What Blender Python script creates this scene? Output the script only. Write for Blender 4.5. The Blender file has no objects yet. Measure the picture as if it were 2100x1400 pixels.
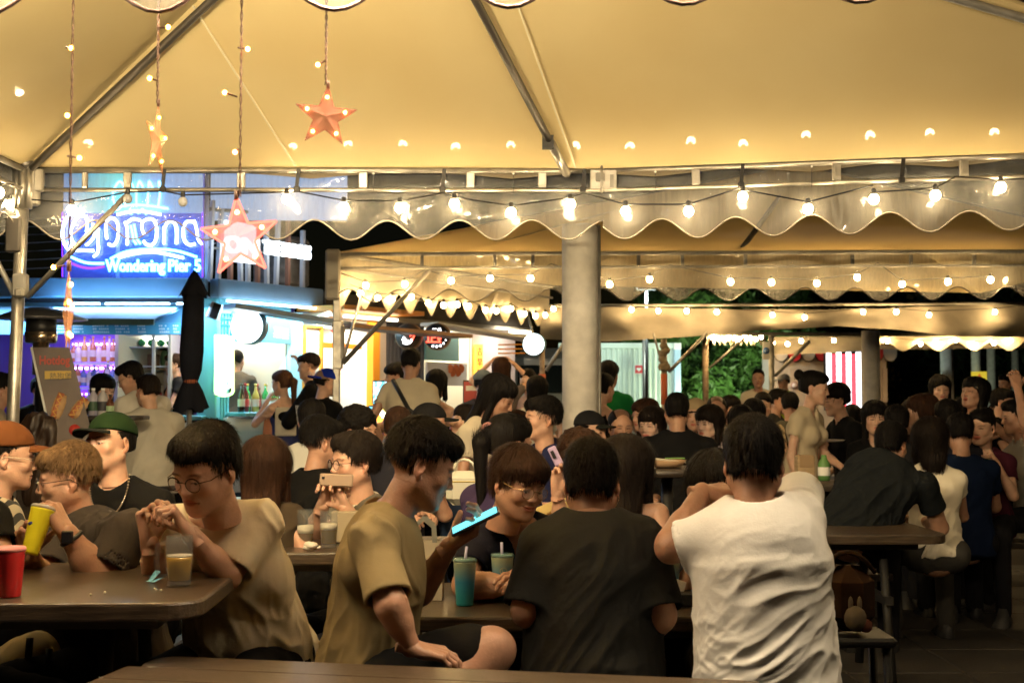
import bpy, math, random
import numpy as np
from mathutils import Vector, Matrix

# ---------------------------------------------------------------- camera, world, sun, exposure
SC = bpy.context.scene
COL = SC.collection
FPX = 2600.0
PITCH = math.atan(120.0 / FPX)
CAM_H = 1.4
cam_d = bpy.data.cameras.new('camera')
cam = bpy.data.objects.new('camera', cam_d)
COL.objects.link(cam)
cam.location = (0, 0, CAM_H)
cam.rotation_euler = (math.pi / 2 + PITCH, 0, 0)
cam_d.sensor_width = 36
cam_d.lens = 36 * FPX / 2100
cam_d.clip_start = 0.05
cam_d.clip_end = 500
cam_d.dof.use_dof = True
cam_d.dof.focus_distance = 5.0
cam_d.dof.aperture_fstop = 5.6
SC.camera = cam

world = bpy.data.worlds.new('World')
SC.world = world
world.use_nodes = True
_wn = world.node_tree
_bg = _wn.nodes['Background']
_sky = _wn.nodes.new('ShaderNodeTexSky')
_sky.sky_type = 'NISHITA'
_sky.sun_disc = False
_sky.sun_elevation = math.radians(2)
_sky.sun_rotation = math.radians(200)
_wn.links.new(_sky.outputs[0], _bg.inputs['Color'])
_bg.inputs['Strength'].default_value = 0.0006
sun_d = bpy.data.lights.new('sun', 'SUN')
sun_d.energy = 0.002
sun_d.angle = math.radians(12)
sun_d.color = (0.7, 0.8, 1.0)
sun = bpy.data.objects.new('sun', sun_d)
COL.objects.link(sun)
sun.rotation_euler = (math.radians(50), 0, math.radians(160))
SC.view_settings.view_transform = 'Standard'
SC.view_settings.look = 'None'
SC.view_settings.gamma = 1
SC.view_settings.use_curve_mapping = False
SC.view_settings.exposure = 1.5
cy = SC.cycles
cy.use_denoising = True
cy.max_bounces = 8
cy.diffuse_bounces = 3
cy.glossy_bounces = 3
cy.transmission_bounces = 4
cy.transparent_max_bounces = 24
cy.sample_clamp_indirect = 3.0
cy.caustics_reflective = False
cy.caustics_refractive = False
try:
    cy.use_light_tree = True
except Exception:
    pass

def P(px, py, Y):
    """world point at distance Y in front of the camera seen at photo position px, py"""
    x = (px - 1050) / FPX; y = (700 - py) / FPX
    c, s = math.cos(PITCH), math.sin(PITCH)
    d = Vector((x, c - y * s, s + y * c))
    d *= Y / d.y
    return Vector((d.x, d.y, d.z + CAM_H))

def G(px, py, z):
    """world point at height z seen at photo position px, py"""
    p = P(px, py, 1.0); d = p - Vector((0, 0, CAM_H))
    return Vector((0, 0, CAM_H)) + d * ((z - CAM_H) / d.z)
def ZY(py, Y): return P(1050, py, Y).z
def XY(px, Y): return P(px, 820, Y).x

ORD = ['first', 'second', 'third', 'fourth', 'fifth', 'sixth', 'seventh', 'eighth', 'ninth', 'tenth', 'eleventh', 'twelfth']

# ---------------------------------------------------------------- materials
MATS = {}
def _nt(name):
    m = bpy.data.materials.new(name)
    m.use_nodes = True
    nt = m.node_tree
    b = nt.nodes['Principled BSDF']
    return m, nt, b
def mat(name, color, rough=0.6, metal=0.0, bump=0.0, bscale=40, var=0.0, vscale=6, spec=0.5, stretch=(1, 1, 1),
        coat=0.0, emis=None, estr=0.0, sheen=0.0, sss=0.0, alpha=1.0, trans=0.0, ior=1.45, attr=None, coatr=0.08, detail=4):
    """principled material with noise colour variation and noise bump in object space"""
    if name in MATS: return MATS[name]
    m, nt, b = _nt(name)
    L = nt.links
    b.inputs['Roughness'].default_value = rough
    b.inputs['Metallic'].default_value = metal
    b.inputs['Specular IOR Level'].default_value = spec
    b.inputs['IOR'].default_value = ior
    c4 = (*color, 1)
    b.inputs['Base Color'].default_value = c4
    if coat: b.inputs['Coat Weight'].default_value = coat; b.inputs['Coat Roughness'].default_value = coatr
    if sheen: b.inputs['Sheen Weight'].default_value = sheen
    if sss:
        b.inputs['Subsurface Weight'].default_value = sss
        b.inputs['Subsurface Radius'].default_value = (0.012, 0.005, 0.003)
        b.inputs['Subsurface Scale'].default_value = 1.0
    if trans: b.inputs['Transmission Weight'].default_value = trans
    if alpha < 1: b.inputs['Alpha'].default_value = alpha
    if emis: b.inputs['Emission Color'].default_value = (*emis, 1); b.inputs['Emission Strength'].default_value = estr
    tc = mp = None
    def coord():
        nonlocal tc, mp
        if tc is None:
            tc = nt.nodes.new('ShaderNodeTexCoord'); mp = nt.nodes.new('ShaderNodeMapping')
            mp.inputs['Scale'].default_value = stretch
            L.new(tc.outputs['Object'], mp.inputs['Vector'])
        return mp.outputs[0]
    csock = None
    if var:
        n = nt.nodes.new('ShaderNodeTexNoise'); n.inputs['Scale'].default_value = vscale; n.inputs['Detail'].default_value = detail
        L.new(coord(), n.inputs['Vector'])
        r = nt.nodes.new('ShaderNodeValToRGB')
        e = r.color_ramp.elements
        e[0].position = 0.3; e[1].position = 0.7
        e[0].color = (*[max(0, c * (1 - var)) for c in color], 1)
        e[1].color = (*[min(1, c * (1 + var)) for c in color], 1)
        L.new(n.outputs[0], r.inputs[0]); csock = r.outputs[0]
    if attr:
        a = nt.nodes.new('ShaderNodeVertexColor'); a.layer_name = attr
        mx = nt.nodes.new('ShaderNodeMix'); mx.data_type = 'RGBA'; mx.blend_type = 'MULTIPLY'
        mx.inputs[0].default_value = 1
        if csock: L.new(csock, mx.inputs[6])
        else: mx.inputs[6].default_value = c4
        L.new(a.outputs[0], mx.inputs[7]); csock = mx.outputs[2]
    if csock: L.new(csock, b.inputs['Base Color'])
    if bump:
        n = nt.nodes.new('ShaderNodeTexNoise'); n.inputs['Scale'].default_value = bscale; n.inputs['Detail'].default_value = 5
        L.new(coord(), n.inputs['Vector'])
        bp = nt.nodes.new('ShaderNodeBump'); bp.inputs['Strength'].default_value = bump; bp.inputs['Distance'].default_value = 0.01
        L.new(n.outputs[0], bp.inputs['Height']); L.new(bp.outputs[0], b.inputs['Normal'])
    MATS[name] = m
    return m
def emat(name, color, strength):
    if name in MATS: return MATS[name]
    m = bpy.data.materials.new(name); m.use_nodes = True
    nt = m.node_tree; nt.nodes.clear()
    e = nt.nodes.new('ShaderNodeEmission'); o = nt.nodes.new('ShaderNodeOutputMaterial')
    e.inputs[0].default_value = (*color, 1); e.inputs[1].default_value = strength
    nt.links.new(e.outputs[0], o.inputs[0])
    MATS[name] = m
    return m
def cloth(name, color, var=0.12, rough=0.85):
    if name in MATS: return MATS[name]
    m = mat(name, color, rough, bump=0.35, bscale=16, var=var, vscale=5, spec=0.12)
    nt = m.node_tree; b = nt.nodes['Principled BSDF']
    # fine weave on top of soft folds
    n = nt.nodes.new('ShaderNodeTexNoise'); n.inputs['Scale'].default_value = 420; n.inputs['Detail'].default_value = 2
    tc = nt.nodes.new('ShaderNodeTexCoord'); nt.links.new(tc.outputs['Object'], n.inputs['Vector'])
    b2 = nt.nodes.new('ShaderNodeBump'); b2.inputs['Strength'].default_value = 0.25; b2.inputs['Distance'].default_value = 0.002
    old = b.inputs['Normal'].links[0].from_socket
    nt.links.new(n.outputs[0], b2.inputs['Height']); nt.links.new(old, b2.inputs['Normal']); nt.links.new(b2.outputs[0], b.inputs['Normal'])
    return m

# ---------------------------------------------------------------- mesh building
def mesh_np(name, V, F, smooth=True, mats=(), midx=None, tint=None):
    """V (n,3) array, F list of arrays (m,k) of faces or list of tuples"""
    me = bpy.data.meshes.new(name)
    V = np.asarray(V, dtype=np.float32)
    if isinstance(F, np.ndarray): F = [F]
    if len(F) and not isinstance(F[0], np.ndarray):
        me.from_pydata([tuple(map(float, v)) for v in V], [], [tuple(f) for f in F])
    else:
        me.vertices.add(len(V)); me.vertices.foreach_set('co', V.ravel())
        nl = sum(f.size for f in F); npoly = sum(len(f) for f in F)
        me.loops.add(nl); me.polygons.add(npoly)
        me.loops.foreach_set('vertex_index', np.concatenate([f.ravel() for f in F]).astype(np.int32))
        tot = np.concatenate([np.full(len(f), f.shape[1], np.int32) for f in F])
        st = np.concatenate([[0], np.cumsum(tot)[:-1]]).astype(np.int32)
        me.polygons.foreach_set('loop_start', st)
        try: me.polygons.foreach_set('loop_total', tot)
        except Exception: pass
    me.update(calc_edges=True)
    me.polygons.foreach_set('use_smooth', np.full(len(me.polygons), smooth, dtype=bool))
    for m in mats: me.materials.append(m)
    if midx is not None: me.polygons.foreach_set('material_index', np.asarray(midx, dtype=np.int32))
    if tint is not None:
        at = me.color_attributes.new('tint', 'FLOAT_COLOR', 'POINT')
        t4 = np.ones((len(V), 4), np.float32); t4[:, :3] = tint
        at.data.foreach_set('color', t4.ravel())
    return me

class MB:
    """collects simple solids into one mesh"""
    def __init__(s): s.v = []; s.f = []; s.m = []; s.mats = []; s.sm = []
    def _mi(s, m):
        if m is None: return 0
        if m not in s.mats: s.mats.append(m)
        return s.mats.index(m)
    def add(s, vs, fs, m=None, smooth=False):
        o = len(s.v); s.v += [tuple(v) for v in vs]
        for f in fs: s.f.append(tuple(i + o for i in f)); s.m.append(s._mi(m)); s.sm.append(smooth)
    def box(s, c, size, m=None, rot=None, bev=0.0):
        hx, hy, hz = [q / 2 for q in size]
        R = rot if rot is not None else Matrix.Identity(3)
        c = Vector(c)
        if bev <= 0:
            vs = [c + R @ Vector((x * hx, y * hy, z * hz)) for x in (-1, 1) for y in (-1, 1) for z in (-1, 1)]
            s.add(vs, [(0, 1, 3, 2), (4, 6, 7, 5), (0, 4, 5, 1), (2, 3, 7, 6), (0, 2, 6, 4), (1, 5, 7, 3)], m)
        else:
            b = min(bev, hx * .9, hy * .9, hz * .9)
            vs = []; 
            for z, ins in ((-hz, b), (-hz + b, 0), (hz - b, 0), (hz, b)):
                X = hx - ins; Y = hy - ins; k = b if ins == 0 else b * .6
                for (x, y) in ((-X + k, -Y), (X - k, -Y), (X, -Y + k), (X, Y - k), (X - k, Y), (-X + k, Y), (-X, Y - k), (-X, -Y + k)):
                    vs.append(c + R @ Vector((x, y, z)))
            fs = [tuple(range(7, -1, -1)), tuple(range(24, 32))]
            for l in range(3):
                for i in range(8):
                    j = (i + 1) % 8; fs.append((l * 8 + i, l * 8 + j, l * 8 + 8 + j, l * 8 + 8 + i))
            s.add(vs, fs, m)
    def tube(s, pts, r, m=None, n=8, cap=True, closed=False):
        """round bar along pts; r a number or a list"""
        pts = [Vector(p) for p in pts]; k = len(pts)
        rs = r if isinstance(r, (list, tuple)) else [r] * k
        vs = []; prev = None
        for i, p in enumerate(pts):
            if closed: d = pts[(i + 1) % k] - pts[i - 1]
            else: d = (pts[min(i + 1, k - 1)] - pts[max(i - 1, 0)])
            if d.length < 1e-9: d = Vector((0, 0, 1))
            d.normalize()
            if prev is None:
                u = d.orthogonal().normalized()
            else:
                u = prev - d * prev.dot(d)
                u = u.normalized() if u.length > 1e-6 else d.orthogonal().normalized()
            prev = u; w = d.cross(u)
            for a in range(n):
                t = 2 * math.pi * a / n
                vs.append(p + (u * math.cos(t) + w * math.sin(t)) * rs[i])
        fs = []
        for i in range(k if closed else k - 1):
            i2 = (i + 1) % k
            for a in range(n):
                b = (a + 1) % n
                fs.append((i * n + a, i * n + b, i2 * n + b, i2 * n + a))
        if cap and not closed:
            fs.append(tuple(range(n - 1, -1, -1))); fs.append(tuple((k - 1) * n + a for a in range(n)))
        s.add(vs, fs, m, smooth=n > 5)
    def lathe(s, prof, c=(0, 0, 0), m=None, n=16, axis=None, cap=True):
        """prof list of (r, z)"""
        c = Vector(c); vs = []
        Q = Matrix.Identity(3) if axis is None else Vector((0, 0, 1)).rotation_difference(Vector(axis)).to_matrix()
        for r, z in prof:
            for a in range(n):
                t = 2 * math.pi * a / n
                vs.append(c + Q @ Vector((r * math.cos(t), r * math.sin(t), z)))
        fs = []
        for i in range(len(prof) - 1):
            for a in range(n):
                b = (a + 1) % n; fs.append((i * n + a, i * n + b, (i + 1) * n + b, (i + 1) * n + a))
        if cap:
            fs.append(tuple(range(n - 1, -1, -1))); k = len(prof) - 1; fs.append(tuple(k * n + a for a in range(n)))
        s.add(vs, fs, m, smooth=True)
    def prism(s, outline, depth, m=None, R=None, c=(0, 0, 0)):
        """outline (x,z) pairs counterclockwise, extruded along y by depth, centred"""
        R = R if R is not None else Matrix.Identity(3); c = Vector(c); n = len(outline)
        vs = [c + R @ Vector((x, -depth / 2, z)) for x, z in outline] + [c + R @ Vector((x, depth / 2, z)) for x, z in outline]
        fs = [tuple(range(n)), tuple(range(2 * n - 1, n - 1, -1))] + [(i, i + n, (i + 1) % n + n, (i + 1) % n) for i in range(n)]
        s.add(vs, fs, m)
    def ball(s, c, r, m=None, n=10, sq=(1, 1, 1)):
        k = max(4, n // 2 + 1); prof = []
        vs = []; c = Vector(c)
        for i in range(1, k):
            t = math.pi * i / k
            for a in range(n):
                q = 2 * math.pi * a / n
                vs.append(c + Vector((r * math.sin(t) * math.cos(q) * sq[0], r * math.sin(t) * math.sin(q) * sq[1], -r * math.cos(t) * sq[2])))
        vs.append(c + Vector((0, 0, -r * sq[2]))); vs.append(c + Vector((0, 0, r * sq[2])))
        fs = []
        for i in range(k - 2):
            for a in range(n):
                b = (a + 1) % n; fs.append((i * n + a, i * n + b, (i + 1) * n + b, (i + 1) * n + a))
        B = (k - 1) * n
        for a in range(n):
            b = (a + 1) % n; fs.append((a, B, b)); fs.append(((k - 2) * n + a, (k - 2) * n + b, B + 1))
        s.add(vs, fs, m, smooth=True)
    def build(s, name, m=None, parent=None, loc=None, kind=None):
        me = bpy.data.meshes.new(name)
        vs = s.v
        if loc is not None and parent is None:
            l = Vector(loc); vs = [tuple(Vector(v) - l) for v in s.v]
        me.from_pydata(vs, [], s.f)
        mats = s.mats if s.mats else [m]
        for q in mats:
            me.materials.append(q)
        if s.mats: me.polygons.foreach_set('material_index', s.m)
        me.polygons.foreach_set('use_smooth', s.sm)
        me.update()
        o = bpy.data.objects.new(name, me); COL.objects.link(o)
        if loc is not None and parent is None: o.location = loc
        if parent is not None: setpar(o, parent)
        if kind: o['kind'] = kind
        return o
def world_loc(o):
    m = Matrix.LocRotScale(o.location, o.rotation_euler, o.scale)
    return (world_loc(o.parent) @ m) if o.parent else m
def setpar(o, parent):
    """parent a mesh whose vertices are in world space"""
    o.parent = parent
    o.matrix_basis = world_loc(parent).inverted() @ o.matrix_basis
def link(name, me, parent=None, loc=None):
    o = bpy.data.objects.new(name, me); COL.objects.link(o)
    if loc is not None: o.location = loc
    if parent is not None: setpar(o, parent)
    return o
def tag(o, label=None, cat=None, group=None, kind=None):
    if label: o['label'] = label
    if cat: o['category'] = cat
    if group: o['group'] = group
    if kind: o['kind'] = kind
    return o
def empty(name, loc, label=None, cat=None, group=None, rz=0):
    o = bpy.data.objects.new(name, None); COL.objects.link(o); o.location = loc; o.rotation_euler = (0, 0, rz)
    o.empty_display_size = 0.1
    return tag(o, label, cat, group)
def copy_tree(o, parent=None):
    c = o.copy(); COL.objects.link(c)
    if parent is not None: c.parent = parent
    for ch in list(o.children): copy_tree(ch, c)
    return c

# ---------------------------------------------------------------- distance fields, meshed
def vnoise(p, seed=0):
    """smooth value noise, p (n,3) -> 0..1"""
    p = np.asarray(p, np.float64); i = np.floor(p).astype(np.int64); f = p - i
    f = f * f * (3 - 2 * f)
    def h(a, b, c):
        n = (a * 374761393 + b * 668265263 + c * 2147483647 + seed * 974711) & 0x7fffffff
        n = ((n ^ (n >> 13)) * 1274126177) & 0x7fffffff
        n = n ^ (n >> 16)
        return (n & 0xffff) / 65535.0
    r = 0
    for dx in (0, 1):
        wx = f[..., 0] if dx else 1 - f[..., 0]
        for dy in (0, 1):
            wy = f[..., 1] if dy else 1 - f[..., 1]
            for dz in (0, 1):
                wz = f[..., 2] if dz else 1 - f[..., 2]
                r = r + wx * wy * wz * h(i[..., 0] + dx, i[..., 1] + dy, i[..., 2] + dz)
    return r
A3 = lambda v: np.array([v[0], v[1], v[2]], np.float32)
class Field:
    def __init__(s, lo, hi, h):
        s.h = h; s.lo = np.array(lo, np.float32)
        n = np.maximum(4, np.ceil((np.array(hi) - s.lo) / h).astype(int) + 1)
        s.n = n; s.F = np.full(n, 0.5, np.float32)
        s.ax = [s.lo[i] + h * np.arange(n[i], dtype=np.float32) for i in range(3)]
    def _sl(s, blo, bhi, mar):
        a = np.clip(np.floor((np.array(blo) - mar - s.lo) / s.h).astype(int), 0, s.n)
        b = np.clip(np.ceil((np.array(bhi) + mar - s.lo) / s.h).astype(int) + 1, 0, s.n)
        if np.any(b <= a): return None
        return tuple(slice(a[i], b[i]) for i in range(3))
    def _apply(s, blo, bhi, fn, k, sub):
        sl = s._sl(blo, bhi, k + 3 * s.h)
        if sl is None: return
        X = s.ax[0][sl[0]][:, None, None]; Y = s.ax[1][sl[1]][None, :, None]; Z = s.ax[2][sl[2]][None, None, :]
        d = fn(X, Y, Z).astype(np.float32); a = s.F[sl]
        if sub:
            d = -d
            if k > 0:
                h = np.maximum(k - np.abs(a - d), 0) / k; s.F[sl] = np.maximum(a, d) + h * h * k * .25
            else: s.F[sl] = np.maximum(a, d)
        else:
            if k > 0:
                h = np.maximum(k - np.abs(a - d), 0) / k; s.F[sl] = np.minimum(a, d) - h * h * k * .25
            else: s.F[sl] = np.minimum(a, d)
    def cone(s, a, b, ra, rb=None, k=0.02, sub=False, lat=None, flat=1.0):
        """round cone a->b; lat/flat: direction along which it is squeezed to the factor flat"""
        rb = ra if rb is None else rb
        a = A3(a); b = A3(b); ba = b - a; L2 = float(ba @ ba) + 1e-12; R = max(ra, rb)
        lo = np.minimum(a, b) - R; hi = np.maximum(a, b) + R
        lt = None if lat is None else A3(lat)
        def fn(X, Y, Z):
            x = X - a[0]; y = Y - a[1]; z = Z - a[2]
            t = np.clip((x * ba[0] + y * ba[1] + z * ba[2]) / L2, 0, 1)
            qx = x - t * ba[0]; qy = y - t * ba[1]; qz = z - t * ba[2]
            q2 = qx * qx + qy * qy + qz * qz
            r = ra + t * (rb - ra)
            if lt is not None:
                c = qx * lt[0] + qy * lt[1] + qz * lt[2]
                q2s = q2 + c * c * (1 / (flat * flat) - 1)
                q = np.sqrt(q2s + 1e-12)
                g = np.sqrt((q2 + c * c * (1 / flat ** 4 - 1)) + 1e-12)
                return (q - r) * q / g
            return np.sqrt(q2) - r
        s._apply(lo, hi, fn, k, sub)
    def ell(s, c, r, k=0.02, sub=False, R=None):
        c = A3(c); r = np.array(r, np.float32); m = float(r.max())
        M = None if R is None else np.array(R, np.float32)
        lo = c - (m if M is not None else r); hi = c + (m if M is not None else r)
        def fn(X, Y, Z):
            x = X - c[0]; y = Y - c[1]; z = Z - c[2]
            if M is not None:
                x, y, z = (M[0, 0] * x + M[1, 0] * y + M[2, 0] * z, M[0, 1] * x + M[1, 1] * y + M[2, 1] * z, M[0, 2] * x + M[1, 2] * y + M[2, 2] * z)
            q0 = np.sqrt((x / r[0]) ** 2 + (y / r[1]) ** 2 + (z / r[2]) ** 2)
            q1 = np.sqrt((x / r[0] ** 2) ** 2 + (y / r[1] ** 2) ** 2 + (z / r[2] ** 2) ** 2)
            return q0 * (q0 - 1) / (q1 + 1e-9)
        s._apply(lo, hi, fn, k, sub)
    def half(s, n, d, k=0.005, box=None):
        """cut away where n.p > d (inside box if given)"""
        n = A3(n)
        lo = s.lo if box is None else np.array(box[0]); hi = s.lo + s.h * s.n if box is None else np.array(box[1])
        def fn(X, Y, Z): return -(n[0] * X + n[1] * Y + n[2] * Z - d)
        s._apply(lo, hi, fn, k, True)
    def mesh(s):
        F = s.F; ins = F < 0
        nx, ny, nz = F.shape
        c = [ins[i:nx - 1 + i, j:ny - 1 + j, k:nz - 1 + k] for i in (0, 1) for j in (0, 1) for k in (0, 1)]
        al = c[0].copy(); an = c[0].copy()
        for q in c[1:]: al &= q; an |= q
        act = an & ~al
        idx = np.argwhere(act)
        if len(idx) == 0: return np.zeros((0, 3), np.float32), np.zeros((0, 4), np.int32)
        vid = np.full(act.shape, -1, np.int32); vid[act] = np.arange(len(idx))
        I, J, K = idx.T
        acc = np.zeros((len(idx), 3), np.float32); cnt = np.zeros(len(idx), np.float32)
        for ax in range(3):
            for u in (0, 1):
                for v in (0, 1):
                    o0 = [0, 0, 0]; oth = [q for q in range(3) if q != ax]
                    o0[oth[0]] = u; o0[oth[1]] = v; o1 = list(o0); o1[ax] = 1
                    f0 = F[I + o0[0], J + o0[1], K + o0[2]]; f1 = F[I + o1[0], J + o1[1], K + o1[2]]
                    m = (f0 < 0) != (f1 < 0)
                    t = np.where(m, f0 / np.where(m, f0 - f1, 1), 0)
                    p = np.stack([np.full(len(I), o0[q], np.float32) for q in range(3)], 1); p[:, ax] = t
                    acc += p * m[:, None]; cnt += m
        V = s.lo + s.h * (idx + acc / cnt[:, None])
        faces = []
        for ax in range(3):
            o = [q for q in range(3) if q != ax]
            a0 = [slice(None)] * 3; a1 = [slice(None)] * 3
            a0[ax] = slice(0, -1); a1[ax] = slice(1, None)
            A = ins[tuple(a0)]; B = ins[tuple(a1)]
            cr = A != B
            e = np.argwhere(cr)
            ok = (e[:, o[0]] >= 1) & (e[:, o[1]] >= 1) & (e[:, o[0]] < F.shape[o[0]] - 1) & (e[:, o[1]] < F.shape[o[1]] - 1)
            e = e[ok]
            if len(e) == 0: continue
            g = []
            for du, dv in ((-1, -1), (0, -1), (0, 0), (-1, 0)):
                q = e.copy(); q[:, o[0]] += du; q[:, o[1]] += dv
                g.append(vid[q[:, 0], q[:, 1], q[:, 2]])
            q = np.stack(g, 1)
            flip = A[e[:, 0], e[:, 1], e[:, 2]]
            if ax == 1: flip = ~flip
            q[~flip] = q[~flip][:, ::-1]
            faces.append(q)
        Fc = np.concatenate(faces).astype(np.int32)
        return V.astype(np.float32), Fc
def normals(V, F):
    a = V[F[:, 0]]; b = V[F[:, 1]]; c = V[F[:, 2]]; d = V[F[:, 3]]
    n = np.cross(c - a, d - b)
    N = np.zeros_like(V)
    for i in range(4): np.add.at(N, F[:, i], n)
    return N / (np.linalg.norm(N, axis=1, keepdims=True) + 1e-12)
def xf(M, V):
    M = np.array(M, np.float32)
    return V @ M[:3, :3].T + M[:3, 3]
def merge(parts):
    """parts: list of (V, F, tint or None)"""
    Vs, Fs, Ts, o = [], [], [], 0
    for V, F, T in parts:
        Vs.append(V); Fs.append(F + o); o += len(V)
        Ts.append(np.ones((len(V), 3), np.float32) if T is None else T)
    return np.concatenate(Vs), np.concatenate(Fs), np.concatenate(Ts)
# ---------------------------------------------------------------- people: heads, hair, hands, bodies, clothes
def Rz(a): return Matrix.Rotation(math.radians(a), 4, 'Z')
def Rx(a): return Matrix.Rotation(math.radians(a), 4, 'X')
def Ry(a): return Matrix.Rotation(math.radians(a), 4, 'Y')
_HEADS = {}
def head_template(h=0.003, fem=False, jaw=1.0, smile=0.0, openm=0.0, eyes='open', fat=0.0):
    key = (h, fem, jaw, smile, openm, eyes, fat)
    if key in _HEADS: return _HEADS[key]
    f = Field((-.1, -.125, -.19), (.1, .125, .14), h)
    f.ell((0, .018, .040), (.077, .094, .083), k=0)                      # cranium
    f.ell((0, -.032, .012), (.064, .060, .072), k=.03)                   # forehead and mid face
    f.ell((0, -.036, -.045), (.056 * jaw + fat * .012, .055, .066), k=.03)  # lower face
    for s in (-1, 1):
        f.cone((s * .052 * jaw, .0, -.050), (s * .018, -.066, -.094), .022 + fat * .008, .017, k=.03)   # jaw line
        f.ell((s * .040, -.060, -.026), (.022 + fat * .006, .018, .018), k=.02)     # cheekbones
        f.ell((s * .030, -.081, .019), (.022, .009, .007), k=.012)           # brow ridge
    f.ell((0, -.074, -.098), (.018 if not fem else .014, .016, .014), k=.018)    # chin
    f.cone((0, .012, -.07), (0, .030, -.20), .052 + fat * .006 - (.009 if fem else 0), .056 + fat * .008 - (.012 if fem else 0), k=.03)  # neck
    for s in (-1, 1):
        f.ell((s * .031, -.101, -.001), (.019, .014, .013), k=.012, sub=True)     # eye sockets
        f.ell((s * .031, -.0765, -.001), (.0165, .0135, .0125), k=.006)           # lids over the ball
    # nose
    f.cone((0, -.086, .012), (0, -.101, -.026), .0065, .0095, k=.010)
    f.ell((0, -.104, -.030), (.0095, .009, .008), k=.006)
    for s in (-1, 1): f.ell((s * .0115, -.094, -.034), (.0068, .009, .0068), k=.005)
    # mouth
    f.ell((0, -.080, -.062), (.028, .012, .018), k=.012)
    mw = .023 + .007 * smile
    f.ell((0, -.0905, -.0565), (mw * .8, .0065, .0048), k=.004)
    f.ell((0, -.0890, -.0680 - openm * .012), (mw * .72, .0065, .0056), k=.004)
    n = 7
    for i in range(n):
        t = (i / (n - 1)) * 2 - 1
        z = -.0622 + smile * .007 * t * t - (.001 if abs(t) > .8 and not smile else 0)
        f.ell((t * mw, -.096 + .008 * t * t, z - openm * .006), (.0055, .008, .0016 + openm * .007 * (1 - t * t)), k=.002, sub=True)
    if smile:
        for s in (-1, 1): f.ell((s * .043, -.069, -.034), (.016, .012, .014), k=.014)
    # open eyes: almond slit
    if eyes != 'closed':
        op = .0042 if eyes == 'open' else .0022
        for s in (-1, 1): f.ell((s * .031, -.093, -.0005 if eyes == 'open' else -.003), (.0135, .012, op), k=.0015, sub=True)
    # ears
    for s in (-1, 1):
        R = (Rz(s * 20) @ Ry(s * -6)).to_3x3()
        f.ell((s * .078, .014, -.004), (.006, .017, .029), k=.006, R=[list(r) for r in R])
        f.ell((s * .084, .010, .0), (.006, .010, .017), k=.005, sub=True, R=[list(r) for r in R])
        f.ell((s * .077, .008, -.032), (.006, .009, .010), k=.006)
    f.half((0, 0, -1), .178, k=.002)
    V, F = f.mesh()
    T = np.ones((len(V), 3), np.float32)
    x, y, z = V.T; ax = np.abs(x); front = y < -.045
    def brush(w, col):
        w = np.clip(w, 0, 1)[:, None]; c = np.array(col, np.float32)
        T[:] = T * (1 - w) + T * c * w
    arch = .0215 - ((ax - .034) / .022) ** 2 * .004
    brush(front * np.clip(1.6 - np.abs(z - arch) / (.0032 if not fem else .0022), 0, 1) * np.clip(1.5 - np.abs(ax - .032) / .017 * 1.0, 0, 1) * .9, (.13, .11, .10))
    lip = (x / (mw * .95)) ** 2 + ((z + .062 - smile * .005 * (x / mw) ** 2) / (.0105 + openm * .008)) ** 2
    brush(front * np.clip((1.15 - lip) * 2, 0, 1) * .85, (.80, .42, .40) if not fem else (.85, .30, .32))
    if openm: brush(front * np.clip(1.2 - (x / (mw * .8)) ** 2 - ((z + .067) / .007) ** 2, 0, 1), (.12, .05, .05))
    ex = (ax - .031) / .0155
    lash = .0035 - ex * ex * .0045 if eyes == 'open' else -.0045 - (-.2 - ex * ex * .0) * .002
    brush(front * (np.abs(ex) < 1.05) * np.clip(1.5 - np.abs(z - lash) / .0018, 0, 1) * .85, (.10, .08, .08))
    if h > .0042 and eyes == 'open': brush(front * np.clip((1.1 - ex ** 2 - ((z - .0) / .0045) ** 2) * 2, 0, 1) * .8, (.12, .1, .1))
    ch = ((ax - .045) / .02) ** 2 + ((z + .03) / .018) ** 2
    brush(front * np.clip(1 - ch, 0, 1) * .35, (1.0, .72, .68))
    if not fem:   # cropped stubble on the scalp below the longer hair
        sk = np.clip((z + .030) / .025, 0, 1) * np.clip((y + .005 - np.clip(.02 - z, 0, .1) * .6) / .015, 0, 1) * (ax < .079)
        sk2 = np.clip((z - .055) / .01, 0, 1) * (y > -.06)
        brush(np.maximum(sk, sk2) * .80, (.16, .14, .13))
    earm = (ax > .074) & (y > -.01) & (y < .04) & (z > -.045) & (z < .03)
    brush(earm * .35, (1.0, .7, .62))
    brush(front * np.clip(1 - (x / .014) ** 2 - ((z + .032) / .012) ** 2, 0, 1) * .3, (1, .75, .7))
    _HEADS[key] = (V, F, T)
    return _HEADS[key]

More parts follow.
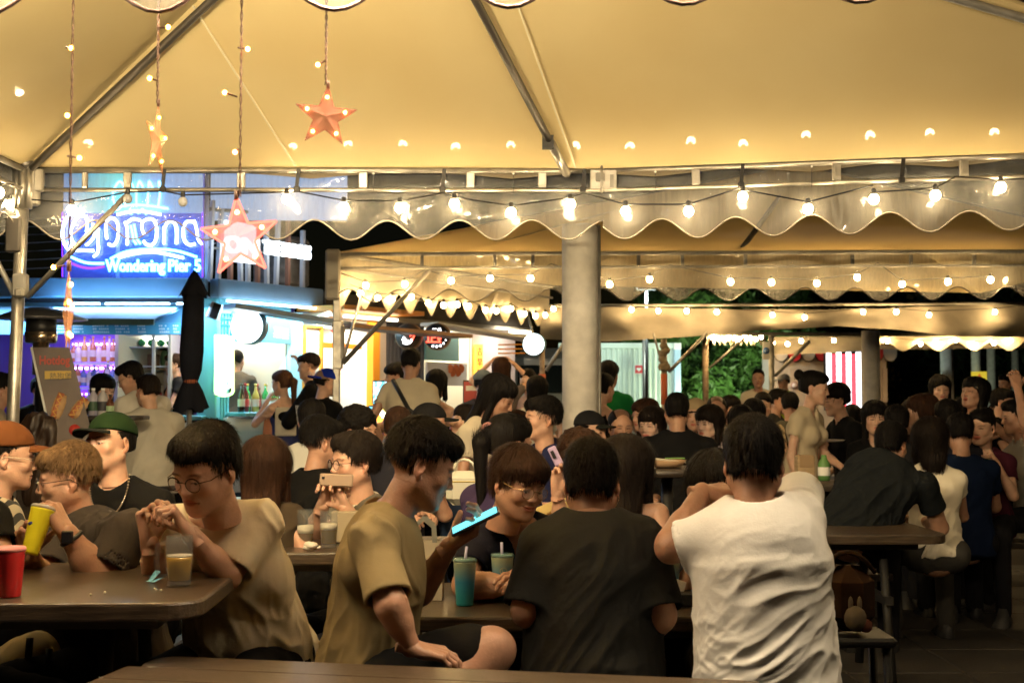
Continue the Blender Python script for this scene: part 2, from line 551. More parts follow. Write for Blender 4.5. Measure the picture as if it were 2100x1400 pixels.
def hair_mesh(style, h=.004, seed=0, rib=900, curl=0.0, length=None, width=1.0):
    """returns V, F(quads); local head space"""
    rnd = np.random.RandomState(seed)
    f = Field((-.16, -.16, -.52 if style in ('long', 'pony', 'mid') else -.16), (.16, .24, .20), h)
    g = dict(short=(.010, .006), crop=(.006, .003), mop=(.015, .012), fade=(.015, .003), long=(.013, .016), mid=(.014, .018),
             bun=(.008, .006), pony=(.008, .006), back=(.012, .012), balding=(.002, .006), curly=(.022, .018))[style]
    top, side = g
    L = length if length is not None else {'long': .33, 'mid': .17, 'pony': .30}.get(style, .1)
    f.ell((0, .020, .042 + top * .5), (.078 + side, .096 + side, .084 + top * .5), k=0)
    if style == 'fade':
        f.ell((0, .0, .075), (.079, .098, .052), k=.01)
        f.ell((0, -.068, .080), (.060, .032, .030), k=.02)
    if style == 'mop':
        f.ell((0, -.005, .060), (.090, .104, .068), k=.01)
        f.ell((0, -.058, .066), (.072, .046, .040), k=.01)
    if style in ('short', 'back'):
        f.ell((0, -.045, .085), (.066, .055, .042), k=.02)
    if style in ('short', 'back', 'curly', 'crop', 'fade', 'mop'):
        f.ell((0, .055, -.010), (.066 + side * .5, .050 + side, .075), k=.02)
    if style in ('long', 'mid', 'bun', 'pony'):
        f.ell((0, -.035, .070), (.068, .066, .052), k=.02)
        f.ell((0, .04, .0), (.070 + side * .5, .072 + side * .5, .09), k=.02)
    if style in ('long', 'mid'):
        f.cone((0, .055, .03), (0, .085, -.02 - L), .080 * width, .062 * width, k=.03, lat=(0, 1, 0), flat=.55)
        for s in (-1, 1):
            f.cone((s * .070, .0, .045), (s * .078, -.005 if style == 'mid' else -.012, -.03 - L * .62), .024, .022, k=.03)
    # face opening
    fr = {'mop': .050, 'fade': .064, 'long': .052, 'mid': .038, 'short': .060, 'back': .072, 'crop': .070, 'bun': .072, 'pony': .060, 'balding': .2, 'curly': .055}[style]
    def front_cut(w, z0, y0):
        f.ell((0, -.135, z0 - .145), (w, .16 + y0, .145), k=.004, sub=True)
    if style == 'balding':
        f.ell((0, -.05, .16), (.062, .12, .115), k=.006, sub=True)
        front_cut(.10, .06, .0)
    else:
        front_cut(.082 if style not in ('long', 'mid', 'mop') else .066, fr, {'mid': -.01, 'long': 0}.get(style, .0))
    if style not in ('long', 'mid'):
        # clear around the ears and the nape
        for s in (-1, 1):
            f.cone((s * .075, -.025, -.075), (s * .085, .012, -.012), .060, .030, k=.004, sub=True)
            f.cone((s * .10, -.06, -.05), (s * .10, -.03, -.02), .05, .035, k=.004, sub=True)
        if style == 'fade':
            for s in (-1, 1): f.cone((s * .098, -.02, .0), (s * .100, .045, -.005), .040, .040, k=.006, sub=True)
        zc = -.050 if style in ('mop', 'curly', 'bun', 'pony') else -.036 if style in ('short', 'back') else (-.030 if style != 'fade' else -.010)
        f.half((0, .25, -1), -zc + .008, k=.006, box=((-.2, -.2, -.2), (.2, .2, .0)))
    if style == 'bun':
        f.ell((0, .125, .085), (.042, .036, .042), k=.012)
    if style == 'pony':
        f.cone((0, .110, .055), (0, .150, .0), .020, .032, k=.012)
        f.cone((0, .150, .0), (0, .125, -.02 - L), .034, .014, k=.02)
    if style == 'balding': pass
    V, F = f.mesh()
    if len(V) == 0: return V, F
    N = normals(V, F)
    c0 = np.array([0, .03, .02], np.float32)
    # strands relief running down from the crown
    ang = np.arctan2(V[:, 0], V[:, 1] - .03)
    rr = np.stack([ang * 9, V[:, 2] * 10, np.full(len(V), seed * 1.0)], 1)
    rr2 = np.stack([ang * 24, V[:, 2] * 16, np.full(len(V), seed * 2.0)], 1)
    amp = {'crop': .0015, 'balding': .001, 'bun': .002, 'pony': .002, 'curly': .010}.get(style, .0045)
    if style == 'curly':
        V = V + N * ((vnoise(V * 55, seed) - .4) * .014 + (vnoise(V * 110, seed) - .5) * .006)[:, None].astype(np.float32)
    else:
        V = V + N * ((vnoise(rr, seed) - .5) * amp * 1.6 + (vnoise(rr2, seed + 3) - .5) * amp)[:, None].astype(np.float32)
    V = V.astype(np.float32)
    # ribbons
    if rib:
        k = 5
        ids = rnd.choice(len(V), rib)
        p = V[ids] + N[ids] * .0005; n = N[ids]
        crown = np.array([0, .045, .13], np.float32)
        d = p - crown
        low = p[:, 2:3] < -.02
        d = d + np.array([0, 0, -.10], np.float32) * (np.clip((.10 - p[:, 2:3]) * 6, .3, 2.5))
        if style in ('fade', 'short', 'back'):
            d += np.where(p[:, 2:3] > .08, np.array([.02, -.10 if style != 'back' else .02, .02], np.float32), 0)
        if style == 'bun' or style == 'pony':
            d = np.where(p[:, 2:3] > -.06, (np.array([0, .13, .06], np.float32) - p) * 1.0, d)
        d += rnd.randn(rib, 3) * (.012 + curl * .05)
        Lr = rnd.uniform(.5, 1.2, rib) * {'crop': .008, 'short': .026, 'fade': .026, 'mop': .034, 'long': .09, 'mid': .07, 'bun': .03, 'pony': .04, 'back': .03, 'balding': .006, 'curly': .02}[style]
        Lr *= np.where((p[:, 1] < -.05) & (p[:, 2] < .085), .45, 1.0)
        pts = []
        dd = d / (np.linalg.norm(d, axis=1, keepdims=True) + 1e-9)
        lift = rnd.uniform(.0, .30 if style in ('short', 'fade', 'mop', 'curly') else .08, (rib, 1))
        q = p.copy()
        for s in range(k):
            pts.append(q.copy())
            nn = q - np.array([0, .02, .03]) ; nn[:, 2] *= np.where(q[:, 2] > .03, 1.0, .15); nn /= (np.linalg.norm(nn, axis=1, keepdims=True) + 1e-9)
            t = dd - nn * np.sum(dd * nn, 1, keepdims=True)
            t /= (np.linalg.norm(t, axis=1, keepdims=True) + 1e-9)
            if curl: t += rnd.randn(rib, 3) * curl * .8
            q = q + (t + nn * lift) * (Lr[:, None] / (k - 1))
            dd = dd + np.array([0, 0, -.12])
        W = rnd.uniform(.0006, .0015, (rib, 1)) * (1.6 if h > .005 else 1)
        side_v = np.cross(dd, n); side_v /= (np.linalg.norm(side_v, axis=1, keepdims=True) + 1e-9)
        RV = np.zeros((rib, k, 2, 3), np.float32)
        for s in range(k):
            w = W * (1 - (s / (k - 1)) ** 2 * .85)
            RV[:, s, 0] = pts[s] - side_v * w; RV[:, s, 1] = pts[s] + side_v * w
        RV = RV.reshape(-1, 3)
        base = np.arange(rib)[:, None] * (k * 2) + len(V)
        q4 = []
        for s in range(k - 1):
            q4.append(np.stack([base[:, 0] + s * 2, base[:, 0] + s * 2 + 1, base[:, 0] + s * 2 + 3, base[:, 0] + s * 2 + 2], 1))
        F = np.concatenate([F] + q4).astype(np.int32)
        V = np.concatenate([V, RV])
    return V, F

_HANDS = {}
FING = [(.030, .088, .074, .0085), (.010, .094, .082, .0088), (-.011, .091, .076, .0083), (-.031, .082, .060, .0074)]
POSES = {  # curls per finger (3 joint angles, deg), thumb (dir, bend)
    'relaxed': ([(18, 25, 15), (24, 30, 18), (28, 34, 20), (32, 36, 22)], ((.70, .72, -.25), 20)),
    'flat': ([(6, 8, 5), (5, 8, 5), (6, 8, 5), (8, 10, 6)], ((.80, .60, -.1), 5)),
    'grip': ([(38, 48, 30), (42, 48, 30), (46, 48, 30), (50, 50, 30)], ((.55, .60, -.75), 25)),
    'fist': ([(70, 85, 55), (74, 88, 55), (78, 90, 55), (80, 92, 55)], ((.40, .62, -.80), 40)),
    'pinch': ([(45, 55, 25), (58, 70, 40), (66, 78, 45), (72, 80, 45)], ((.42, .75, -.65), 15)),
    'phone': ([(30, 50, 35), (34, 52, 35), (38, 52, 35), (42, 54, 35)], ((.75, .70, -.35), 10)),
}
def hand_template(pose='relaxed', h=.0028, left=False, s=1.0):
    """wrist at the origin, fingers along +Y, palm towards -Z, thumb on +X (left hand seen from its back)"""
    key = (pose, h)
    if key not in _HANDS:
        f = Field((-.07, -.05, -.11), (.11, .19, .045), h)
        for (x, y, L, r) in FING:
            f.cone((x * .45, .004, 0), (x, y * .97, 0), .0135, .0115, k=.010)
        f.cone((0, -.045, 0), (0, .01, 0), .0245, .022, k=.015, lat=(0, 0, 1), flat=.78)
        f.ell((.022, .034, -.008), (.016, .026, .013), k=.010)
        f.ell((-.022, .034, -.006), (.013, .028, .010), k=.010)
        curls, (td, tb) = POSES[pose]
        for i, ((x, y, L, r), cu) in enumerate(zip(FING, curls)):
            p = Vector((x, y * .96, 0)); a = 0; spread = (x) * 2.2 * (1 - cu[0] / 60)
            segs = (L * .46, L * .30, L * .26)
            for j in range(3):
                a += math.radians(cu[j])
                d = Vector((math.sin(math.radians(spread * 60)) * .35, math.cos(a), -math.sin(a))).normalized()
                q = p + d * segs[j]
                f.cone(p, q, r * (1 - .07 * j), r * (1 - .07 * (j + 1)), k=.0035)
                f.ell(p, (r * 1.07,) * 3, k=.003)
                p = q
        p = Vector((.024, .022, -.006)); d = Vector(td).normalized()
        q = p + d * .042; f.cone(p, q, .014, .0108, k=.008)
        d2 = (Matrix.Rotation(math.radians(tb), 3, 'Z') @ d); r_ = q + d2 * .032
        f.cone(q, r_, .0108, .0085, k=.003)
        f.half((0, -1, 0), .038, k=.001)
        _HANDS[key] = f.mesh()
    V, F = _HANDS[key]
    V = V * s
    if left: V = V * np.array([-1, 1, 1], np.float32); F = F[:, ::-1]
    return V, F

SKINS = {
    'light': (.62, .38, .27), 'mid': (.54, .31, .21), 'tan': (.43, .235, .155), 'pale': (.70, .47, .37)}
def skin_mat(t, seed=0):
    return mat('skin_' + t, SKINS[t], .43, sss=.12, bump=.16, bscale=150, var=.13, vscale=22, attr='tint', spec=.5)
HAIRS = {'black': (.0045, .0035, .0033), 'brown': (.026, .011, .006), 'dark': (.010, .0065, .005), 'ginger': (.07, .032, .016), 'grey': (.06, .055, .05), 'tips': (.13, .075, .035)}
def hair_mat(t):
    return mat('hair_' + t, HAIRS[t], .62, bump=.5, bscale=60, stretch=(3, 3, .5), var=.35, vscale=25, spec=.14)

def wrinkle(V, N, amp, scale, d, seed=0, sharp=2.0, calm=()):
    """folds running along direction d"""
    d = Vector(d).normalized(); u = d.orthogonal().normalized(); w = d.cross(u)
    B = np.array([d[:], u[:], w[:]], np.float32)
    q = V @ B.T
    warp = (vnoise(V * 5, seed + 9) - .5)[:, None] * 1.2
    q1 = q * np.array([scale * .16, scale, scale]) + warp
    q2 = q * np.array([scale * .3, scale * 2.1, scale * 2.1]) + warp * 2
    r1 = 1 - np.abs(2 * vnoise(q1, seed) - 1); r2 = 1 - np.abs(2 * vnoise(q2, seed + 5) - 1)
    m = vnoise(V * 4.5, seed + 11)
    dsp = (r1 ** sharp - .35) * amp * (.4 + m) + (r2 ** sharp - .35) * amp * .4 * (.3 + m)
    for c in calm:
        dsp = dsp * np.clip(np.linalg.norm(V - A3(c), axis=1) / .13 - .70, 0.0, 1)
    return V + N * dsp[:, None].astype(np.float32)

def local(yaw):
    a = math.radians(yaw)
    X = Vector((math.cos(a), math.sin(a), 0)); Fw = Vector((math.sin(a), -math.cos(a), 0))
    return X, Fw
ARMS = {
    'down': ((.06, -.02, -.27), (.00, .06, -.25)),
    'table': ((.07, .14, -.23), (-.10, .22, .02)),
    'chin': ((.06, .17, -.22), (-.10, .08, .24)),
    'phone': ((.05, .08, -.26), (-.10, .20, .13)),
    'forward': ((.05, .16, -.22), (-.02, .25, .02)),
    'up': ((.14, .08, .18), (-.10, .02, .24)),
    'drink': ((.10, .18, -.16), (-.13, .02, .23)),
    'out': ((.20, .12, -.12), (.14, .18, .06)),
    'head': ((.16, .12, .14), (-.18, -.04, .18)),
    'lap': ((.05, .05, -.27), (-.08, .20, -.10)),
    'hip': ((.13, -.06, -.24), (-.08, .12, -.18)),
}
HANDPOSE = {'down': 'relaxed', 'table': 'relaxed', 'chin': 'fist', 'phone': 'phone', 'forward': 'grip', 'up': 'relaxed', 'drink': 'grip', 'out': 'relaxed', 'head': 'relaxed', 'lap': 'relaxed', 'hip': 'relaxed'}

PEOPLE = []
def person(head, label, yaw=0, hyaw=None, pitch=5, roll=0, lean=8, sit=True, fem=False, skin='mid', hair='short', hcol='black',
           shirt=(.02, .02, .02), pants=(.012, .012, .015), arms=('table', 'table'), res=None, joints=None, w=1.0, hero=False,
           sleeve=.55, smile=0, openm=0, eyes='open', jaw=1.0, fat=0.0, collar=None, group=None, hseed=None, hlen=None, foldamp=None,
           folddir=None, foldscale=17, hscale=.95, hands=('', ''), handn=(None, None), glasses=None, hat=None, shirtname=None, hairwidth=1.0, stripes=None,
           skirt=None, tank=False, bare_back=False, legs=True, hipdrop=None, curl=0.0, hem=None, pants_on=True, cloth_mat=None, kneeyaw=None, handscale=None, shorts=False, forearm=True):
    H = Vector(head); Y = H.y
    hyaw = yaw if hyaw is None else hyaw
    h = res or (.0062 if hero else max(.011, min(.020, Y * .0017)))
    hh = .0028 if hero else (.0046 if Y < 9 else .006)
    g = .90 if fem else 1.0
    X, Fw = local(yaw); Z = Vector((0, 0, 1))
    HM = Matrix.Translation(H) @ Rz(hyaw) @ Rx(pitch) @ Ry(roll) @ Matrix.Scale(hscale, 4)
    J = {}
    neck = HM @ Vector((0, .028, -.165))
    J['neck'] = neck
    la = math.radians(lean)
    tl = (.50 if not fem else .46)
    J['pelvis'] = neck - Z * tl * math.cos(la) - Fw * tl * math.sin(la)
    if hipdrop: J['pelvis'] = Vector(hipdrop)
    up = (neck - J['pelvis']).normalized()
    sw = (.162 if not fem else .138) * w
    for s, n in ((1, 'L'), (-1, 'R')):
        J['sh' + n] = neck + X * s * sw - up * .072
        a = arms[0 if s < 0 else 1]
        if isinstance(a, str):
            e, f_ = ARMS[a]
            J['el' + n] = J['sh' + n] + (X * s * e[0] + Fw * e[1] + Z * e[2]) * (1.02 * g)
            J['wr' + n] = J['el' + n] + (X * s * f_[0] + Fw * f_[1] + Z * f_[2]) * g
    if joints:
        for k_, v in joints.items(): J[k_] = Vector(v)
    pel = J['pelvis']; up = (J['neck'] - pel).normalized()
    kX, kF = (X, Fw) if kneeyaw is None else local(kneeyaw)
    if sit:
        floor = 0.0
        for s, n in ((1, 'L'), (-1, 'R')):
            J.setdefault('hip' + n, pel + X * s * .09 - Z * .02)
            J.setdefault('kn' + n, J['hip' + n] + kF * .42 + kX * s * .06 - Z * .03)
            J.setdefault('an' + n, Vector((J['kn' + n].x, J['kn' + n].y, 0.09)) - kF * .05)
    else:
        for s, n in ((1, 'L'), (-1, 'R')):
            J.setdefault('hip' + n, pel + X * s * .085 - Z * .02)
            kz = max(.3, pel.z * .53)
            J.setdefault('kn' + n, Vector((pel.x, pel.y, kz)) + X * s * .10 + Fw * .03)
            J.setdefault('an' + n, Vector((pel.x, pel.y, .09)) + X * s * .11)
    # ---- skin body
    parts = []
    V, F, T = head_template(hh, fem, jaw, smile, openm, eyes, fat)
    parts.append((xf(HM, V), F, T))
    hs = (handscale or (1.0 if not fem else .9))
    fat_a = 1 + fat * .35
    armr = (.047, .037, .039, .026) if not fem else (.038, .030, .031, .022)
    for n in 'LR':
        if ('el' + n) not in J: continue
        s_, e_, w_ = J['sh' + n], J['el' + n], J['wr' + n]
        ah = .0055 if hero else max(.009, h * .75)
        lo = [min(s_[i], e_[i], w_[i]) - .08 for i in range(3)]; hi = [max(s_[i], e_[i], w_[i]) + .08 for i in range(3)]
        f = Field(lo, hi, ah)
        f.cone(s_, e_, armr[0] * fat_a, armr[1] * fat_a, k=0)
        f.cone(e_, w_, armr[1] * fat_a * .98, armr[3] * (1 + fat * .15), k=.02)
        m_ = e_.lerp(w_, .22); f.cone(e_.lerp(w_, .1), e_.lerp(w_, .4), armr[2] * fat_a, armr[2] * .92 * fat_a, k=.02)
        V, F = f.mesh()
        if len(V): parts.append((V, F, None))
        # hand
        pose = hands[0 if n == 'R' else 1] or (HANDPOSE.get(arms[0 if n == 'R' else 1], 'relaxed') if isinstance(arms[0 if n == 'R' else 1], str) else 'relaxed')
        hn = handn[0 if n == 'R' else 1]
        dirv = (w_ - e_).normalized()
        pn = None
        if isinstance(hn, dict): dirv = Vector(hn['d']).normalized(); pn = Vector(hn['n'])
        elif hn is not None: pn = Vector(hn)
        if pn is None: pn = (X * (-1 if n == 'L' else 1) * .6 - Z)      # palm normal: inward and down
        pn = (pn - dirv * pn.dot(dirv))
        pn = pn.normalized() if pn.length > .01 else dirv.orthogonal().normalized()
        z_ = -pn; y_ = dirv; x_ = y_.cross(z_)
        M = Matrix((x_, y_, z_)).transposed().to_4x4(); M.translation = w_
        # thumb: template thumb at +X. for right hand, palm down (-z), fingers forward (+y): thumb is at -X
        V, F = hand_template(pose, .0028 if hero else .0045, left=(n == 'R'), s=hs)
        parts.append((xf(M, V), F, None))
    # neck base / upper chest
    f = Field([min(J['shL'][i], J['shR'][i], J['neck'][i], pel[i]) - .2 for i in range(3)], [max(J['shL'][i], J['shR'][i], J['neck'][i], pel[i]) + .2 for i in range(3)], max(h, .009) if not (tank or bare_back) else .009)
    fw_t = (Fw - up * Fw.dot(up)).normalized()
    cr = (.150 if not fem else .128) * w
    shr = .040 if not fem else .032
    def torso(f, off):
        a = pel - up * .01; b = pel + up * .14; c = pel + up * .30; d = J['neck'] - up * .10
        hw = (.150 if not fem else .148) * w; ww = (.135 + fat * .03) * w if not fem else .112 * w
        f.cone(a, b, hw + off, ww + off, k=0, lat=fw_t, flat=.72 + fat * .12)
        f.cone(b, c, ww + off, cr + off, k=.04, lat=fw_t, flat=.66 + fat * .14)
        f.cone(c, d, cr + off, cr * .86 + off, k=.04, lat=fw_t, flat=.64 + fat * .08)
        if fem:
            for s in (-1, 1): f.ell(pel + up * .29 + X * s * .060 + fw_t * .075, (.055 + off,) * 3, k=.04)
        elif fat: f.ell(pel + up * .12 + fw_t * .06, (.13 * w + off, .12 + off, .12 + off), k=.06)
        f.cone(J['shL'], J['shR'], shr + off, k=.05)
        for n in 'LR':
            f.cone(J['neck'] + up * .008, J['sh' + n], .036 + off, .034 + off, k=.035)
        # back of the shoulders / blades
        f.cone(J['shL'].lerp(J['shR'], .25) - up * .07 - fw_t * .02, J['shL'].lerp(J['shR'], .75) - up * .07 - fw_t * .02, .07 + off, k=.04)
    torso(f, -.012 if not (tank or bare_back) else -.004)
    V, F = f.mesh()
    parts.append((V, F, None))
    if shorts:
        for n in 'LR':
            a_, b_, c_ = J['hip' + n], J['kn' + n], J['an' + n]
            f = Field([min(a_[i], b_[i], c_[i]) - .1 for i in range(3)], [max(a_[i], b_[i], c_[i]) + .1 for i in range(3)], .009)
            f.cone(a_, b_, .080, .055, k=0); f.cone(b_, c_, .054, .036, k=.03); f.ell(b_.lerp(a_, .06) + Z * .005, (.058,) * 3, k=.02)
            f.cone(b_.lerp(c_, .15) , b_.lerp(c_, .45), .056, .052, k=.02)
            V, F = f.mesh(); parts.append((V, F, None))
    V, F, T = merge(parts)
    base = Vector((pel.x, pel.y, 0.0))
    V = V - A3(base)
    me = mesh_np('person', V, F, mats=[skin_mat(skin)], tint=T)
    o = link('person', me, loc=base)
    tag(o, label, 'person', group)
    # ---- shirt
    sm_ = cloth_mat or cloth('cloth_%02x%02x%02x' % tuple(int(min(255, c * 255)) for c in shirt), shirt)
    sl = sleeve
    pad = .012
    ends = []
    for n in 'LR':
        if ('el' + n) in J:
            ends.append(J['sh' + n].lerp(J['el' + n], min(sl, 1.0)))
            if sl > 1: ends.append(J['wr' + n])
    allp = [J['shL'], J['shR'], J['neck'], pel, pel - up * .12] + ends
    f = Field([min(p[i] for p in allp) - .22 for i in range(3)], [max(p[i] for p in allp) + .22 for i in range(3)], h)
    if not tank:
        torso(f, pad)
    else:
        torso(f, .006)
    hm = hem if hem is not None else .10
    if hm > 0:
        f.cone(pel + up * .02, pel - up * hm, (.165 if not fem else .155) * w, (.172 if not fem else .165) * w + fat * .02, k=.03, lat=fw_t, flat=.78 + fat * .1)
    for n in 'LR':
        if ('el' + n) not in J: continue
        s_, e_ = J['sh' + n], J['el' + n]
        if tank or bare_back:
            continue
        end = s_.lerp(e_, min(sl, 1.0)); d = (e_ - s_).normalized()
        r0 = (.054 if not fem else .044) * (1 + fat * .25); r1 = (.066 if not fem else .051) * (1 + fat * .3)
        f2 = Field(f.lo, f.lo + 1e-6, h); f2.n = f.n; f2.ax = f.ax; f2.F = np.full(f.n, 0.5, np.float32)
        f2.cone(s_ + (s_ - e_) * .0, end + d * .05, r0, r1, k=0)
        if sl > 1:
            w2 = e_.lerp(J['wr' + n], sl - 1); dw = (J['wr' + n] - e_).normalized()
            f2.cone(end, w2, .052, .040, k=.02)
            f2.half(dw[:], dw.dot(w2), k=.004, box=([w2[i] - .07 for i in range(3)], [w2[i] + .07 for i in range(3)]))
        else:
            f2.half(d[:], d.dot(end), k=.004)
            f2.cone(end - d * .016, end + d * .05, r1 - .014, r1 - .010, k=.004, sub=True)
        kk = .035; hq = np.maximum(kk - np.abs(f.F - f2.F), 0) / kk
        f.F = np.minimum(f.F, f2.F) - hq * hq * kk * .25
    # neck opening
    if tank or bare_back:
        f.cone(J['neck'] - up * .02, J['neck'] + up * .12, .115, .13, k=.01, sub=True)
        for n, s in (('L', 1), ('R', -1)):
            f.ell(J['sh' + n] + X * s * .01, (.070, .085, .085), k=.01, sub=True)
        if bare_back: f.half(up[:], up.dot(J['neck'] - up * .20), k=.01)
    else:
        f.cone(J['neck'] + up * .002 + fw_t * .006, J['neck'] + up * .10, .060 - (.008 if fem else 0) + fat * .008, .085, k=.008, sub=True)
        if collar == 'v' or fem:
            f.cone(J['neck'] + fw_t * .05, J['neck'] + fw_t * .11 - up * .07, .04, .015, k=.01, sub=True)
    f.half((-up)[:], (-up).dot(pel - up * (hm if hm > 0 else .04)), k=.01)
    V, F = f.mesh(); N = normals(V, F)
    amp = foldamp if foldamp is not None else (.018 if hero else .012)
    V = wrinkle(V, N, amp, foldscale, folddir or (X * .7 - Z), seed=int(abs(H.x * 100 + Y * 10)), calm=ends + [J['neck']])
    midx = None; ms = [sm_]
    me = mesh_np('shirt', (V - A3(base)).astype(np.float32), F, mats=ms)
    so = link('shirt' if sl < 1.01 else 'jacket', me, parent=None); so.parent = o
    if collar and collar != 'v':
        cm = cloth('cloth_collar_%02x' % int(collar[0] * 255), collar)
        b = MB(); pts = []
        u_, v_ = X, fw_t
        for i in range(20):
            t = 2 * math.pi * i / 20
            pts.append(J['neck'] + up * (.028 - .022 * (1 + math.sin(t)) * .5 - .012) + (u_ * math.cos(t) * .067 + v_ * math.sin(t) * .066))
        b.tube(pts, .0075, None, n=6, closed=True); c = b.build('collar', cm, o)
    # ---- trousers
    if legs and not skirt:
        hp = max(h, .012)
        ps = [pel, J['knL'], J['knR'], J['anL'], J['anR']]
        f = Field([min(p[i] for p in ps) - .2 for i in range(3)], [max(p[i] for p in ps) + .2 for i in range(3)], hp if hero else max(hp, .016))
        f.cone(J['hipL'], J['hipR'], .095, k=0)
        f.cone(pel - up * .02, pel + up * (.05 if fem or hem == 0 else .0), .120 * w, .115 * w, k=.04, lat=fw_t, flat=.8)
        for n in 'LR':
            if shorts:
                f.cone(J['hip' + n], J['hip' + n].lerp(J['kn' + n], .72), .098, .086, k=.02)
                e2 = J['hip' + n].lerp(J['kn' + n], .80); dd = (J['kn' + n] - J['hip' + n]).normalized()
                f.cone(J['hip' + n].lerp(J['kn' + n], .6), e2, .086, .084, k=.02)
            else:
                f.cone(J['hip' + n], J['kn' + n], .092 if not fem else .085, .068 if not fem else .058, k=.03)
                f.cone(J['kn' + n], J['an' + n], .066 if not fem else .056, .055 if not fem else .045, k=.03)
        V, F = f.mesh(); N = normals(V, F); V = wrinkle(V, N, .007, 12, (0, 0, 1), seed=3)
        pm = cloth('trousers_%02x%02x%02x' % tuple(int(min(255, c * 255)) for c in pants), pants)
        po = link('shorts' if shorts else 'trousers', mesh_np('trousers', (V - A3(base)).astype(np.float32), F, mats=[pm])); po.parent = o
    elif skirt:
        f = Field([min(pel[i], J['knL'][i], J['knR'][i]) - .25 for i in range(3)], [max(pel[i], J['knL'][i], J['knR'][i]) + .25 for i in range(3)], .016)
        f.cone(pel + up * .05, pel.lerp((J['knL'] + J['knR']) / 2, .9), .12, .16, k=.02, lat=fw_t, flat=.75)
        V, F = f.mesh(); N = normals(V, F); V = wrinkle(V, N, .008, 12, (0, 0, 1), seed=3)
        po = link('skirt', mesh_np('skirt', (V - A3(base)).astype(np.float32), F, mats=[cloth('skirt_%02x%02x' % (int(skirt[0] * 255), int(skirt[2] * 255)), skirt)])); po.parent = o
        b = MB()
        for n in 'LR': b.tube([J['kn' + n] + Z * .08, J['kn' + n], J['an' + n]], [.055, .048, .032], None, n=8)
        b.build('leg', skin_mat(skin), o)
    # shoes
    if legs:
        for n in 'LR':
            b = MB(); a_ = J['an' + n]; fd = kF if sit else Fw
            c = Vector((a_.x, a_.y, 0.0)) + fd * .05
            Rm = Matrix.Rotation(math.atan2(-fd.x, fd.y), 3, 'Z')
            prof = [(-.045, .13), (0, .145), (.045, .13), (.05, .02), (.04, -.10), (0, -.115), (-.04, -.10), (-.05, .02)]
            vs = []
            for z_, sc in ((.0, .95), (.03, 1.0), (.075, .72), (.12, .5)):
                for (x, y) in prof:
                    yy = y * sc if z_ < .05 else min(y, .06) * sc - .025
                    vs.append(c + Rm @ Vector((x * sc, yy, z_ + .002)))
            fs = [tuple(range(7, -1, -1)), tuple(range(24, 32))] + [(l * 8 + i, l * 8 + (i + 1) % 8, l * 8 + 8 + (i + 1) % 8, l * 8 + 8 + i) for l in range(3) for i in range(8)]
            b.add(vs, fs, None, True); b.build('shoe', mat('shoe', (.03, .03, .032), .5), o)
    # ---- hair
    if hair:
        sd = hseed if hseed is not None else int(abs(H.x * 77 + H.y * 31)) % 97
        V, F = hair_mesh(hair, .0035 if hero else .0065, sd, rib=5200 if hero else (500 if Y < 9 else 160), length=hlen, width=hairwidth, curl=curl)
        if hat:
            # a cap presses the hair flat: keep only what shows below it
            keep = V[F].mean(1)[:, 2] < (.045 if not hat.get('rev') else .03)
            F = F[keep]
        V = xf(HM, V) - A3(base)
        if hair in ('long', 'mid'):
            pass
        ho = link('hair', mesh_np('hair', V, F, mats=[hair_mat(hcol)])); ho.parent = o
    # ---- eyes for the near ones
    if hero and eyes != 'closed':
        em = mat('eye_white', (.55, .50, .45), .15); ir = mat('iris', (.02, .012, .008), .1)
        for s in (-1, 1):
            b = MB(); b.ball((s * .031, -.0765, -.0015), .0125, em, n=14)
            b.ball((s * .031, -.0825, -.0015 if eyes == 'open' else -.004), .0075, ir, n=12)
            b.v = [tuple(HM @ Vector(v)) for v in b.v]
            b.build('eye', None, o)
    if glasses:
        gm = mat('glasses_' + glasses, {'silver': (.5, .48, .45), 'black': (.02, .02, .02), 'brown': (.08, .04, .02), 'gold': (.5, .33, .15)}[glasses], .25, metal=.8 if glasses != 'black' else 0)
        b = MB()
        for s in (-1, 1):
            pts = [Vector((s * .033 + .0235 * math.cos(t) * s, -.105 + abs(.0235 * math.cos(t) * s + s * .033) * .10, -.005 + .020 * math.sin(t))) for t in [2 * math.pi * i / 20 for i in range(20)]]
            b.tube(pts, .0013, gm, n=5, closed=True)
            b.tube([(s * .056, -.098, .003), (s * .076, -.075, .003), (s * .082, .006, .006), (s * .080, .030, -.012)], .0014, gm, n=5)
            if glasses == 'brown' or glasses == 'black':
                b.tube([p + Vector((0, 0, .001)) for p in pts[1:10]], .0022, gm, n=5)
        b.tube([(-.011, -.106, .002), (0, -.109, .005), (.011, -.106, .002)], .0014, gm, n=5)
        b.v = [tuple(HM @ Vector(v)) for v in b.v]
        go = b.build('glasses', None, o)
        lm = mat('lens', (.9, .9, .95), .02, trans=0, alpha=.12, spec=.8)
        for s in (-1, 1):
            b = MB(); b.add([Vector((s * .033 + .0225 * math.cos(t), -.105 + abs(.0225 * math.cos(t) + s * .033) * .10, -.005 + .019 * math.sin(t))) for t in [2 * math.pi * i / 16 for i in range(16)]], [tuple(range(16))], lm)
            b.v = [tuple(HM @ Vector(v)) for v in b.v]; b.build('lens', None, go)
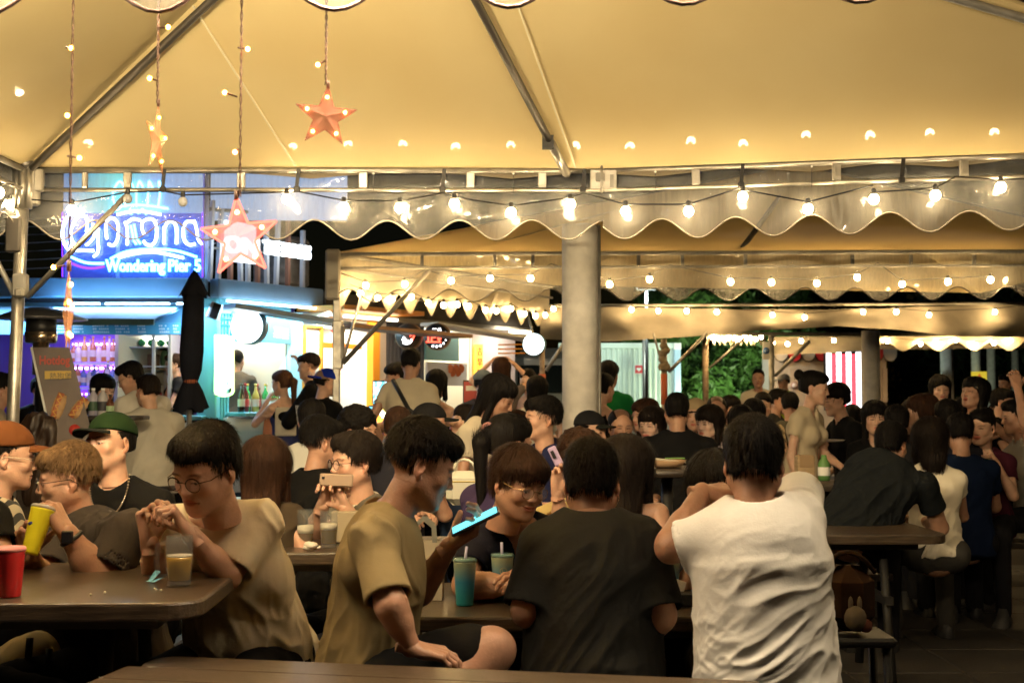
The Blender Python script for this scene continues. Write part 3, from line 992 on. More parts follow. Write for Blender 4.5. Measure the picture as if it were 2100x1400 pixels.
    if hat:
        hm_ = cloth('hat_%02x%02x%02x' % tuple(int(c * 255) for c in hat['c']), hat['c'])
        f = Field((-.12, -.22, -.02), (.12, .14, .17), .005)
        f.ell((0, .016, .048), (.090, .108, .092), k=0)
        f.half((0, -.12, -1), -.046, k=.004)
        V, F = f.mesh(); N = normals(V, F)
        a = np.arctan2(V[:, 0], V[:, 1] - .016)
        seam = np.exp(-(np.abs(((a / (math.pi / 3)) % 1) - .5) * 2 - 1) ** 2 * 300) * .0015
        V = V - N * seam[:, None].astype(np.float32)
        back = hat.get('rev', 0)
        HH = HM @ (Rz(180) if back else Matrix.Identity(4))
        cap = link('cap', mesh_np('cap', xf(HH, V) - A3(base), F, mats=[hm_])); cap.parent = o
        if hat.get('brim', 1):
            b = MB(); bm = cloth('brim_%02x%02x%02x' % tuple(int(c * 255) for c in hat.get('b', hat['c'])), hat.get('b', hat['c']))
            vs = []; n = 12
            for k_, (zz, th) in enumerate(((.002, 1), (-.006, 1))):
                for i in range(n + 1):
                    t = math.pi * i / n
                    x = .078 * math.cos(t); 
                    vs.append(Vector((x, -.072 - .0 * math.sin(t), .056 + zz - (x / .078) ** 2 * .014)))
                    vs.append(Vector((x * 1.0, -.070 - .100 * math.sin(t) ** .7, .052 + zz - (x / .078) ** 2 * .016)))
            fs = []; m2 = (n + 1) * 2
            for i in range(n):
                a_ = 2 * i; fs.append((a_, a_ + 1, a_ + 3, a_ + 2)); fs.append((m2 + a_, m2 + a_ + 2, m2 + a_ + 3, m2 + a_ + 1)); fs.append((a_ + 1, m2 + a_ + 1, m2 + a_ + 3, a_ + 3))
            b.add([HH @ v for v in vs], fs, bm, True); b.build('brim', None, cap)
    J['HM'] = HM
    PEOPLE.append((o, J))
    return o, J
# ================================================================ the setting
random.seed(5)
M_steel = mat('galvanised', (.42, .40, .36), .38, metal=.85, bump=.15, bscale=60, var=.3, vscale=12)
M_steel2 = mat('painted_steel', (.25, .24, .22), .5, metal=.4, var=.3, vscale=8, bump=.1)
M_black = mat('black_plastic', (.012, .012, .013), .45)
M_white = mat('white_paint', (.75, .75, .73), .5, var=.06)
M_wood = mat('table_wood', (.058, .040, .026), .30, bump=.3, bscale=20, stretch=(1.2, 18, 18), var=.55, vscale=6, coat=.30, coatr=.22, spec=.5)
M_bench = mat('bench_wood', (.030, .021, .015), .38, bump=.25, bscale=20, stretch=(1.2, 18, 18), var=.35, vscale=6, coat=.3, coatr=.3)
M_canvas_dark = mat('dark_canvas', (.22, .195, .155), .75, bump=.6, bscale=3, var=.15, vscale=4)
M_conc = mat('concrete', (.80, .76, .70), .8, bump=.3, bscale=50, var=.12, vscale=9)
M_bulb = emat('bulb_glow', (1.0, .73, .38), 60)
M_bulb2 = emat('bulb_glow_far', (1.0, .66, .28), 95)
M_bulb3 = emat('bulb_glow_near', (1.0, .78, .50), 430)

# roof vinyl: matt cloth under a glossy skin that mirrors the bulbs
def roof_mat():
    m, nt, b = _nt('roof_vinyl'); MATS['roof_vinyl'] = m
    b.inputs['Base Color'].default_value = (.80, .74, .60, 1)
    b.inputs['Roughness'].default_value = .75
    b.inputs['Specular IOR Level'].default_value = .2
    b.inputs['Coat Weight'].default_value = .38; b.inputs['Coat Roughness'].default_value = .045
    n = nt.nodes.new('ShaderNodeTexNoise'); n.inputs['Scale'].default_value = 1.1; n.inputs['Detail'].default_value = 3
    tc = nt.nodes.new('ShaderNodeTexCoord'); nt.links.new(tc.outputs['Object'], n.inputs['Vector'])
    bp = nt.nodes.new('ShaderNodeBump'); bp.inputs['Strength'].default_value = .12; bp.inputs['Distance'].default_value = .08
    nt.links.new(n.outputs[0], bp.inputs['Height'])
    n2 = nt.nodes.new('ShaderNodeTexNoise'); n2.inputs['Scale'].default_value = 60; n2.inputs['Detail'].default_value = 6
    nt.links.new(tc.outputs['Object'], n2.inputs['Vector'])
    b2 = nt.nodes.new('ShaderNodeBump'); b2.inputs['Strength'].default_value = .12; b2.inputs['Distance'].default_value = .002
    n2.inputs['Scale'].default_value = 22; nt.links.new(n2.outputs[0], b2.inputs['Height']); nt.links.new(bp.outputs[0], b2.inputs['Normal'])
    nt.links.new(b2.outputs[0], b.inputs['Normal']); nt.links.new(bp.outputs[0], b.inputs['Coat Normal'])
    r = nt.nodes.new('ShaderNodeValToRGB'); r.color_ramp.elements[0].color = (.72, .57, .29, 1); r.color_ramp.elements[1].color = (.80, .66, .36, 1)
    r.color_ramp.elements[0].position = .3; r.color_ramp.elements[1].position = .6
    nt.links.new(n.outputs[0], r.inputs[0]); nt.links.new(r.outputs[0], b.inputs['Base Color'])
    tl = nt.nodes.new('ShaderNodeBsdfTranslucent'); tl.inputs[0].default_value = (.80, .60, .28, 1)
    mx = nt.nodes.new('ShaderNodeMixShader'); mx.inputs[0].default_value = .30
    nt.links.new(b.outputs[0], mx.inputs[1]); nt.links.new(tl.outputs[0], mx.inputs[2]); nt.links.new(mx.outputs[0], nt.nodes['Material Output'].inputs[0])
    return m
M_roof = roof_mat()
def film_mat():
    """clear vinyl: mostly see-through, hazy with dried streaks, glossy"""
    m = bpy.data.materials.new('clear_vinyl'); m.use_nodes = True; nt = m.node_tree; nt.nodes.clear(); L = nt.links
    o = nt.nodes.new('ShaderNodeOutputMaterial')
    tc = nt.nodes.new('ShaderNodeTexCoord'); mp = nt.nodes.new('ShaderNodeMapping'); mp.inputs['Scale'].default_value = (55, 55, 2.2)
    L.new(tc.outputs['Object'], mp.inputs[0])
    n = nt.nodes.new('ShaderNodeTexNoise'); n.inputs['Scale'].default_value = 1; n.inputs['Detail'].default_value = 5
    L.new(mp.outputs[0], n.inputs['Vector'])
    r = nt.nodes.new('ShaderNodeMapRange'); r.inputs[1].default_value = .3; r.inputs[2].default_value = .75; r.inputs[3].default_value = .15; r.inputs[4].default_value = .31
    L.new(n.outputs[0], r.inputs[0])
    tr = nt.nodes.new('ShaderNodeBsdfTransparent'); tr.inputs[0].default_value = (.93, .92, .88, 1)
    tl = nt.nodes.new('ShaderNodeBsdfTranslucent'); tl.inputs[0].default_value = (.75, .75, .72, 1)
    df = nt.nodes.new('ShaderNodeBsdfDiffuse'); df.inputs[0].default_value = (.58, .58, .56, 1)
    mx0 = nt.nodes.new('ShaderNodeMixShader'); mx0.inputs[0].default_value = .45
    L.new(df.outputs[0], mx0.inputs[1]); L.new(tl.outputs[0], mx0.inputs[2])
    mx = nt.nodes.new('ShaderNodeMixShader'); L.new(r.outputs[0], mx.inputs[0]); L.new(tr.outputs[0], mx.inputs[1]); L.new(mx0.outputs[0], mx.inputs[2])
    gl = nt.nodes.new('ShaderNodeBsdfGlossy'); gl.inputs['Roughness'].default_value = .06
    n2 = nt.nodes.new('ShaderNodeTexNoise'); n2.inputs['Scale'].default_value = 4.5; n2.inputs['Detail'].default_value = 3
    L.new(tc.outputs['Object'], n2.inputs['Vector'])
    bp = nt.nodes.new('ShaderNodeBump'); bp.inputs['Strength'].default_value = .45; bp.inputs['Distance'].default_value = .04
    L.new(n2.outputs[0], bp.inputs['Height']); L.new(bp.outputs[0], gl.inputs['Normal'])
    fr = nt.nodes.new('ShaderNodeFresnel'); fr.inputs[0].default_value = 1.28; L.new(bp.outputs[0], fr.inputs['Normal'])
    mx2 = nt.nodes.new('ShaderNodeMixShader'); L.new(fr.outputs[0], mx2.inputs[0]); L.new(mx.outputs[0], mx2.inputs[1]); L.new(gl.outputs[0], mx2.inputs[2])
    L.new(mx2.outputs[0], o.inputs[0])
    MATS['clear_vinyl'] = m; return m
M_film = film_mat()
M_trim = mat('hem_tape', (.24, .21, .17), .5, coat=.3)
M_trim_dark = mat('hem_tape_brown', (.10, .06, .05), .5)

# ---------------------------------------------------------------- ground
b = MB(); b.add([(-60, -20, 0), (60, -20, 0), (60, 90, 0), (-60, 90, 0)], [(0, 1, 2, 3)], mat('asphalt', (.028, .026, .024), .7, bump=.5, bscale=70, var=.25, vscale=1.5))
ground = b.build('ground', kind='structure')
tag(ground, 'dark paved ground under the tables and benches', None)
b = MB(); b.box((0, 0, .012), (.594, .594, .016), mat('paving', (.035, .031, .027), .6, bump=.4, bscale=45, var=.3, vscale=2.2, coat=.15, coatr=.35), bev=.004)
slab0 = b.build('paving_slab'); slab0.parent = ground
n = 0
for i in range(-8, 14):
    for j in range(0, 14):
        o = slab0 if n == 0 else slab0.copy()
        if n: COL.objects.link(o)
        o.location = (i * .6 + .2, 2.6 + j * .6, random.uniform(-.002, .002)); n += 1

# ---------------------------------------------------------------- helpers for the tents
_ball = MB(); _ball.ball((0, 0, -.032), .029, None, n=12, sq=(1, 1, 1.06)); _bme = None
def bulb_mesh(m, r):
    b = MB(); b.ball((0, 0, -r * 1.25), r, m, n=12, sq=(1, 1, 1.08))
    me = bpy.data.meshes.new('bulb'); me.from_pydata(b.v, [], b.f); me.materials.append(m); me.polygons.foreach_set('use_smooth', [True] * len(b.f)); return me
def socket_mesh(r):
    b = MB(); b.lathe([(r * .42, 0), (r * .5, r * .3), (r * .5, r * 1.1), (r * .3, r * 1.3)], (0, 0, -r * .35), M_black, n=8)
    me = bpy.data.meshes.new('socket'); me.from_pydata(b.v, [], b.f); me.materials.append(M_black); return me
BM = {k: (bulb_mesh(m, r), socket_mesh(r)) for k, (m, r) in {'a': (M_bulb, .0265), 'b': (M_bulb2, .0265), 'c': (M_bulb2, .034), 'n': (M_bulb3, .030), 's': (emat('bulb_glow_side', (1, .66, .28), 30), .028), 'off': (mat('frosted_bulb', (.7, .7, .7), .3, trans=.4), .026)}.items()}
def light_string(label, bulbs, cord, kind='a', group='strings of round bulbs', kinds=None):
    """bulbs: hanging points, cord: path of the cable"""
    t = empty('string_lights', cord[0], label, 'string lights', group)
    b = MB(); b.tube(cord, .0045, M_black, n=5, cap=False); b.build('cord', None, t)
    for i, p in enumerate(bulbs):
        k = kinds[i] if kinds else kind
        o = bpy.data.objects.new('bulb', BM[k][0]); COL.objects.link(o); o.parent = t; o.location = Vector(p) - t.location
        s = bpy.data.objects.new('socket', BM[k][1]); COL.objects.link(s); s.parent = o
    return t
def sag(a, b, n, drop):
    a = Vector(a); b = Vector(b)
    return [a.lerp(b, i / n) - Vector((0, 0, drop * 4 * (i / n) * (1 - i / n))) for i in range(n + 1)]
def auto_string(label, a, b, count, hang=3, drop=.05, kind='a', group='strings of round bulbs', skip=()):
    a = Vector(a); b = Vector(b); cord = []
    for h_ in range(hang):
        seg = sag(a.lerp(b, h_ / hang), a.lerp(b, (h_ + 1) / hang), 6, drop)
        cord += seg if h_ == 0 else seg[1:]
    bulbs = []
    for i in range(count):
        u = (i + .5) / count * (len(cord) - 1); k = int(u); f_ = u - k
        if i in skip: continue
        bulbs.append(cord[k].lerp(cord[min(k + 1, len(cord) - 1)], f_) + Vector((random.uniform(-.02, .02), 0, -.012)))
    return light_string(label, bulbs, cord, kind, group)
def valance(parent, a, b, top, deep, period, phase=0.0, m=None, trim=None, name='valance', wob=.02, seed=1, rows=7, amp=.055, step=.03, trimr=.005):
    """hanging skirt with a scalloped lower edge from a to b (a, b at its top edge)"""
    a = Vector(a); b = Vector(b); L = (b - a).length; n = max(4, int(L / step))
    nrm = Vector((0, 0, 1)).cross((b - a).normalized())
    V = []; low = []
    U = np.array([i / n * L for i in range(n + 1)])
    for i in range(n + 1):
        u = U[i]; p = a.lerp(b, i / n)
        d = deep - amp + amp * math.cos(2 * math.pi * (u - phase) / period)
        for r in range(rows + 1):
            v = r / rows
            w = wob * v * (math.sin(u * 5.1 + seed) + .7 * math.sin(u * 11.7 + seed * 2.3 + v * 2) + .5 * math.sin(u * 23 + v * 5 + seed)) * .6
            w += wob * .5 * math.sin(v * 7 + u * 8 + seed)
            V.append(p + nrm * w - Vector((0, 0, d * v)))
        low.append(V[-1])
    F = [(i * (rows + 1) + r, i * (rows + 1) + r + 1, (i + 1) * (rows + 1) + r + 1, (i + 1) * (rows + 1) + r) for i in range(n) for r in range(rows)]
    mb = MB(); mb.add(V, F, m or M_film, True); o = mb.build(name, None, parent)
    if trim:
        mb = MB(); mb.tube(low, trimr, trim, n=6); mb.build('hem', None, o)
    return o
def rail(parent, name, pts, r, m=None, n=10):
    b = MB(); b.tube(pts, r, m or M_steel, n=n); return b.build(name, None, parent)
def roof_panel(parent, A, B, apex, div=14, sagd=.06, m=None, low=0.0):
    """triangular cloth from eave A-B to the apex, slightly hollow"""
    A = Vector(A); B = Vector(B); C = Vector(apex); n = (B - A).cross(C - A).normalized()
    if n.z < 0: n = -n
    V = []; idx = {}
    for i in range(div + 1):
        for j in range(div + 1 - i):
            u = i / div; v = j / div; w = 1 - u - v
            k = 27 * u * v * w
            p = A * w + B * u + C * v - n * sagd * k
            idx[i, j] = len(V); V.append(p)
    F = []
    for i in range(div):
        for j in range(div - i):
            F.append((idx[i, j], idx[i + 1, j], idx[i, j + 1]))
            if j < div - i - 1: F.append((idx[i + 1, j], idx[i + 1, j + 1], idx[i, j + 1]))
    b = MB(); b.add(V, F, m or M_roof, True); return b.build('roof_panel', None, parent)

# ---------------------------------------------------------------- the tent overhead
YE = 7.0
zE = ZY(350, YE)
A_ = Vector((XY(45, YE), YE, zE)); Mj = Vector((XY(1240, YE), YE, zE))
Y2 = 6.55
Bx = P(2100, 320, Y2); dirB = (Bx - Mj); B_ = Mj + dirB * (4.2 / dirB.length)
apex = Vector((-.50, 5.05, zE + 1.10))
Cn = Vector((B_.x - .2, 2.9, zE)); Dn = Vector((A_.x - .02, 3.02, zE - .02)); Mn = Vector((.4, 3.0, zE))
tent = empty('marquee', (A_.x, A_.y, 0), 'big cream vinyl tent overhead with galvanised truss and clear scalloped skirt', 'tent', 'marquee tents')
Rf = P(1163, 352, YE - .05)
up_ = Vector((0, 0, .02))
roof_panel(tent, A_ + up_, Rf + up_ + Vector((.03, .05, 0)), apex, sagd=.015)
roof_panel(tent, Rf + up_ + Vector((.03, .05, 0)), B_ + up_, apex, sagd=.015)
roof_panel(tent, B_ + up_, Cn + up_, apex); roof_panel(tent, Cn + up_, Dn + up_, apex); roof_panel(tent, Dn + up_, A_ + up_, apex)
# seams in the cloth
def seam(p, q, par, r=.006, m=None):
    b = MB(); b.tube(sag(p, q, 6, .0), r, m or mat('seam_tape', (.72, .64, .45), .5), n=4); b.build('seam', None, par)
def on_roof(px, py, tris):
    """where the line of sight meets the given triangles"""
    o = Vector((0, 0, CAM_H)); d = P(px, py, 1) - o
    from mathutils.geometry import intersect_ray_tri
    for t in tris:
        h_ = intersect_ray_tri(t[0], t[1], t[2], d, o, False)
        if h_: return h_
    return None
_t1 = [(A_ + up_, Rf + up_, apex), (Rf + up_, B_ + up_, apex)]
for (x0, y0, x1, y1) in ((398, 6, 607, 338), (1062, 6, 1180, 340), (1765, 6, 1822, 318)):
    p = on_roof(x0, y0, _t1); q = on_roof(x1, y1, _t1)
    if p and q: seam(p - Vector((0, .02, .022)), q - Vector((0, .01, .012)), tent)
# rafters
for p, nm in ((A_, 'hip'), (B_, 'hip'), (Rf, 'rafter'), (Cn, 'hip'), (Dn, 'hip')):
    o_ = Vector((0, 0, -.055))
    rail(tent, nm, [p + o_ * .3, apex + o_ * 1.5], .021, mat('dark_steel', (.12, .11, .10), .4, metal=.7) if p is not B_ else M_steel2)
b = MB(); q0 = Rf + Vector((0, 0, -.02)); dd = (apex - Rf).normalized()
b.tube([q0 + dd * .02, q0 + dd * .28], .026, M_steel); b.build('rafter_sleeve', None, tent)
b = MB(); b.box(q0 + dd * .30 + Vector((-.01, 0, -.01)), (.06, .05, .07), M_black); b.build('knuckle', None, tent)
# truss along the eave
zl = .108
rail(tent, 'upper_rail', [A_ + Vector((.08, 0, 0)), Mj], .0165); rail(tent, 'upper_rail', [Mj, B_], .0165)
dz = Vector((0, 0, -zl))
rail(tent, 'lower_rail', [A_ + dz + Vector((.08, 0, 0)), Mj + dz], .0125); rail(tent, 'lower_rail', [Mj + dz, B_ + dz], .0125)
def onrail(px):
    """point of the eave rail at photo column px"""
    a, c = (A_, Mj) if px < 1240 else (Mj, B_)
    lo, hi = 0.0, 1.0
    for _ in range(40):
        mid = (lo + hi) / 2; p = a.lerp(c, mid)
        x = 1050 + FPX * p.x / (p.y * math.cos(PITCH) + (p.z - CAM_H) * math.sin(PITCH))
        if x < px: lo = mid
        else: hi = mid
    return a.lerp(c, lo)
for px, w_ in ((175, .03), (262, .045), (495, .045), (745, .048), (965, .046), (1112, .046), (1427, .046), (1715, .046), (1976, .046)):
    p = onrail(px); b = MB(); b.box(p + dz * .5 + Vector((0, -.002, 0)), (w_, .022, zl - .02), M_steel, bev=.004)
    b.box(p + dz * .5 + Vector((0, -.016, .0)), (w_ * .55, .008, zl * .5), M_steel); b.build('truss_bracket', None, tent)
b = MB(); p = onrail(1237) + dz * .5
b.box(p + Vector((0, -.022, 0)), (.150, .02, .115), M_steel, bev=.006); b.box(p + Vector((-.02, -.04, .01)), (.05, .02, .05), M_steel2, bev=.005)
b.tube([p + Vector((-.012, -.05, .09)), p + Vector((-.012, -.05, -.08))], .007, M_steel2, n=6); b.box(p + Vector((.045, -.036, -.01)), (.02, .014, .07), M_steel2)
b.build('hinge_plate', None, tent)
for px in (338, 612, 910, 1197, 1520, 1848):
    p = onrail(px); b = MB()
    b.box(p + dz * .42 + Vector((0, -.024, 0)), (.020, .006, zl * .95), M_black, rot=Matrix.Rotation(.10, 3, 'Y'))
    b.box(p + dz + Vector((-.005, -.022, 0)), (.034, .018, .032), M_black, bev=.004); b.build('strap', None, tent)
# grey flap of the roof edge hanging between the rails
for px in (640, 1050, 1345, 1665, 1950):
    a, c = onrail(px - 150), onrail(px + 150); V = []; n = 12
    for i in range(n + 1):
        q = a.lerp(c, i / n); k = max(0, 1 - abs(i / n * 2 - 1)) ** 1.2
        V += [q + Vector((0, .012, .015)), q + Vector((0, .014 - .02 * k, -.012 - .035 * k))]
    b = MB(); b.add(V, [(2 * i, 2 * i + 1, 2 * i + 3, 2 * i + 2) for i in range(n)], mat('grey_flap', (.20, .17, .12), .7), True)
    b.build('roof_flap', None, tent)
for px in (502, 767, 1053, 1343, 1663):   # thin ties
    p = onrail(px); b = MB(); b.tube([p + Vector((0, -.02, -.02)), p + dz + Vector((0, -.015, -.02))], .002, M_black, n=4); b.ball(p + Vector((0, -.022, -.02)), .007, M_white, n=6); b.build('tie', None, tent)
# skirt
ofs = Vector((0, .045, -.005))
v1 = valance(tent, A_ + ofs + Vector((-.45, 0, 0)), Mj + ofs, zE, .375, .405, phase=.405 * .5 + .43, trim=M_trim, seed=1.3, wob=.016)
v2 = valance(tent, Mj + ofs, B_ + ofs, zE, .375, .405, phase=.12, trim=M_trim, seed=4.1, wob=.016)
# left pole with its head, braces
px_, py_ = A_.x, A_.y
b = MB(); b.tube([(px_ - .085, py_, 0), (px_ - .01, py_, zE + .02)], .034, M_steel, n=14); tp = b.build('pole', None, tent)
b = MB()
for dx, r in ((-.035, .020), (.0, .026), (.036, .020)): b.tube([(px_ + dx, py_ - .045, zE - .22), (px_ + dx, py_ - .045, zE + .01)], r, M_steel, n=10)
b.box((px_ + .01, py_ - .02, zE - .10), (.15, .05, .20), M_steel, bev=.01); b.box((px_ + .085, py_ - .03, zE - .06), (.05, .04, .13), M_steel, bev=.008)
b.box((px_ - .05, py_ - .02, zE - .36), (.085, .06, .2), mat('dark_steel', (0, 0, 0)), bev=.01)
b.build('pole_head', None, tent)
b = MB(); b.box(P(42, 585, YE - .05), (.075, .07, .13), M_steel2, bev=.01); b.box(P(40, 600, YE - .09), (.05, .03, .05), M_steel, bev=.01); b.build('slider', None, tent)
b = MB(); b.lathe([(.04, .0), (.055, .03), (.03, .09), (.045, .12)], (px_ + .01, py_ - .03, zE), mat('dark_steel', (0, 0, 0)), n=10); b.build('corner_boot', None, tent)
rail(tent, 'brace', [P(262, 398, YE - .03), P(55, 610, YE - .04)], .016)
rail(tent, 'brace', [P(-40, 470, YE + .05), P(30, 606, YE)], .016, M_steel2)
rail(tent, 'side_rail', [A_, Dn], .016); rail(tent, 'side_rail', [A_ + dz, Dn + dz], .012); rail(tent, 'side_rail', [B_, Cn], .016)
valance(tent, Dn + Vector((-.04, 0, 0)), A_ + Vector((-.04, 0, 0)), zE, .36, .405, seed=2, trim=M_trim)
rail(tent, 'pole', [(Dn.x, Dn.y, 0), Dn], .034); rail(tent, 'pole', [(B_.x, B_.y, 0), B_], .034); rail(tent, 'pole', [(Cn.x, Cn.y, 0), Cn], .034)
# near eave, its skirt peeps in at the top of the view
nz0 = ZY(24, 3.0); nzt = nz0 + .36
NA = Vector((-2.9, 3.0, nzt - .01)); NB = Vector((3.3, 3.0, nzt + .075))
rail(tent, 'upper_rail', [NA, NB], .0165); rail(tent, 'lower_rail', [NA + dz, NB + dz], .0125)
xb = XY(308, 3.0) - NA.x
valance(tent, NA + Vector((0, .03, 0)), NB + Vector((0, .03, 0)), nzt, .37, .425, phase=xb, trim=M_trim_dark, seed=6, wob=.008, trimr=.006)

# strings of bulbs of this tent
fr = [(22, 408), (148, 418), (262, 396), (375, 402), (588, 396), (705, 413), (820, 414), (932, 406), (1048, 424), (1170, 407), (1283, 421), (1412, 421), (1523, 391), (1657, 416), (1792, 396), (1918, 388), (2052, 371)]
def yrail(px): return onrail(max(60, px)).y - .05
bp_ = [P(x, y, yrail(x)) for x, y in fr]
cord = [P(-60, 385, YE - .06)]
hang = {338: 392, 612: 393, 910: 396, 1197: 396, 1520: 385, 1790: 380, 1960: 362, 2110: 366}
allp = sorted([(x, y - 2) for x, y in fr] + [(k, v) for k, v in hang.items()])
cord += [P(x, y, yrail(x)) for x, y in allp]
light_string('string of round bulbs along the front truss below the cream roof', bp_, cord, 'a', kinds=['a', 'a', 'off', 'off', 'a'] + ['a'] * 12)
auto_string('string of bulbs under the left side rail beside the pole', Dn + Vector((.05, .2, -.13)), A_ + Vector((.05, -.3, -.13)), 10, 3, kind='a')
auto_string('string of bulbs under the near rail above the hanging stars', NA + Vector((.1, .0, -.12)), NA.lerp(NB, .80) + Vector((-.1, .0, -.12)), 13, 5, kind='n')
auto_string('string of bulbs under the right side rail outside the picture', B_ + Vector((-.05, -.2, -.13)), Cn + Vector((-.05, .2, -.13)), 9, 3, kind='a')

# ---------------------------------------------------------------- second tent
Y3 = 11.0; z3 = ZY(522, Y3)
tA = Vector((XY(690, Y3), Y3, z3)); tB = Vector((XY(2100, Y3) + 1.2, Y3 - .1, z3 + .02)); tS = Vector((.45, 14.2, z3))
tA.z = z3
tent2 = empty('marquee', (tA.x, tA.y, 0), 'second cream tent with clear scalloped skirt, beyond the round concrete column', 'tent', 'marquee tents')
ap2 = Vector((3.0, 13.2, z3 + 1.2)); tBk = Vector((tB.x, 15.2, z3))
roof_panel(tent2, tA + up_, tB + up_, ap2, sagd=.08); roof_panel(tent2, tS + up_, tA + up_, ap2); roof_panel(tent2, tBk + up_, tS + up_, ap2); roof_panel(tent2, tB + up_, tBk + up_, ap2)
rail(tent2, 'upper_rail', [tA, tB], .018, M_steel2); rail(tent2, 'lower_rail', [tA + dz * 1.1, tB + dz * 1.1], .013, M_steel2)
rail(tent2, 'upper_rail', [tA, tS], .018, M_steel2); rail(tent2, 'lower_rail', [tA + dz * 1.1, tS + dz * 1.1], .013, M_steel2)
for px in (865, 1015, 1093, 1310, 1400, 1530, 1750, 1870, 2000):
    p = Vector((XY(px, Y3), Y3 - .01, z3)); b = MB(); b.box(p + dz * .55 + Vector((0, -.02, 0)), (.03, .02, zl), M_black if px in (1093, 1310, 1750) else M_steel2); b.build('truss_bracket', None, tent2)
valance(tent2, tA + Vector((.02, -.05, .01)), tB + Vector((0, -.05, .01)), z3, .43, .437, phase=.09 + .437 * .5, trim=M_trim, seed=3.3, wob=.035, amp=.055)
valance(tent2, tA + Vector((-.03, 0, .01)), tS + Vector((-.03, 0, .01)), z3, .46, .34, phase=.1, m=mat('cream_skirt', (.42, .37, .27), .5, coat=.3), trim=M_trim, seed=5.3, wob=.01, amp=.085)
b = MB(); b.box(tA + Vector((-.03, -.06, -.18)), (.13, .04, .44), mat('corner_cloth', (.62, .56, .46), .6, bump=.4, bscale=12), bev=.02); b.box(tA + Vector((-.07, 0, -.18)), (.05, .12, .43), mat('corner_cloth', (0, 0, 0)), bev=.02); b.build('corner_flap', None, tent2)
b = MB(); b.box((tA.x, tA.y, z3 / 2 + .4), (.062, .062, z3 - .8), M_steel, bev=.008); b.box((tA.x + .01, tA.y, 1.88), (.085, .085, .42), M_steel, bev=.008); b.tube([(tA.x, tA.y, 0), (tA.x, tA.y, .9)], .028, M_steel2); b.box((tA.x + .05, tA.y - .02, 1.9), (.04, .05, .3), M_steel2, bev=.01)
b.build('pole', None, tent2)
rail(tent2, 'brace', [P(882, 552, Y3 + .02), P(703, 745, Y3 - .05)], .022, M_steel2); rail(tent2, 'brace', [P(742, 605, Y3 + .2), P(700, 750, Y3)], .014)
rail(tent2, 'hip', [tA + Vector((0, 0, -.03)), ap2], .02, M_steel2); rail(tent2, 'hip', [tB, ap2], .02, M_steel2)
rail(tent2, 'rafter', [Vector((XY(1515, Y3), Y3, z3)), ap2 + Vector((0, 0, -.08))], .024, M_steel2)
rail(tent2, 'rafter', [Vector((XY(930, Y3), Y3, z3)), ap2 + Vector((-.3, 0, -.05))], .008, mat('seam_tape', (0, 0, 0)))
s2 = [(750, 578), (830, 575), (925, 568), (1005, 563), (1088, 563), (1250, 575), (1332, 565), (1498, 570), (1582, 571), (1675, 573), (1758, 561), (1850, 575), (1944, 570), (2031, 566)]
c2 = [P(700, 560, Y3 + .08)]
for i, (x, y) in enumerate(s2):
    c2 += [P(x, y, Y3 + .08)]
    if i in (1, 4, 6, 10): c2 += [P(x + 42, y - 22, Y3 + .08)]
light_string('string of round bulbs behind the second tent skirt, right of the slim pole', [P(x, y, Y3 + .08) for x, y in s2], c2, 'b')
auto_string('string of small bulbs along the left side skirt of the second tent', tA + Vector((.1, .1, -.25)), tS + Vector((0, 0, -.25)), 14, 4, kind='s')

# round concrete column with conduit
cX = XY(1190, 9.0); ctop = ZY(462, 9.0)
col = empty('concrete_column', (cX, 9.0, 0), 'big round concrete column in the middle of the seating area', 'column', 'round concrete columns')
b = MB(); b.lathe([(.128, 0), (.128, ctop - .02), (.12, ctop)], (cX, 9.0, 0), M_conc, n=32); b.build('shaft', None, col)
b = MB(); b.tube([(cX + .135, 8.98, 0), (cX + .135, 8.98, ctop)], .012, M_steel2, n=6); b.build('conduit', None, col)
for (px, w_, Y, y0, lab) in ((1787, 36, 18.6, 690, 'concrete column in front of the red and white striped booth'), (1943, 26, 25.5, 712, 'far concrete column behind the long-haired standing woman'),
                        (2003, 19, 33, 715, 'far concrete column carrying the yellow warning sign'), (2034, 17, 38, 715, 'thin far concrete column right of the yellow sign'), (2083, 14, 45, 730, 'farthest thin concrete column near the right edge')):
    r = w_ / 2 * Y / FPX; X_ = XY(px, Y); zt = ZY(y0 - 12, Y)
    c = empty('concrete_column', (X_, Y, 0), lab, 'column', 'round concrete columns')
    b = MB(); b.lathe([(r, 0), (r, zt)], (X_, Y, 0), M_conc, n=20); b.build('shaft', None, c)

# ---------------------------------------------------------------- third and fourth rows: opaque dark canvas skirts
def canvas(parent, pts_top, pts_bot, Y, m, name='canvas_skirt', n=60, sd=1):
    """opaque hanging cloth; tops and bottoms given as (px, py)"""
    def ip(pts, x):
        for (x0, y0), (x1, y1) in zip(pts, pts[1:]):
            if x <= x1: return y0 + (y1 - y0) * max(0, (x - x0)) / (x1 - x0)
        return pts[-1][1]
    V = []; x0, x1 = pts_top[0][0], pts_top[-1][0]; R = 6
    for i in range(n + 1):
        x = x0 + (x1 - x0) * i / n; yt = ip(pts_top, x); yb = ip(pts_bot, x)
        for r in range(R + 1):
            v = r / R; p = P(x, yt + (yb - yt) * v, Y)
            w = .11 * (math.sin(p.x * 2.3 + v * 3.4 + sd) * v + .6 * abs(math.sin(p.x * 4.1 - v * 2.6 + sd)) ** .6 + .12 * math.sin(p.x * 15 + v * 6))
            V.append(p + Vector((0, w, 0)))
    b = MB(); b.add(V, [(i * (R + 1) + r, i * (R + 1) + r + 1, (i + 1) * (R + 1) + r + 1, (i + 1) * (R + 1) + r) for i in range(n) for r in range(R)], m, True)
    return b.build(name, None, parent)
Y4 = 15.2
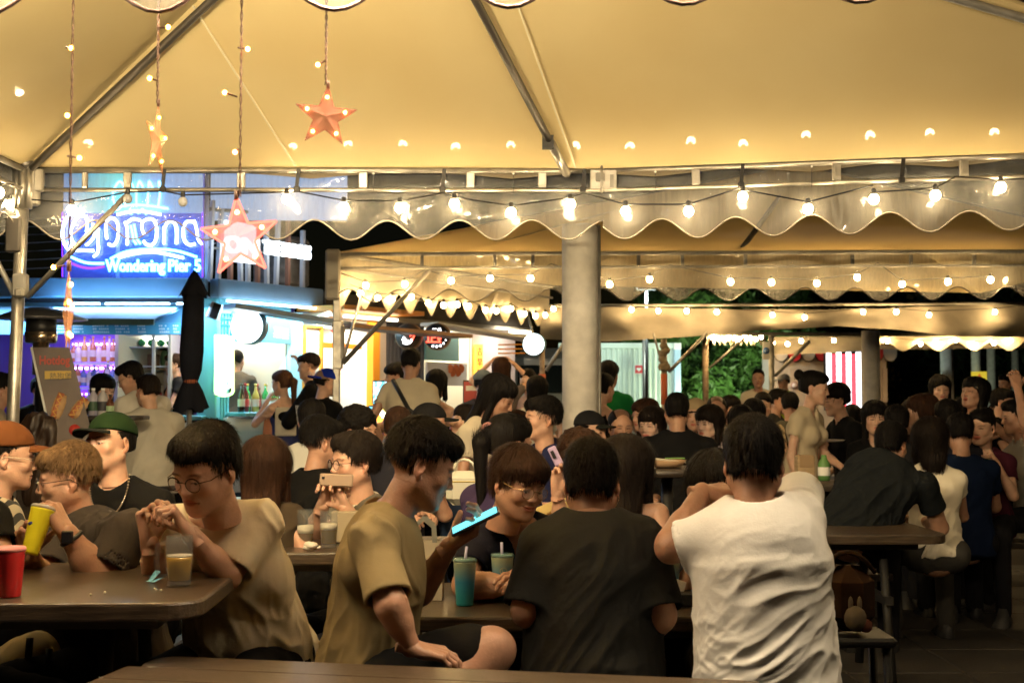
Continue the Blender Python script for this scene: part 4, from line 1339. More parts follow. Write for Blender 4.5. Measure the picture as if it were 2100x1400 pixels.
tent3 = empty('marquee', (XY(1110, Y4), Y4, 0), 'third tent with opaque grey canvas skirt and bulbs, behind the clear skirts', 'tent', 'marquee tents')
canvas(tent3, [(1108, 627), (1500, 633), (1700, 634), (2120, 622)], [(1108, 694), (1250, 699), (1420, 690), (1560, 677), (1720, 667), (1830, 675), (1960, 690), (2120, 690)], Y4, M_canvas_dark, sd=2.1)
rail(tent3, 'upper_rail', [P(1108, 627, Y4), P(2130, 622, Y4)], .02, M_steel2)
for px, (y0, y1), bx in ((1362, (690, 870), 0), (1112, (640, 850), 0)):
    b = MB(); b.tube([Vector((XY(px, Y4 - .6), Y4 - .6, 0)), Vector((XY(px, Y4 - .6), Y4 - .6, 2.1))], .036 if px > 1200 else .030, mat('rusty_post', (.30, .22, .15), .6, var=.4, vscale=20, metal=.3), n=10)
    b.tube([Vector((XY(px, Y4 - .6), Y4 - .6, 1.35)), Vector((XY(px, Y4 - .6), Y4 - .6, 1.70))], .040, mat('orange_tape', (.55, .13, .05), .6), n=10)
    b.build('pole', None, tent3)
rail(tent3, 'brace', [P(1450, 683, Y4 - .4), P(1372, 762, Y4 - .6)], .02); rail(tent3, 'brace', [P(1340, 683, Y4 - .4), P(1362, 765, Y4 - .6)], .014, M_steel2)
rail(tent3, 'brace', [P(1165, 690, Y4 - .9), P(1120, 760, Y4 - .9)], .022, M_steel2); rail(tent3, 'brace', [P(1075, 620, Y4 - .5), P(1110, 745, Y4 - .6)], .014)
b = MB(); p0 = P(1362, 730, Y4 - .68)
for k in range(7): b.ball(p0 + Vector((random.uniform(-.03, .06), 0, random.uniform(-.14, .14))), .05, mat('rope', (.28, .22, .14), .9), n=6)
b.build('rope_knot', None, tent3)
s3 = [(1135, 628), (1295, 629), (1350, 632), (1408, 632), (1470, 634), (1584, 640), (1650, 645), (1770, 634), (1838, 634), (1905, 640), (2040, 634)]
light_string('string of bulbs across the top of the opaque grey canvas', [P(x, y, Y4 - .14) for x, y in s3], [P(1108, 625, Y4 - .14)] + [P(x, y - 2, Y4 - .14) for x, y in s3] + [P(2110, 625, Y4 - .14)], 'b')

Y5 = 22.5
tent4 = empty('marquee', (XY(1450, Y5), Y5, 0), 'fourth far tent with short canvas skirt and small bulbs before the dark trees', 'tent', 'marquee tents')
canvas(tent4, [(1580, 690), (2120, 688)], [(1580, 726), (1700, 724), (1780, 716), (2120, 714)], Y5, M_canvas_dark, sd=.4, n=30)
valance(tent4, P(1780, 690, Y5 - .3), P(2130, 688, Y5 - .3), 0, .26, .62, trim=M_trim, seed=8, m=mat('cream_skirt', (0, 0, 0)), amp=.08, step=.06)
valance(tent4, P(1450, 686, 19.5), P(1572, 690, 24), 0, .17, .42, trim=M_trim, seed=8, m=mat('cream_skirt', (0, 0, 0)), amp=.06, step=.05)
rail(tent4, 'upper_rail', [P(1440, 684, Y5 - 3), P(2130, 686, Y5)], .03, M_steel2)
s4 = [(1585, 698), (1615, 700), (1643, 694), (1710, 693), (1820, 694), (1888, 700), (1928, 700), (1960, 692), (2000, 702), (2038, 698), (2072, 693)]
light_string('string of small bulbs on the fourth far tent skirt', [P(x, y, Y5 - .4) for x, y in s4], [P(x, y - 2, Y5 - .4) for x, y in s4], 'c')
s5 = [(1462 + i * 11, 686 + (i % 3) * 2) for i in range(10)]
light_string('dense short string of bulbs above the small scalloped awning by the trees', [P(x, y, 19.3 + i * .4) for i, (x, y) in enumerate(s5)], [P(x, y - 2, 19.3 + i * .4) for i, (x, y) in enumerate(s5)], 'c')
for px, Y, lab in ((1447, 20, 0), (1583, 21, 0)):
    b = MB(); b.tube([Vector((XY(px, Y), Y, 0)), Vector((XY(px, Y), Y, 2.5))], .05, M_steel2 if px > 1500 else mat('rusty_post', (0, 0, 0)), n=10); b.build('pole', None, tent4)
rail(tent4, 'brace', [P(1530, 690, 20), P(1455, 755, 20)], .02, M_steel2); rail(tent4, 'brace', [P(1660, 700, 20.5), P(1590, 770, 21)], .03, M_steel2)
b = MB(); b.tube([Vector((XY(1323, 24), 24, 0)), Vector((XY(1323, 24), 24, 3.0))], .05, mat('dark_steel', (0, 0, 0)), n=10)
o = b.build('lamp_post', loc=(XY(1323, 24), 24, 0)); tag(o, 'dark slim post standing in front of the white shipping container', 'post')
# ================================================================ the row of container bars on the left
def quad(par, name, pts, m):
    b = MB(); b.add(pts, [tuple(range(len(pts)))], m); return b.build(name, None, par)
YL = 13.0
CC = Vector((XY(426, YL), YL, 0)); uu = Vector((.567, .823, 0)).normalized(); nn = Vector((.823, -.567, 0)).normalized()
RU = Matrix((uu, Vector((-uu.y, uu.x, 0)), Vector((0, 0, 1)))).transposed()   # box frame on the right-hand facade
def tpx(px):
    """distance along the right facade seen at column px"""
    k = (px - 1050) / FPX
    return (k * CC.y - CC.x) / (uu.x - k * uu.y)
def FT(px, py, off=0.0):
    t = tpx(px); p = CC + uu * t; q = P(px, py, p.y); return q + nn * off
def fbox(b, px0, px1, py0, py1, off, th, m, bev=0.0):
    """box on the right facade covering photo columns px0..px1; heights taken at the nearer end"""
    t0, t1 = tpx(px0), tpx(px1); c = CC + uu * ((t0 + t1) / 2)
    Yc = (CC + uu * t0).y
    z0, z1 = ZY(py1, Yc), ZY(py0, Yc)
    b.box(Vector((c.x, c.y, (z0 + z1) / 2)) + nn * off, (t1 - t0, th, z1 - z0), m, rot=RU, bev=bev)
def fz(b, t0, t1, z0, z1, off, th, m, bev=0):
    c = CC + uu * ((t0 + t1) / 2); b.box(Vector((c.x, c.y, (z0 + z1) / 2)) + nn * off, (t1 - t0, th, z1 - z0), m, rot=RU, bev=bev)
m_aqua = mat('aqua_paint', (.13, .42, .46), .45, var=.1, vscale=3, bump=.1)
m_blue = mat('blue_paint', (.12, .32, .50), .4, var=.08)
m_fascia = mat('slate_fascia', (.16, .24, .30), .5, var=.12, vscale=3)
m_dark = mat('dark_inside', (.02, .02, .025), .8)
m_int = mat('interior_white', (.62, .66, .66), .6)
m_led = emat('led_strip', (.55, .80, 1.0), 6)
m_warmstrip = emat('warm_tube', (1.0, .86, .62), 4)
def area(name, loc, size, power, color, target=None, par=None, sy=None):
    d = bpy.data.lights.new(name, 'AREA'); d.energy = power; d.color = color; d.size = size
    if sy: d.shape = 'RECTANGLE'; d.size_y = sy
    o = bpy.data.objects.new(name, d); COL.objects.link(o); o.location = loc
    if target is not None:
        o.rotation_euler = (Vector(target) - Vector(loc)).to_track_quat('-Z', 'Y').to_euler()
    if par: setpar(o, par)
    return o
xL = -6.4; zf0, zf1 = ZY(612, YL), ZY(573, YL); zc = ZY(852, YL)
barA = empty('container_bar', (CC.x - .8, YL, 0), 'blue container bar with neon sign on its roof, purple shelves and a corner counter', 'bar stall')
b = MB(); b.box(((xL + CC.x) / 2, YL - .10, (zf0 + zf1) / 2), (CC.x - xL, .14, zf1 - zf0), m_fascia, bev=.01); b.build('fascia', None, barA)
b = MB(); fz(b, -.02, tpx(640), zf0, zf1, .10, .14, m_fascia, .01); b.build('fascia', None, barA)
b = MB(); b.box(((xL + CC.x) / 2, YL + .02, zf0 - .02), (CC.x - xL, .06, .04), m_dark); b.build('gutter', None, barA)
zm1, zm0 = ZY(664, YL), ZY(684, YL)
b = MB(); b.box(((xL + CC.x) / 2, YL + .06, (zf0 + zm0) / 2 - .02), (CC.x - xL, .06, zf0 - zm0 - .03), m_blue); b.build('lintel', None, barA)
m_menu = mat('menu_board', (.10, .36, .52), .4)
b = MB(); b.box(((XY(110, YL) + XY(372, YL)) / 2, YL + .0, (zm0 + zm1) / 2), (XY(372, YL) - XY(110, YL), .03, zm1 - zm0 + .02), m_menu, bev=.004); mb_ = b.build('menu_board', None, barA)
for i, (x0, w_) in enumerate(((115, 28), (150, 20), (190, 34), (236, 30), (282, 18), (326, 20), (355, 12))):
    for r in range(3):
        b = MB(); 
        for k in range(int(w_ / 4)):
            if random.random() < .85: b.box((XY(x0 + k * 4.2 + r, YL), YL - .018, zm1 - .02 - r * .032), (.014, .002, .016), M_white)
        if b.v: b.build('lettering', None, mb_, kind='stuff')
# LED strips under the canopy
for x0, x1 in ((150, 216), (228, 357), (372, 410)):
    b = MB(); b.box(((XY(x0, YL) + XY(x1, YL)) / 2, YL - .22, ZY(626, YL)), (XY(x1, YL) - XY(x0, YL), .03, .018), m_led); b.build('led_strip', None, barA)
area('bar_led', (-4.6, YL - .28, ZY(632, YL)), 3.0, 44, (.45, .70, 1.0), (-4.6, YL - .1, 0), barA, sy=.1)
# tilted awning flap
z0a = ZY(634, YL); flap = mat('awning_flap', (.20, .42, .62), .5)
b = MB(); b.add([(XY(100, YL), YL - .05, z0a), (XY(372, YL), YL - .05, z0a), P(316, 660, 12.0), P(112, 658, 12.0)], [(0, 1, 2, 3)], flap)
b.add([(XY(100, YL), YL - .05, z0a + .03), (XY(372, YL), YL - .05, z0a + .03), P(316, 660, 12.0) + Vector((0, 0, .03)), P(112, 658, 12.0) + Vector((0, 0, .03))], [(3, 2, 1, 0)], flap); b.build('awning', None, barA)
b = MB(); p, q = P(100, 660, 12.0), P(316, 661, 12.0); b.box((p + q) / 2, ((q - p).length, .03, .055), mat('awning_edge', (.08, .18, .22), .5)); b.build('awning_edge', None, barA)
# inside: back wall, shelves, bottles lit in violet
YB = YL + 1.5
b = MB(); b.box(((xL + CC.x) / 2, YB + .1, 1.3), (CC.x - xL + 1.2, .08, 2.5), mat('violet_wall', (.14, .08, .45), .6)); b.build('back_wall', None, barA)
b = MB(); b.box(((xL + CC.x) / 2, YL + .8, zf0 + .0), (CC.x - xL, 1.5, .05), m_int); b.build('ceiling', None, barA)
b = MB(); b.box((xL, YL + .8, 1.3), (.08, 1.6, 2.5), m_int); b.build('side_wall', None, barA)
m_violet = emat('violet_strip', (.32, .12, 1.0), 8); m_pink = emat('pink_strip', (.85, .45, 1.0), 6)
sx0, sx1 = XY(132, YB - .2), XY(246, YB - .2)
bcols = [(.75, .70, .80), (.55, .20, .08), (.08, .25, .12), (.70, .45, .10), (.80, .80, .85), (.15, .25, .6), (.5, .08, .1), (.85, .75, .6)]
BOT = {}
def bottle_me(ci, r=.036, h=.28, col=None, lab=None, cap=None):
    key = (ci, round(r, 3), round(h, 3))
    if key in BOT: return BOT[key]
    c = col or bcols[ci % len(bcols)]
    m = mat('bottle_glass_' + str(ci), c, .12, spec=.8, coat=.5)
    b = MB(); b.lathe([(r * .9, 0), (r, .01), (r, h * .58), (r * .75, h * .68), (r * .36, h * .78), (r * .33, h * .93)], m=m, n=10)
    b.lathe([(r * .42, 0), (r * .42, h * .07)], (0, 0, h * .93), mat('bottle_cap_' + str(cap or 0), cap or (.5, .4, .1), .4), n=8)
    b.lathe([(r * 1.02, 0), (r * 1.02, h * .26)], (0, 0, h * .2), mat('bottle_label_' + str(lab or 1), lab or (.7, .66, .6), .7), n=10, cap=False)
    me = bpy.data.meshes.new('bottle'); me.from_pydata(b.v, [], b.f)
    for q in b.mats: me.materials.append(q)
    me.polygons.foreach_set('material_index', b.m); me.polygons.foreach_set('use_smooth', b.sm); BOT[key] = me
    return me
def put_bottle(x, y, z, ci, label, group=None, r=.036, h=.28, **k):
    o = link('bottle', bottle_me(ci, r, h, **k), loc=(x, y, z)); tag(o, label, 'bottle', group); return o
for r_, zp in enumerate((742, 792, 846)):
    z_ = ZY(zp, YB - .2)
    b = MB(); b.box(((sx0 + sx1) / 2, YB - .12, z_ - .02), (sx1 - sx0, .30, .025), m_int); b.build('shelf', None, barA)
    b = MB(); b.box(((sx0 + sx1) / 2, YB + .04, z_ + .21), (sx1 - sx0, .02, .02), (m_pink, m_pink, m_violet)[r_]); b.build('violet_light', None, barA)
    b = MB(); b.box(((sx0 + sx1) / 2, YB + .04, z_ + .02), (sx1 - sx0, .02, .015), (m_violet, m_violet, m_violet)[r_]); b.build('violet_light', None, barA)
    nb = 11
    for i in range(nb):
        put_bottle(sx0 + (i + .5) * (sx1 - sx0) / nb, YB - .16 + random.uniform(-.04, .04), z_, random.choice([0, 4, 4, 3, 7, 5, 1]), 'spirit bottle on the %s violet-lit bar shelf, %s from the left' % (['top', 'middle', 'lowest'][r_], ORD[i]),
                   ['bottles on the top violet shelf', 'bottles on the middle violet shelf', 'bottles on the lowest violet shelf'][r_], h=random.choice([.22, .26, .29]))
area('shelf_glow', ((sx0 + sx1) / 2, YB - .5, zf0 - .1), .8, 4, (.62, .42, 1.0), ((sx0 + sx1) / 2, YB, 1.2), barA)
# glass fridge
fx0, fx1 = XY(246, YL + .9), XY(344, YL + .9); fy = YL + .95; fz0, fz1 = .9, ZY(684, YL + .9)
fr_ = empty('display_fridge', ((fx0 + fx1) / 2, fy, 0), 'upright glass door fridge lit inside, beside the violet shelves', 'fridge')
m_fr = mat('fridge_frame', (.55, .56, .58), .35, metal=.4)
b = MB(); b.box(((fx0 + fx1) / 2, fy + .45, (fz0 + fz1) / 2), (fx1 - fx0, .04, fz1 - fz0), mat('fridge_inner', (.55, .5, .5), .5)); b.build('back_panel', None, fr_)
for x_ in (fx0, fx0 + (fx1 - fx0) * .66, fx1): b = MB(); b.box((x_, fy + .02, (fz0 + fz1) / 2), (.035, .05, fz1 - fz0), m_fr, bev=.004); b.build('door_frame', None, fr_)
for z_ in (fz0, fz1): b = MB(); b.box(((fx0 + fx1) / 2, fy + .02, z_), (fx1 - fx0 + .03, .05, .04), m_fr, bev=.004); b.build('door_frame', None, fr_)
for x_ in (fx0, fx1): b = MB(); b.box((x_, fy + .23, (fz0 + fz1) / 2), (.02, .44, fz1 - fz0), m_fr); b.build('side_panel', None, fr_)
b = MB(); b.box(((fx0 + fx1) / 2, fy + .2, fz1 - .05), (fx1 - fx0 - .1, .03, .02), emat('fridge_tube', (1, .95, .85), 18)); b.build('tube_light', None, fr_)
for k, zp in enumerate((713, 752)):
    z_ = ZY(zp, fy + .2); b = MB(); b.box(((fx0 + fx1) / 2, fy + .23, z_), (fx1 - fx0 - .04, .4, .015), m_fr); b.build('rack', None, fr_)
    for i in range(5):
        x_ = fx0 + .07 + i * .105
        if k == 0:
            b = MB(); b.ball((0, 0, .045), .045, mat('green_glass', (.02, .28, .08), .1, spec=.8), n=10); o = b.build('bowl', loc=None); o.location = (x_, fy + .15, z_ + .01); tag(o, 'round green glass ball on the upper fridge rack, %s from the left' % ORD[i], 'glass ball', 'green glass balls in the fridge')
for i in range(5): put_bottle(fx0 + .07 + i * .10, fy + .15, fz0 + .12 + .27, [1, 3, 2, 6, 1][i], 'beer bottle at the bottom of the glass fridge, %s from the left' % ORD[i], 'bottles in the fridge', h=.30)
# counter on the left facade
b = MB(); b.box(((xL + CC.x) / 2, YL - .05, zc - .02), (CC.x - xL, .45, .045), mat('counter_blue', (.10, .36, .45), .4), bev=.006); b.build('counter_top', None, barA)
def poster_mat(name, bands, vert=True, nz=.0):
    """colour bands along local height (0 bottom .. 1 top), printed flat"""
    m, nt, bs = _nt(name); MATS[name] = m
    tc = nt.nodes.new('ShaderNodeTexCoord'); sp = nt.nodes.new('ShaderNodeSeparateXYZ')
    nt.links.new(tc.outputs['Generated'], sp.inputs[0])
    r = nt.nodes.new('ShaderNodeValToRGB'); el = r.color_ramp.elements
    while len(el) > 1: el.remove(el[-1])
    el[0].position = bands[0][0]; el[0].color = (*bands[0][1], 1)
    for p, c in bands[1:]:
        e = el.new(p); e.color = (*c, 1)
    src = sp.outputs[2]
    if nz:
        n = nt.nodes.new('ShaderNodeTexNoise'); n.inputs['Scale'].default_value = 6; nt.links.new(tc.outputs['Generated'], n.inputs['Vector'])
        a = nt.nodes.new('ShaderNodeMath'); a.operation = 'MULTIPLY_ADD'; nt.links.new(n.outputs[0], a.inputs[0]); a.inputs[1].default_value = nz
        s = nt.nodes.new('ShaderNodeMath'); s.operation = 'SUBTRACT'; s.inputs[1].default_value = nz / 2
        nt.links.new(sp.outputs[2], a.inputs[2]); nt.links.new(a.outputs[0], s.inputs[0]); src = s.outputs[0]
    nt.links.new(src, r.inputs[0]); nt.links.new(r.outputs[0], bs.inputs['Base Color']); bs.inputs['Roughness'].default_value = .5
    return m
m_beach = poster_mat('beach_print', [(0, (.55, .45, .30)), (.28, (.60, .50, .36)), (.48, (.50, .44, .30)), (.5, (.08, .25, .45)), (.62, (.10, .30, .52)), (.64, (.10, .11, .05)), (.74, (.14, .13, .07)), (.78, (.65, .62, .55)), (1, (.62, .68, .72))], nz=.06)
x0, x1 = XY(250, YL - .25), XY(412, YL - .25)
b = MB(); b.box(((x0 + x1) / 2, YL - .22, zc / 2 - .03), (x1 - x0, .05, zc - .08), m_beach); b.build('counter_front', None, barA)
b = MB(); b.box(((xL + x0) / 2, YL - .2, zc / 2 - .03), (x0 - xL, .05, zc - .08), m_blue); b.build('counter_front', None, barA)
# corner post and corrugated panel
b = MB(); b.box((CC.x + .0, YL + .05, zf0 / 2), (.19, .20, zf0), m_aqua, bev=.01); b.build('corner_post', None, barA)
for i in range(9):
    t = tpx(444) + i * .021; b = MB(); fz(b, t, t + .012, 0, zf0 - .03, -.02 + .012 * (i % 2), .03, m_aqua); b.build('corrugation', None, barA)
# right-hand facade of the blue bar
b = MB(); fbox(b, 470, 592, 640, 699, .02, .04, m_menu, .004); mb2 = b.build('menu_board', None, barA)
for i in range(5):
    for r in range(4):
        b = MB()
        for k in range(4): 
            if random.random() < .8: q = FT(556 + 6 * i + k * 1.6, 672 + r * 6 + i, .045); b.box(q, (.010, .004, .014), M_white, rot=RU)
        if b.v: b.build('lettering', None, mb2, kind='stuff')
b = MB(); fbox(b, 592, 616, 640, 915, .0, .06, mat('pale_blue_wall', (.30, .55, .62), .5)); b.build('wall_panel', None, barA)
b = MB(); fbox(b, 440, 592, 612, 642, .0, .05, m_aqua); b.build('lintel', None, barA)
b = MB(); fbox(b, 462, 600, 845, 853, .12, .36, mat('counter_blue', (0, 0, 0)), .006); b.build('counter_top', None, barA)
m_skypost = poster_mat('sky_print', [(0, (.30, .36, .48)), (.45, (.22, .36, .58)), (.8, (.30, .50, .70)), (.93, (.62, .72, .78)), (1, (.7, .75, .78))], nz=.05)
b = MB(); fbox(b, 446, 590, 856, 1010, .12, .05, m_skypost); cf = b.build('counter_front', None, barA)
# the printed bather on the counter front
b = MB(); q = FT(528, 885, .155); sc = .05
b.prism([(-.05, -.30), (.04, -.30), (.05, -.05), (.09, .0), (.20, .08), (.24, .20), (.20, .21), (.15, .12), (.06, .10), (.05, .18), (.0, .22), (-.05, .15), (-.07, 0)], .004, mat('bather_print', (.50, .22, .14), .6), R=RU, c=q)
b.build('printed_figure', None, cf)
q0 = tpx(462); q1 = tpx(592)
for nm, t0, t1, z0, z1, off, th, m in (('back_wall', q0 - .2, q1 + .1, 0, zf0, -1.5, .06, mat('warm_wall', (.45, .42, .34), .6)), ('side_wall', q1, q1 + .05, 0, zf0, -.8, 1.5, m_int), ('ceiling', q0 - .2, q1, zf0 - .03, zf0, -.75, 1.5, m_int)):
    b = MB(); fz(b, t0, t1, z0, z1, off, th, m); b.build(nm, None, barA)
area('bar_ceiling_lamp', CC + uu * ((q0 + q1) / 2) - nn * .5 + Vector((0, 0, zf0 - .08)), .9, 9, (1.0, .90, .72), CC + uu * ((q0 + q1) / 2) - nn * .4, barA)
area('corner_led', CC + uu * .8 + nn * .25 + Vector((0, 0, zf0 - .06)), 1.5, 20, (.62, .88, 1.0), CC + uu * .8 + nn * .2, barA, sy=.08)
b = MB(); b.box(CC + uu * .8 + nn * .22 + Vector((0, 0, zf0 - .03)), (1.5, .03, .02), m_led, rot=RU); b.build('led_strip', None, barA)
b = MB(); q = FT(532, 685, -.5); b.lathe([(.16, -.02), (.06, .13), (.03, .15)], q, mat('pendant_shade', (.8, .7, .4), .5), n=14, cap=False); b.ball(q + Vector((0, 0, .03)), .05, emat('warm_bulb', (1, .8, .45), 30), n=8); b.build('pendant_lamp', None, barA)
# glass cabinet in the corner bar
cab = empty('glass_cabinet', FT(555, 845, -.9), 'white framed glass cabinet with shelves behind the bottle counter', 'cabinet')
m_cab = mat('cabinet_inner', (.5, .48, .42), .4)
b = MB(); fbox(b, 525, 582, 712, 835, -1.05, .03, m_cab); b.build('back_panel', None, cab)
for x0, x1, y0, y1 in ((522, 530, 708, 838), (576, 582, 708, 838), (522, 582, 708, 716)): b = MB(); fbox(b, x0, x1, y0, y1, -.80, .05, M_white); b.build('frame', None, cab)
for y_ in (752, 795): b = MB(); fbox(b, 526, 580, y_, y_ + 4, -.9, .26, M_white); b.build('shelf', None, cab)
# bottles on the corner counter
for i, (px, ci, cap_) in enumerate(((478, 'red', (.5, .03, .03)), (489, 'green', (.7, .5, .1)), (499, 'gold', (.8, .6, .2)), (509, 'red', (.5, .03, .03)), (519, 'green', (.1, .4, .15)), (527, 'gold', (.7, .5, .1)), (538, 'green', (.6, .1, .1)), (547, 'dark', (.1, .1, .1)), (470, 'dark', (.1, .1, .1)))):
    cc_ = {'red': (.12, .02, .02), 'green': (.04, .30, .08), 'gold': (.45, .35, .08), 'dark': (.03, .02, .015)}[ci]
    q = FT(px, 845, .18 - .05 * (i % 2)); o = link('bottle', bottle_me('d' + ci, .038, .30, col=cc_, cap=cap_, lab=(.6, .1, .1) if ci == 'red' else (.65, .65, .55)), loc=(q.x, q.y, ZY(846, q.y) + .004))
    tag(o, '%s on the corner counter, %s from the post' % (({'red': 'dark red-capped bottle', 'green': 'green beer bottle', 'gold': 'golden beer bottle', 'dark': 'almost black bottle'})[ci], ['second', 'third', 'fourth', 'fifth', 'sixth', 'seventh', 'eighth', 'ninth', 'first'][i]), 'bottle', 'bottles on the corner counter')
# neon upright sign, light green and white, at the corner
nb_ = empty('neon_sign', FT(456, 800, .2), 'tall glowing yellow green and white neon sign at the bar corner', 'neon sign')
gN = emat('neon_green', (.45, 1.0, .22), 3); wN = emat('neon_white', (.85, 1.0, .9), 3)
for k, (x0, x1, y0, y1, m) in enumerate(((414, 450, 690, 802, gN), (420, 444, 696, 790, wN), (426, 438, 704, 778, wN))):
    pts = [FT(x0, y0, .2), FT(x0 + 1, (y0 + y1) / 2, .2)] + [FT((x0 + x1) / 2 - (x1 - x0) / 2 * math.cos(t) , y1 + (x1 - x0) * .25 * math.sin(t), .2) for t in [math.pi * i / 6 for i in range(7)]] + [FT(x1, (y0 + y1) / 2, .2), FT(x1, y0, .2), FT((x0 + x1) / 2, y0 + 5, .2)]
    b = MB(); b.tube(pts, .014, m, n=6, closed=True); b.build('tube', None, nb_)
for y_ in (700, 722, 745, 768): b = MB(); b.tube([FT(422, y_, .2), FT(433, y_ + 7, .2), FT(442, y_, .2)], .012, wN, n=6); b.build('tube', None, nb_)
b = MB(); p = FT(436, 748, .12); b.box(p, (.17, .02, .62), mat('neon_back', (.5, .6, .6), .4), rot=RU); b.build('back_plate', None, nb_)
# round lit sign
q = P(512, 670, 12.9); rs = q.y / FPX * 36
rn = empty('round_sign', q, 'big blank white light box disc on a bracket above the corner counter', 'sign')
ax_ = Vector((-.20, -1, 0)).normalized()
b = MB(); b.lathe([(rs, -.07), (rs * 1.02, -.05), (rs * 1.02, .05), (rs, .07)], q, mat('sign_rim', (.10, .28, .40), .4), n=40, axis=ax_); b.build('rim', None, rn)
b = MB(); b.lathe([(rs * .95, .071), (rs * .95, .076)], q, emat('sign_face', (.90, 1.0, 1.0), 2.6), n=40, axis=ax_); b.build('face', None, rn)
b = MB(); b.tube([q, FT(440, 668, .1)], .012, m_aqua); b.tube([q + Vector((0, 0, .08)), FT(440, 656, .1)], .012, m_aqua); b.build('bracket', None, rn)
# speaker
b = MB(); q = P(441, 638, YL - .2); Rm = Matrix.Rotation(.35, 3, 'Y'); b.box(q, (.11, .14, .17), mat('speaker_grey', (.35, .35, .36), .5), rot=Rm, bev=.01); b.box(q + Vector((.02, -.072, 0)), (.08, .01, .15), M_black, rot=Rm); o = b.build('loudspeaker', loc=q); tag(o, 'small tilted loudspeaker under the fascia at the bar corner', 'speaker')
# roof clutter behind the neon
for i, px in enumerate((434, 452, 470, 492, 512, 528, 548, 566, 588, 610, 640)):
    q = FT(px, 580, -.15); top_ = random.uniform(.45, .95)
    b = MB(); b.box(Vector((q.x, q.y, zf1 + top_ / 2)), (.035, .05, top_), mat('pale_post', (.5, .5, .52), .5) if i % 3 else mat('rust_post', (.28, .13, .08), .7), rot=RU @ Matrix.Rotation(random.uniform(-.06, .06), 3, 'Y')); b.build('roof_post', None, barA)
b = MB(); p, q = FT(434, 500, -.15), FT(640, 545, -.15); b.tube([Vector((p.x, p.y, zf1 + .75)), Vector((q.x, q.y, zf1 + .85))], .02, M_steel2); b.tube([Vector((p.x, p.y, zf1 + .35)), Vector((q.x, q.y, zf1 + .40))], .015, M_steel2); b.build('roof_rail', None, barA)
b = MB(); q = FT(655, 520, -.6); b.box(Vector((q.x, q.y, zf1 + .35)), (.5, .5, .6), mat('roof_box', (.20, .17, .13), .8, var=.4, vscale=8), rot=RU, bev=.05); b.build('roof_box', None, barA)
b = MB()
for k in range(7): b.tube(sag((-7, 14 + k * .2, zf1 + .25 + k * .12), (XY(440, 14), 14 + k * .2, zf1 + .5 + k * .13), 8, .15), .007, M_steel2, n=4)
b.build('cable', None, barA, kind='stuff')

# neon sign on the roof
YN = YL - .05
def np_(x, y): return P(x, y, YN)
ns = empty('neon_sign', P(280, 560, YN), 'blue white neon beer sign reading Corona Wondering Pier 5 on the bar roof', 'neon sign')
nW = emat('neon_whiteblue', (.45, .62, 1.0), 8); nB = emat('neon_blue', (.08, .32, 1.0), 8); nC = emat('neon_cyan', (.12, .60, 1.0), 4); nV = emat('neon_violet', (.16, .03, .9), 1.5)
def neon(pts, m, r=.0125, par=ns):
    # smooth the polyline
    p = [Vector((x, y)) for x, y in pts]; out = []
    for i in range(len(p) - 1):
        p0 = p[max(0, i - 1)]; p1 = p[i]; p2 = p[i + 1]; p3 = p[min(len(p) - 1, i + 2)]
        for k in range(5):
            t = k / 5
            out.append(.5 * ((2 * p1) + (p2 - p0) * t + (2 * p0 - 5 * p1 + 4 * p2 - p3) * t * t + (3 * p1 - p0 - 3 * p2 + p3) * t ** 3))
    out.append(p[-1])
    b = MB(); b.tube([np_(*q) for q in out], r, m, n=6); b.build('tube', None, par)
neon([(152, 437), (136, 449), (128, 475), (132, 500), (146, 518)], nW); neon([(172, 442), (158, 447), (146, 470), (147, 492), (155, 503)], nW)
neon([(176, 442), (179, 460), (177, 475)], nW); neon([(190, 458), (194, 480), (186, 495), (176, 503)], nW); neon([(140, 497), (150, 512), (165, 513), (192, 514)], nW)
neon([(202, 468), (201, 495), (202, 510), (199, 520), (192, 526)], nW)
neon([(218, 455), (217, 470), (219, 490)], nW); neon([(234, 447), (242, 462), (241, 490), (232, 503), (222, 500)], nW); neon([(218, 455), (226, 447), (234, 449)], nW)
neon([(256, 455), (261, 470), (261, 502)], nW); neon([(262, 456), (272, 449), (288, 452)], nW); neon([(268, 462), (272, 480), (274, 492), (280, 501)], nC); neon([(275, 460), (278, 478), (281, 490), (288, 500)], nC)
neon([(296, 482), (291, 468), (293, 455), (304, 449), (316, 452), (321, 468), (320, 490), (312, 502), (300, 501), (294, 494)], nW)
neon([(336, 465), (336, 500)], nW); neon([(336, 470), (345, 455), (356, 456), (362, 470), (362, 500)], nW)
neon([(396, 455), (383, 455), (376, 470), (378, 492), (388, 502), (400, 500)], nW); neon([(398, 452), (403, 470), (406, 490), (414, 501)], nW)
neon([(268, 440), (276, 430), (284, 437), (292, 428), (300, 440)], nC, .011)
neon([(226, 531), (260, 516), (310, 511), (360, 514), (404, 527)], nC); neon([(243, 528), (280, 519), (320, 517), (376, 529)], nW)
neon([(146, 527), (170, 537), (190, 540), (213, 540)], nC); neon([(138, 536), (165, 547), (190, 550), (214, 546)], nV)
neon([(384, 455), (384, 452)], nB)
for bx in ((128, 128), (415, 415)): neon([(bx[0], 435), (bx[1], 568)], nV, .006)
b = MB(); p, q = np_(126, 570), np_(417, 352)
bm_ = mat('acrylic_', (.10, .14, .45), .08, alpha=.35, spec=.6, emis=(.06, .12, 1.0), estr=.22)
for k in range(5): neon([(236 + k * 22, 425), (232 + k * 24, 395), (246 + k * 20, 372), (258 + k * 19, 392)], nC, .012)
neon([(225, 428), (280, 420), (345, 428)], nC, .012); neon([(240, 440), (282, 433), (330, 440)], nW, .012)
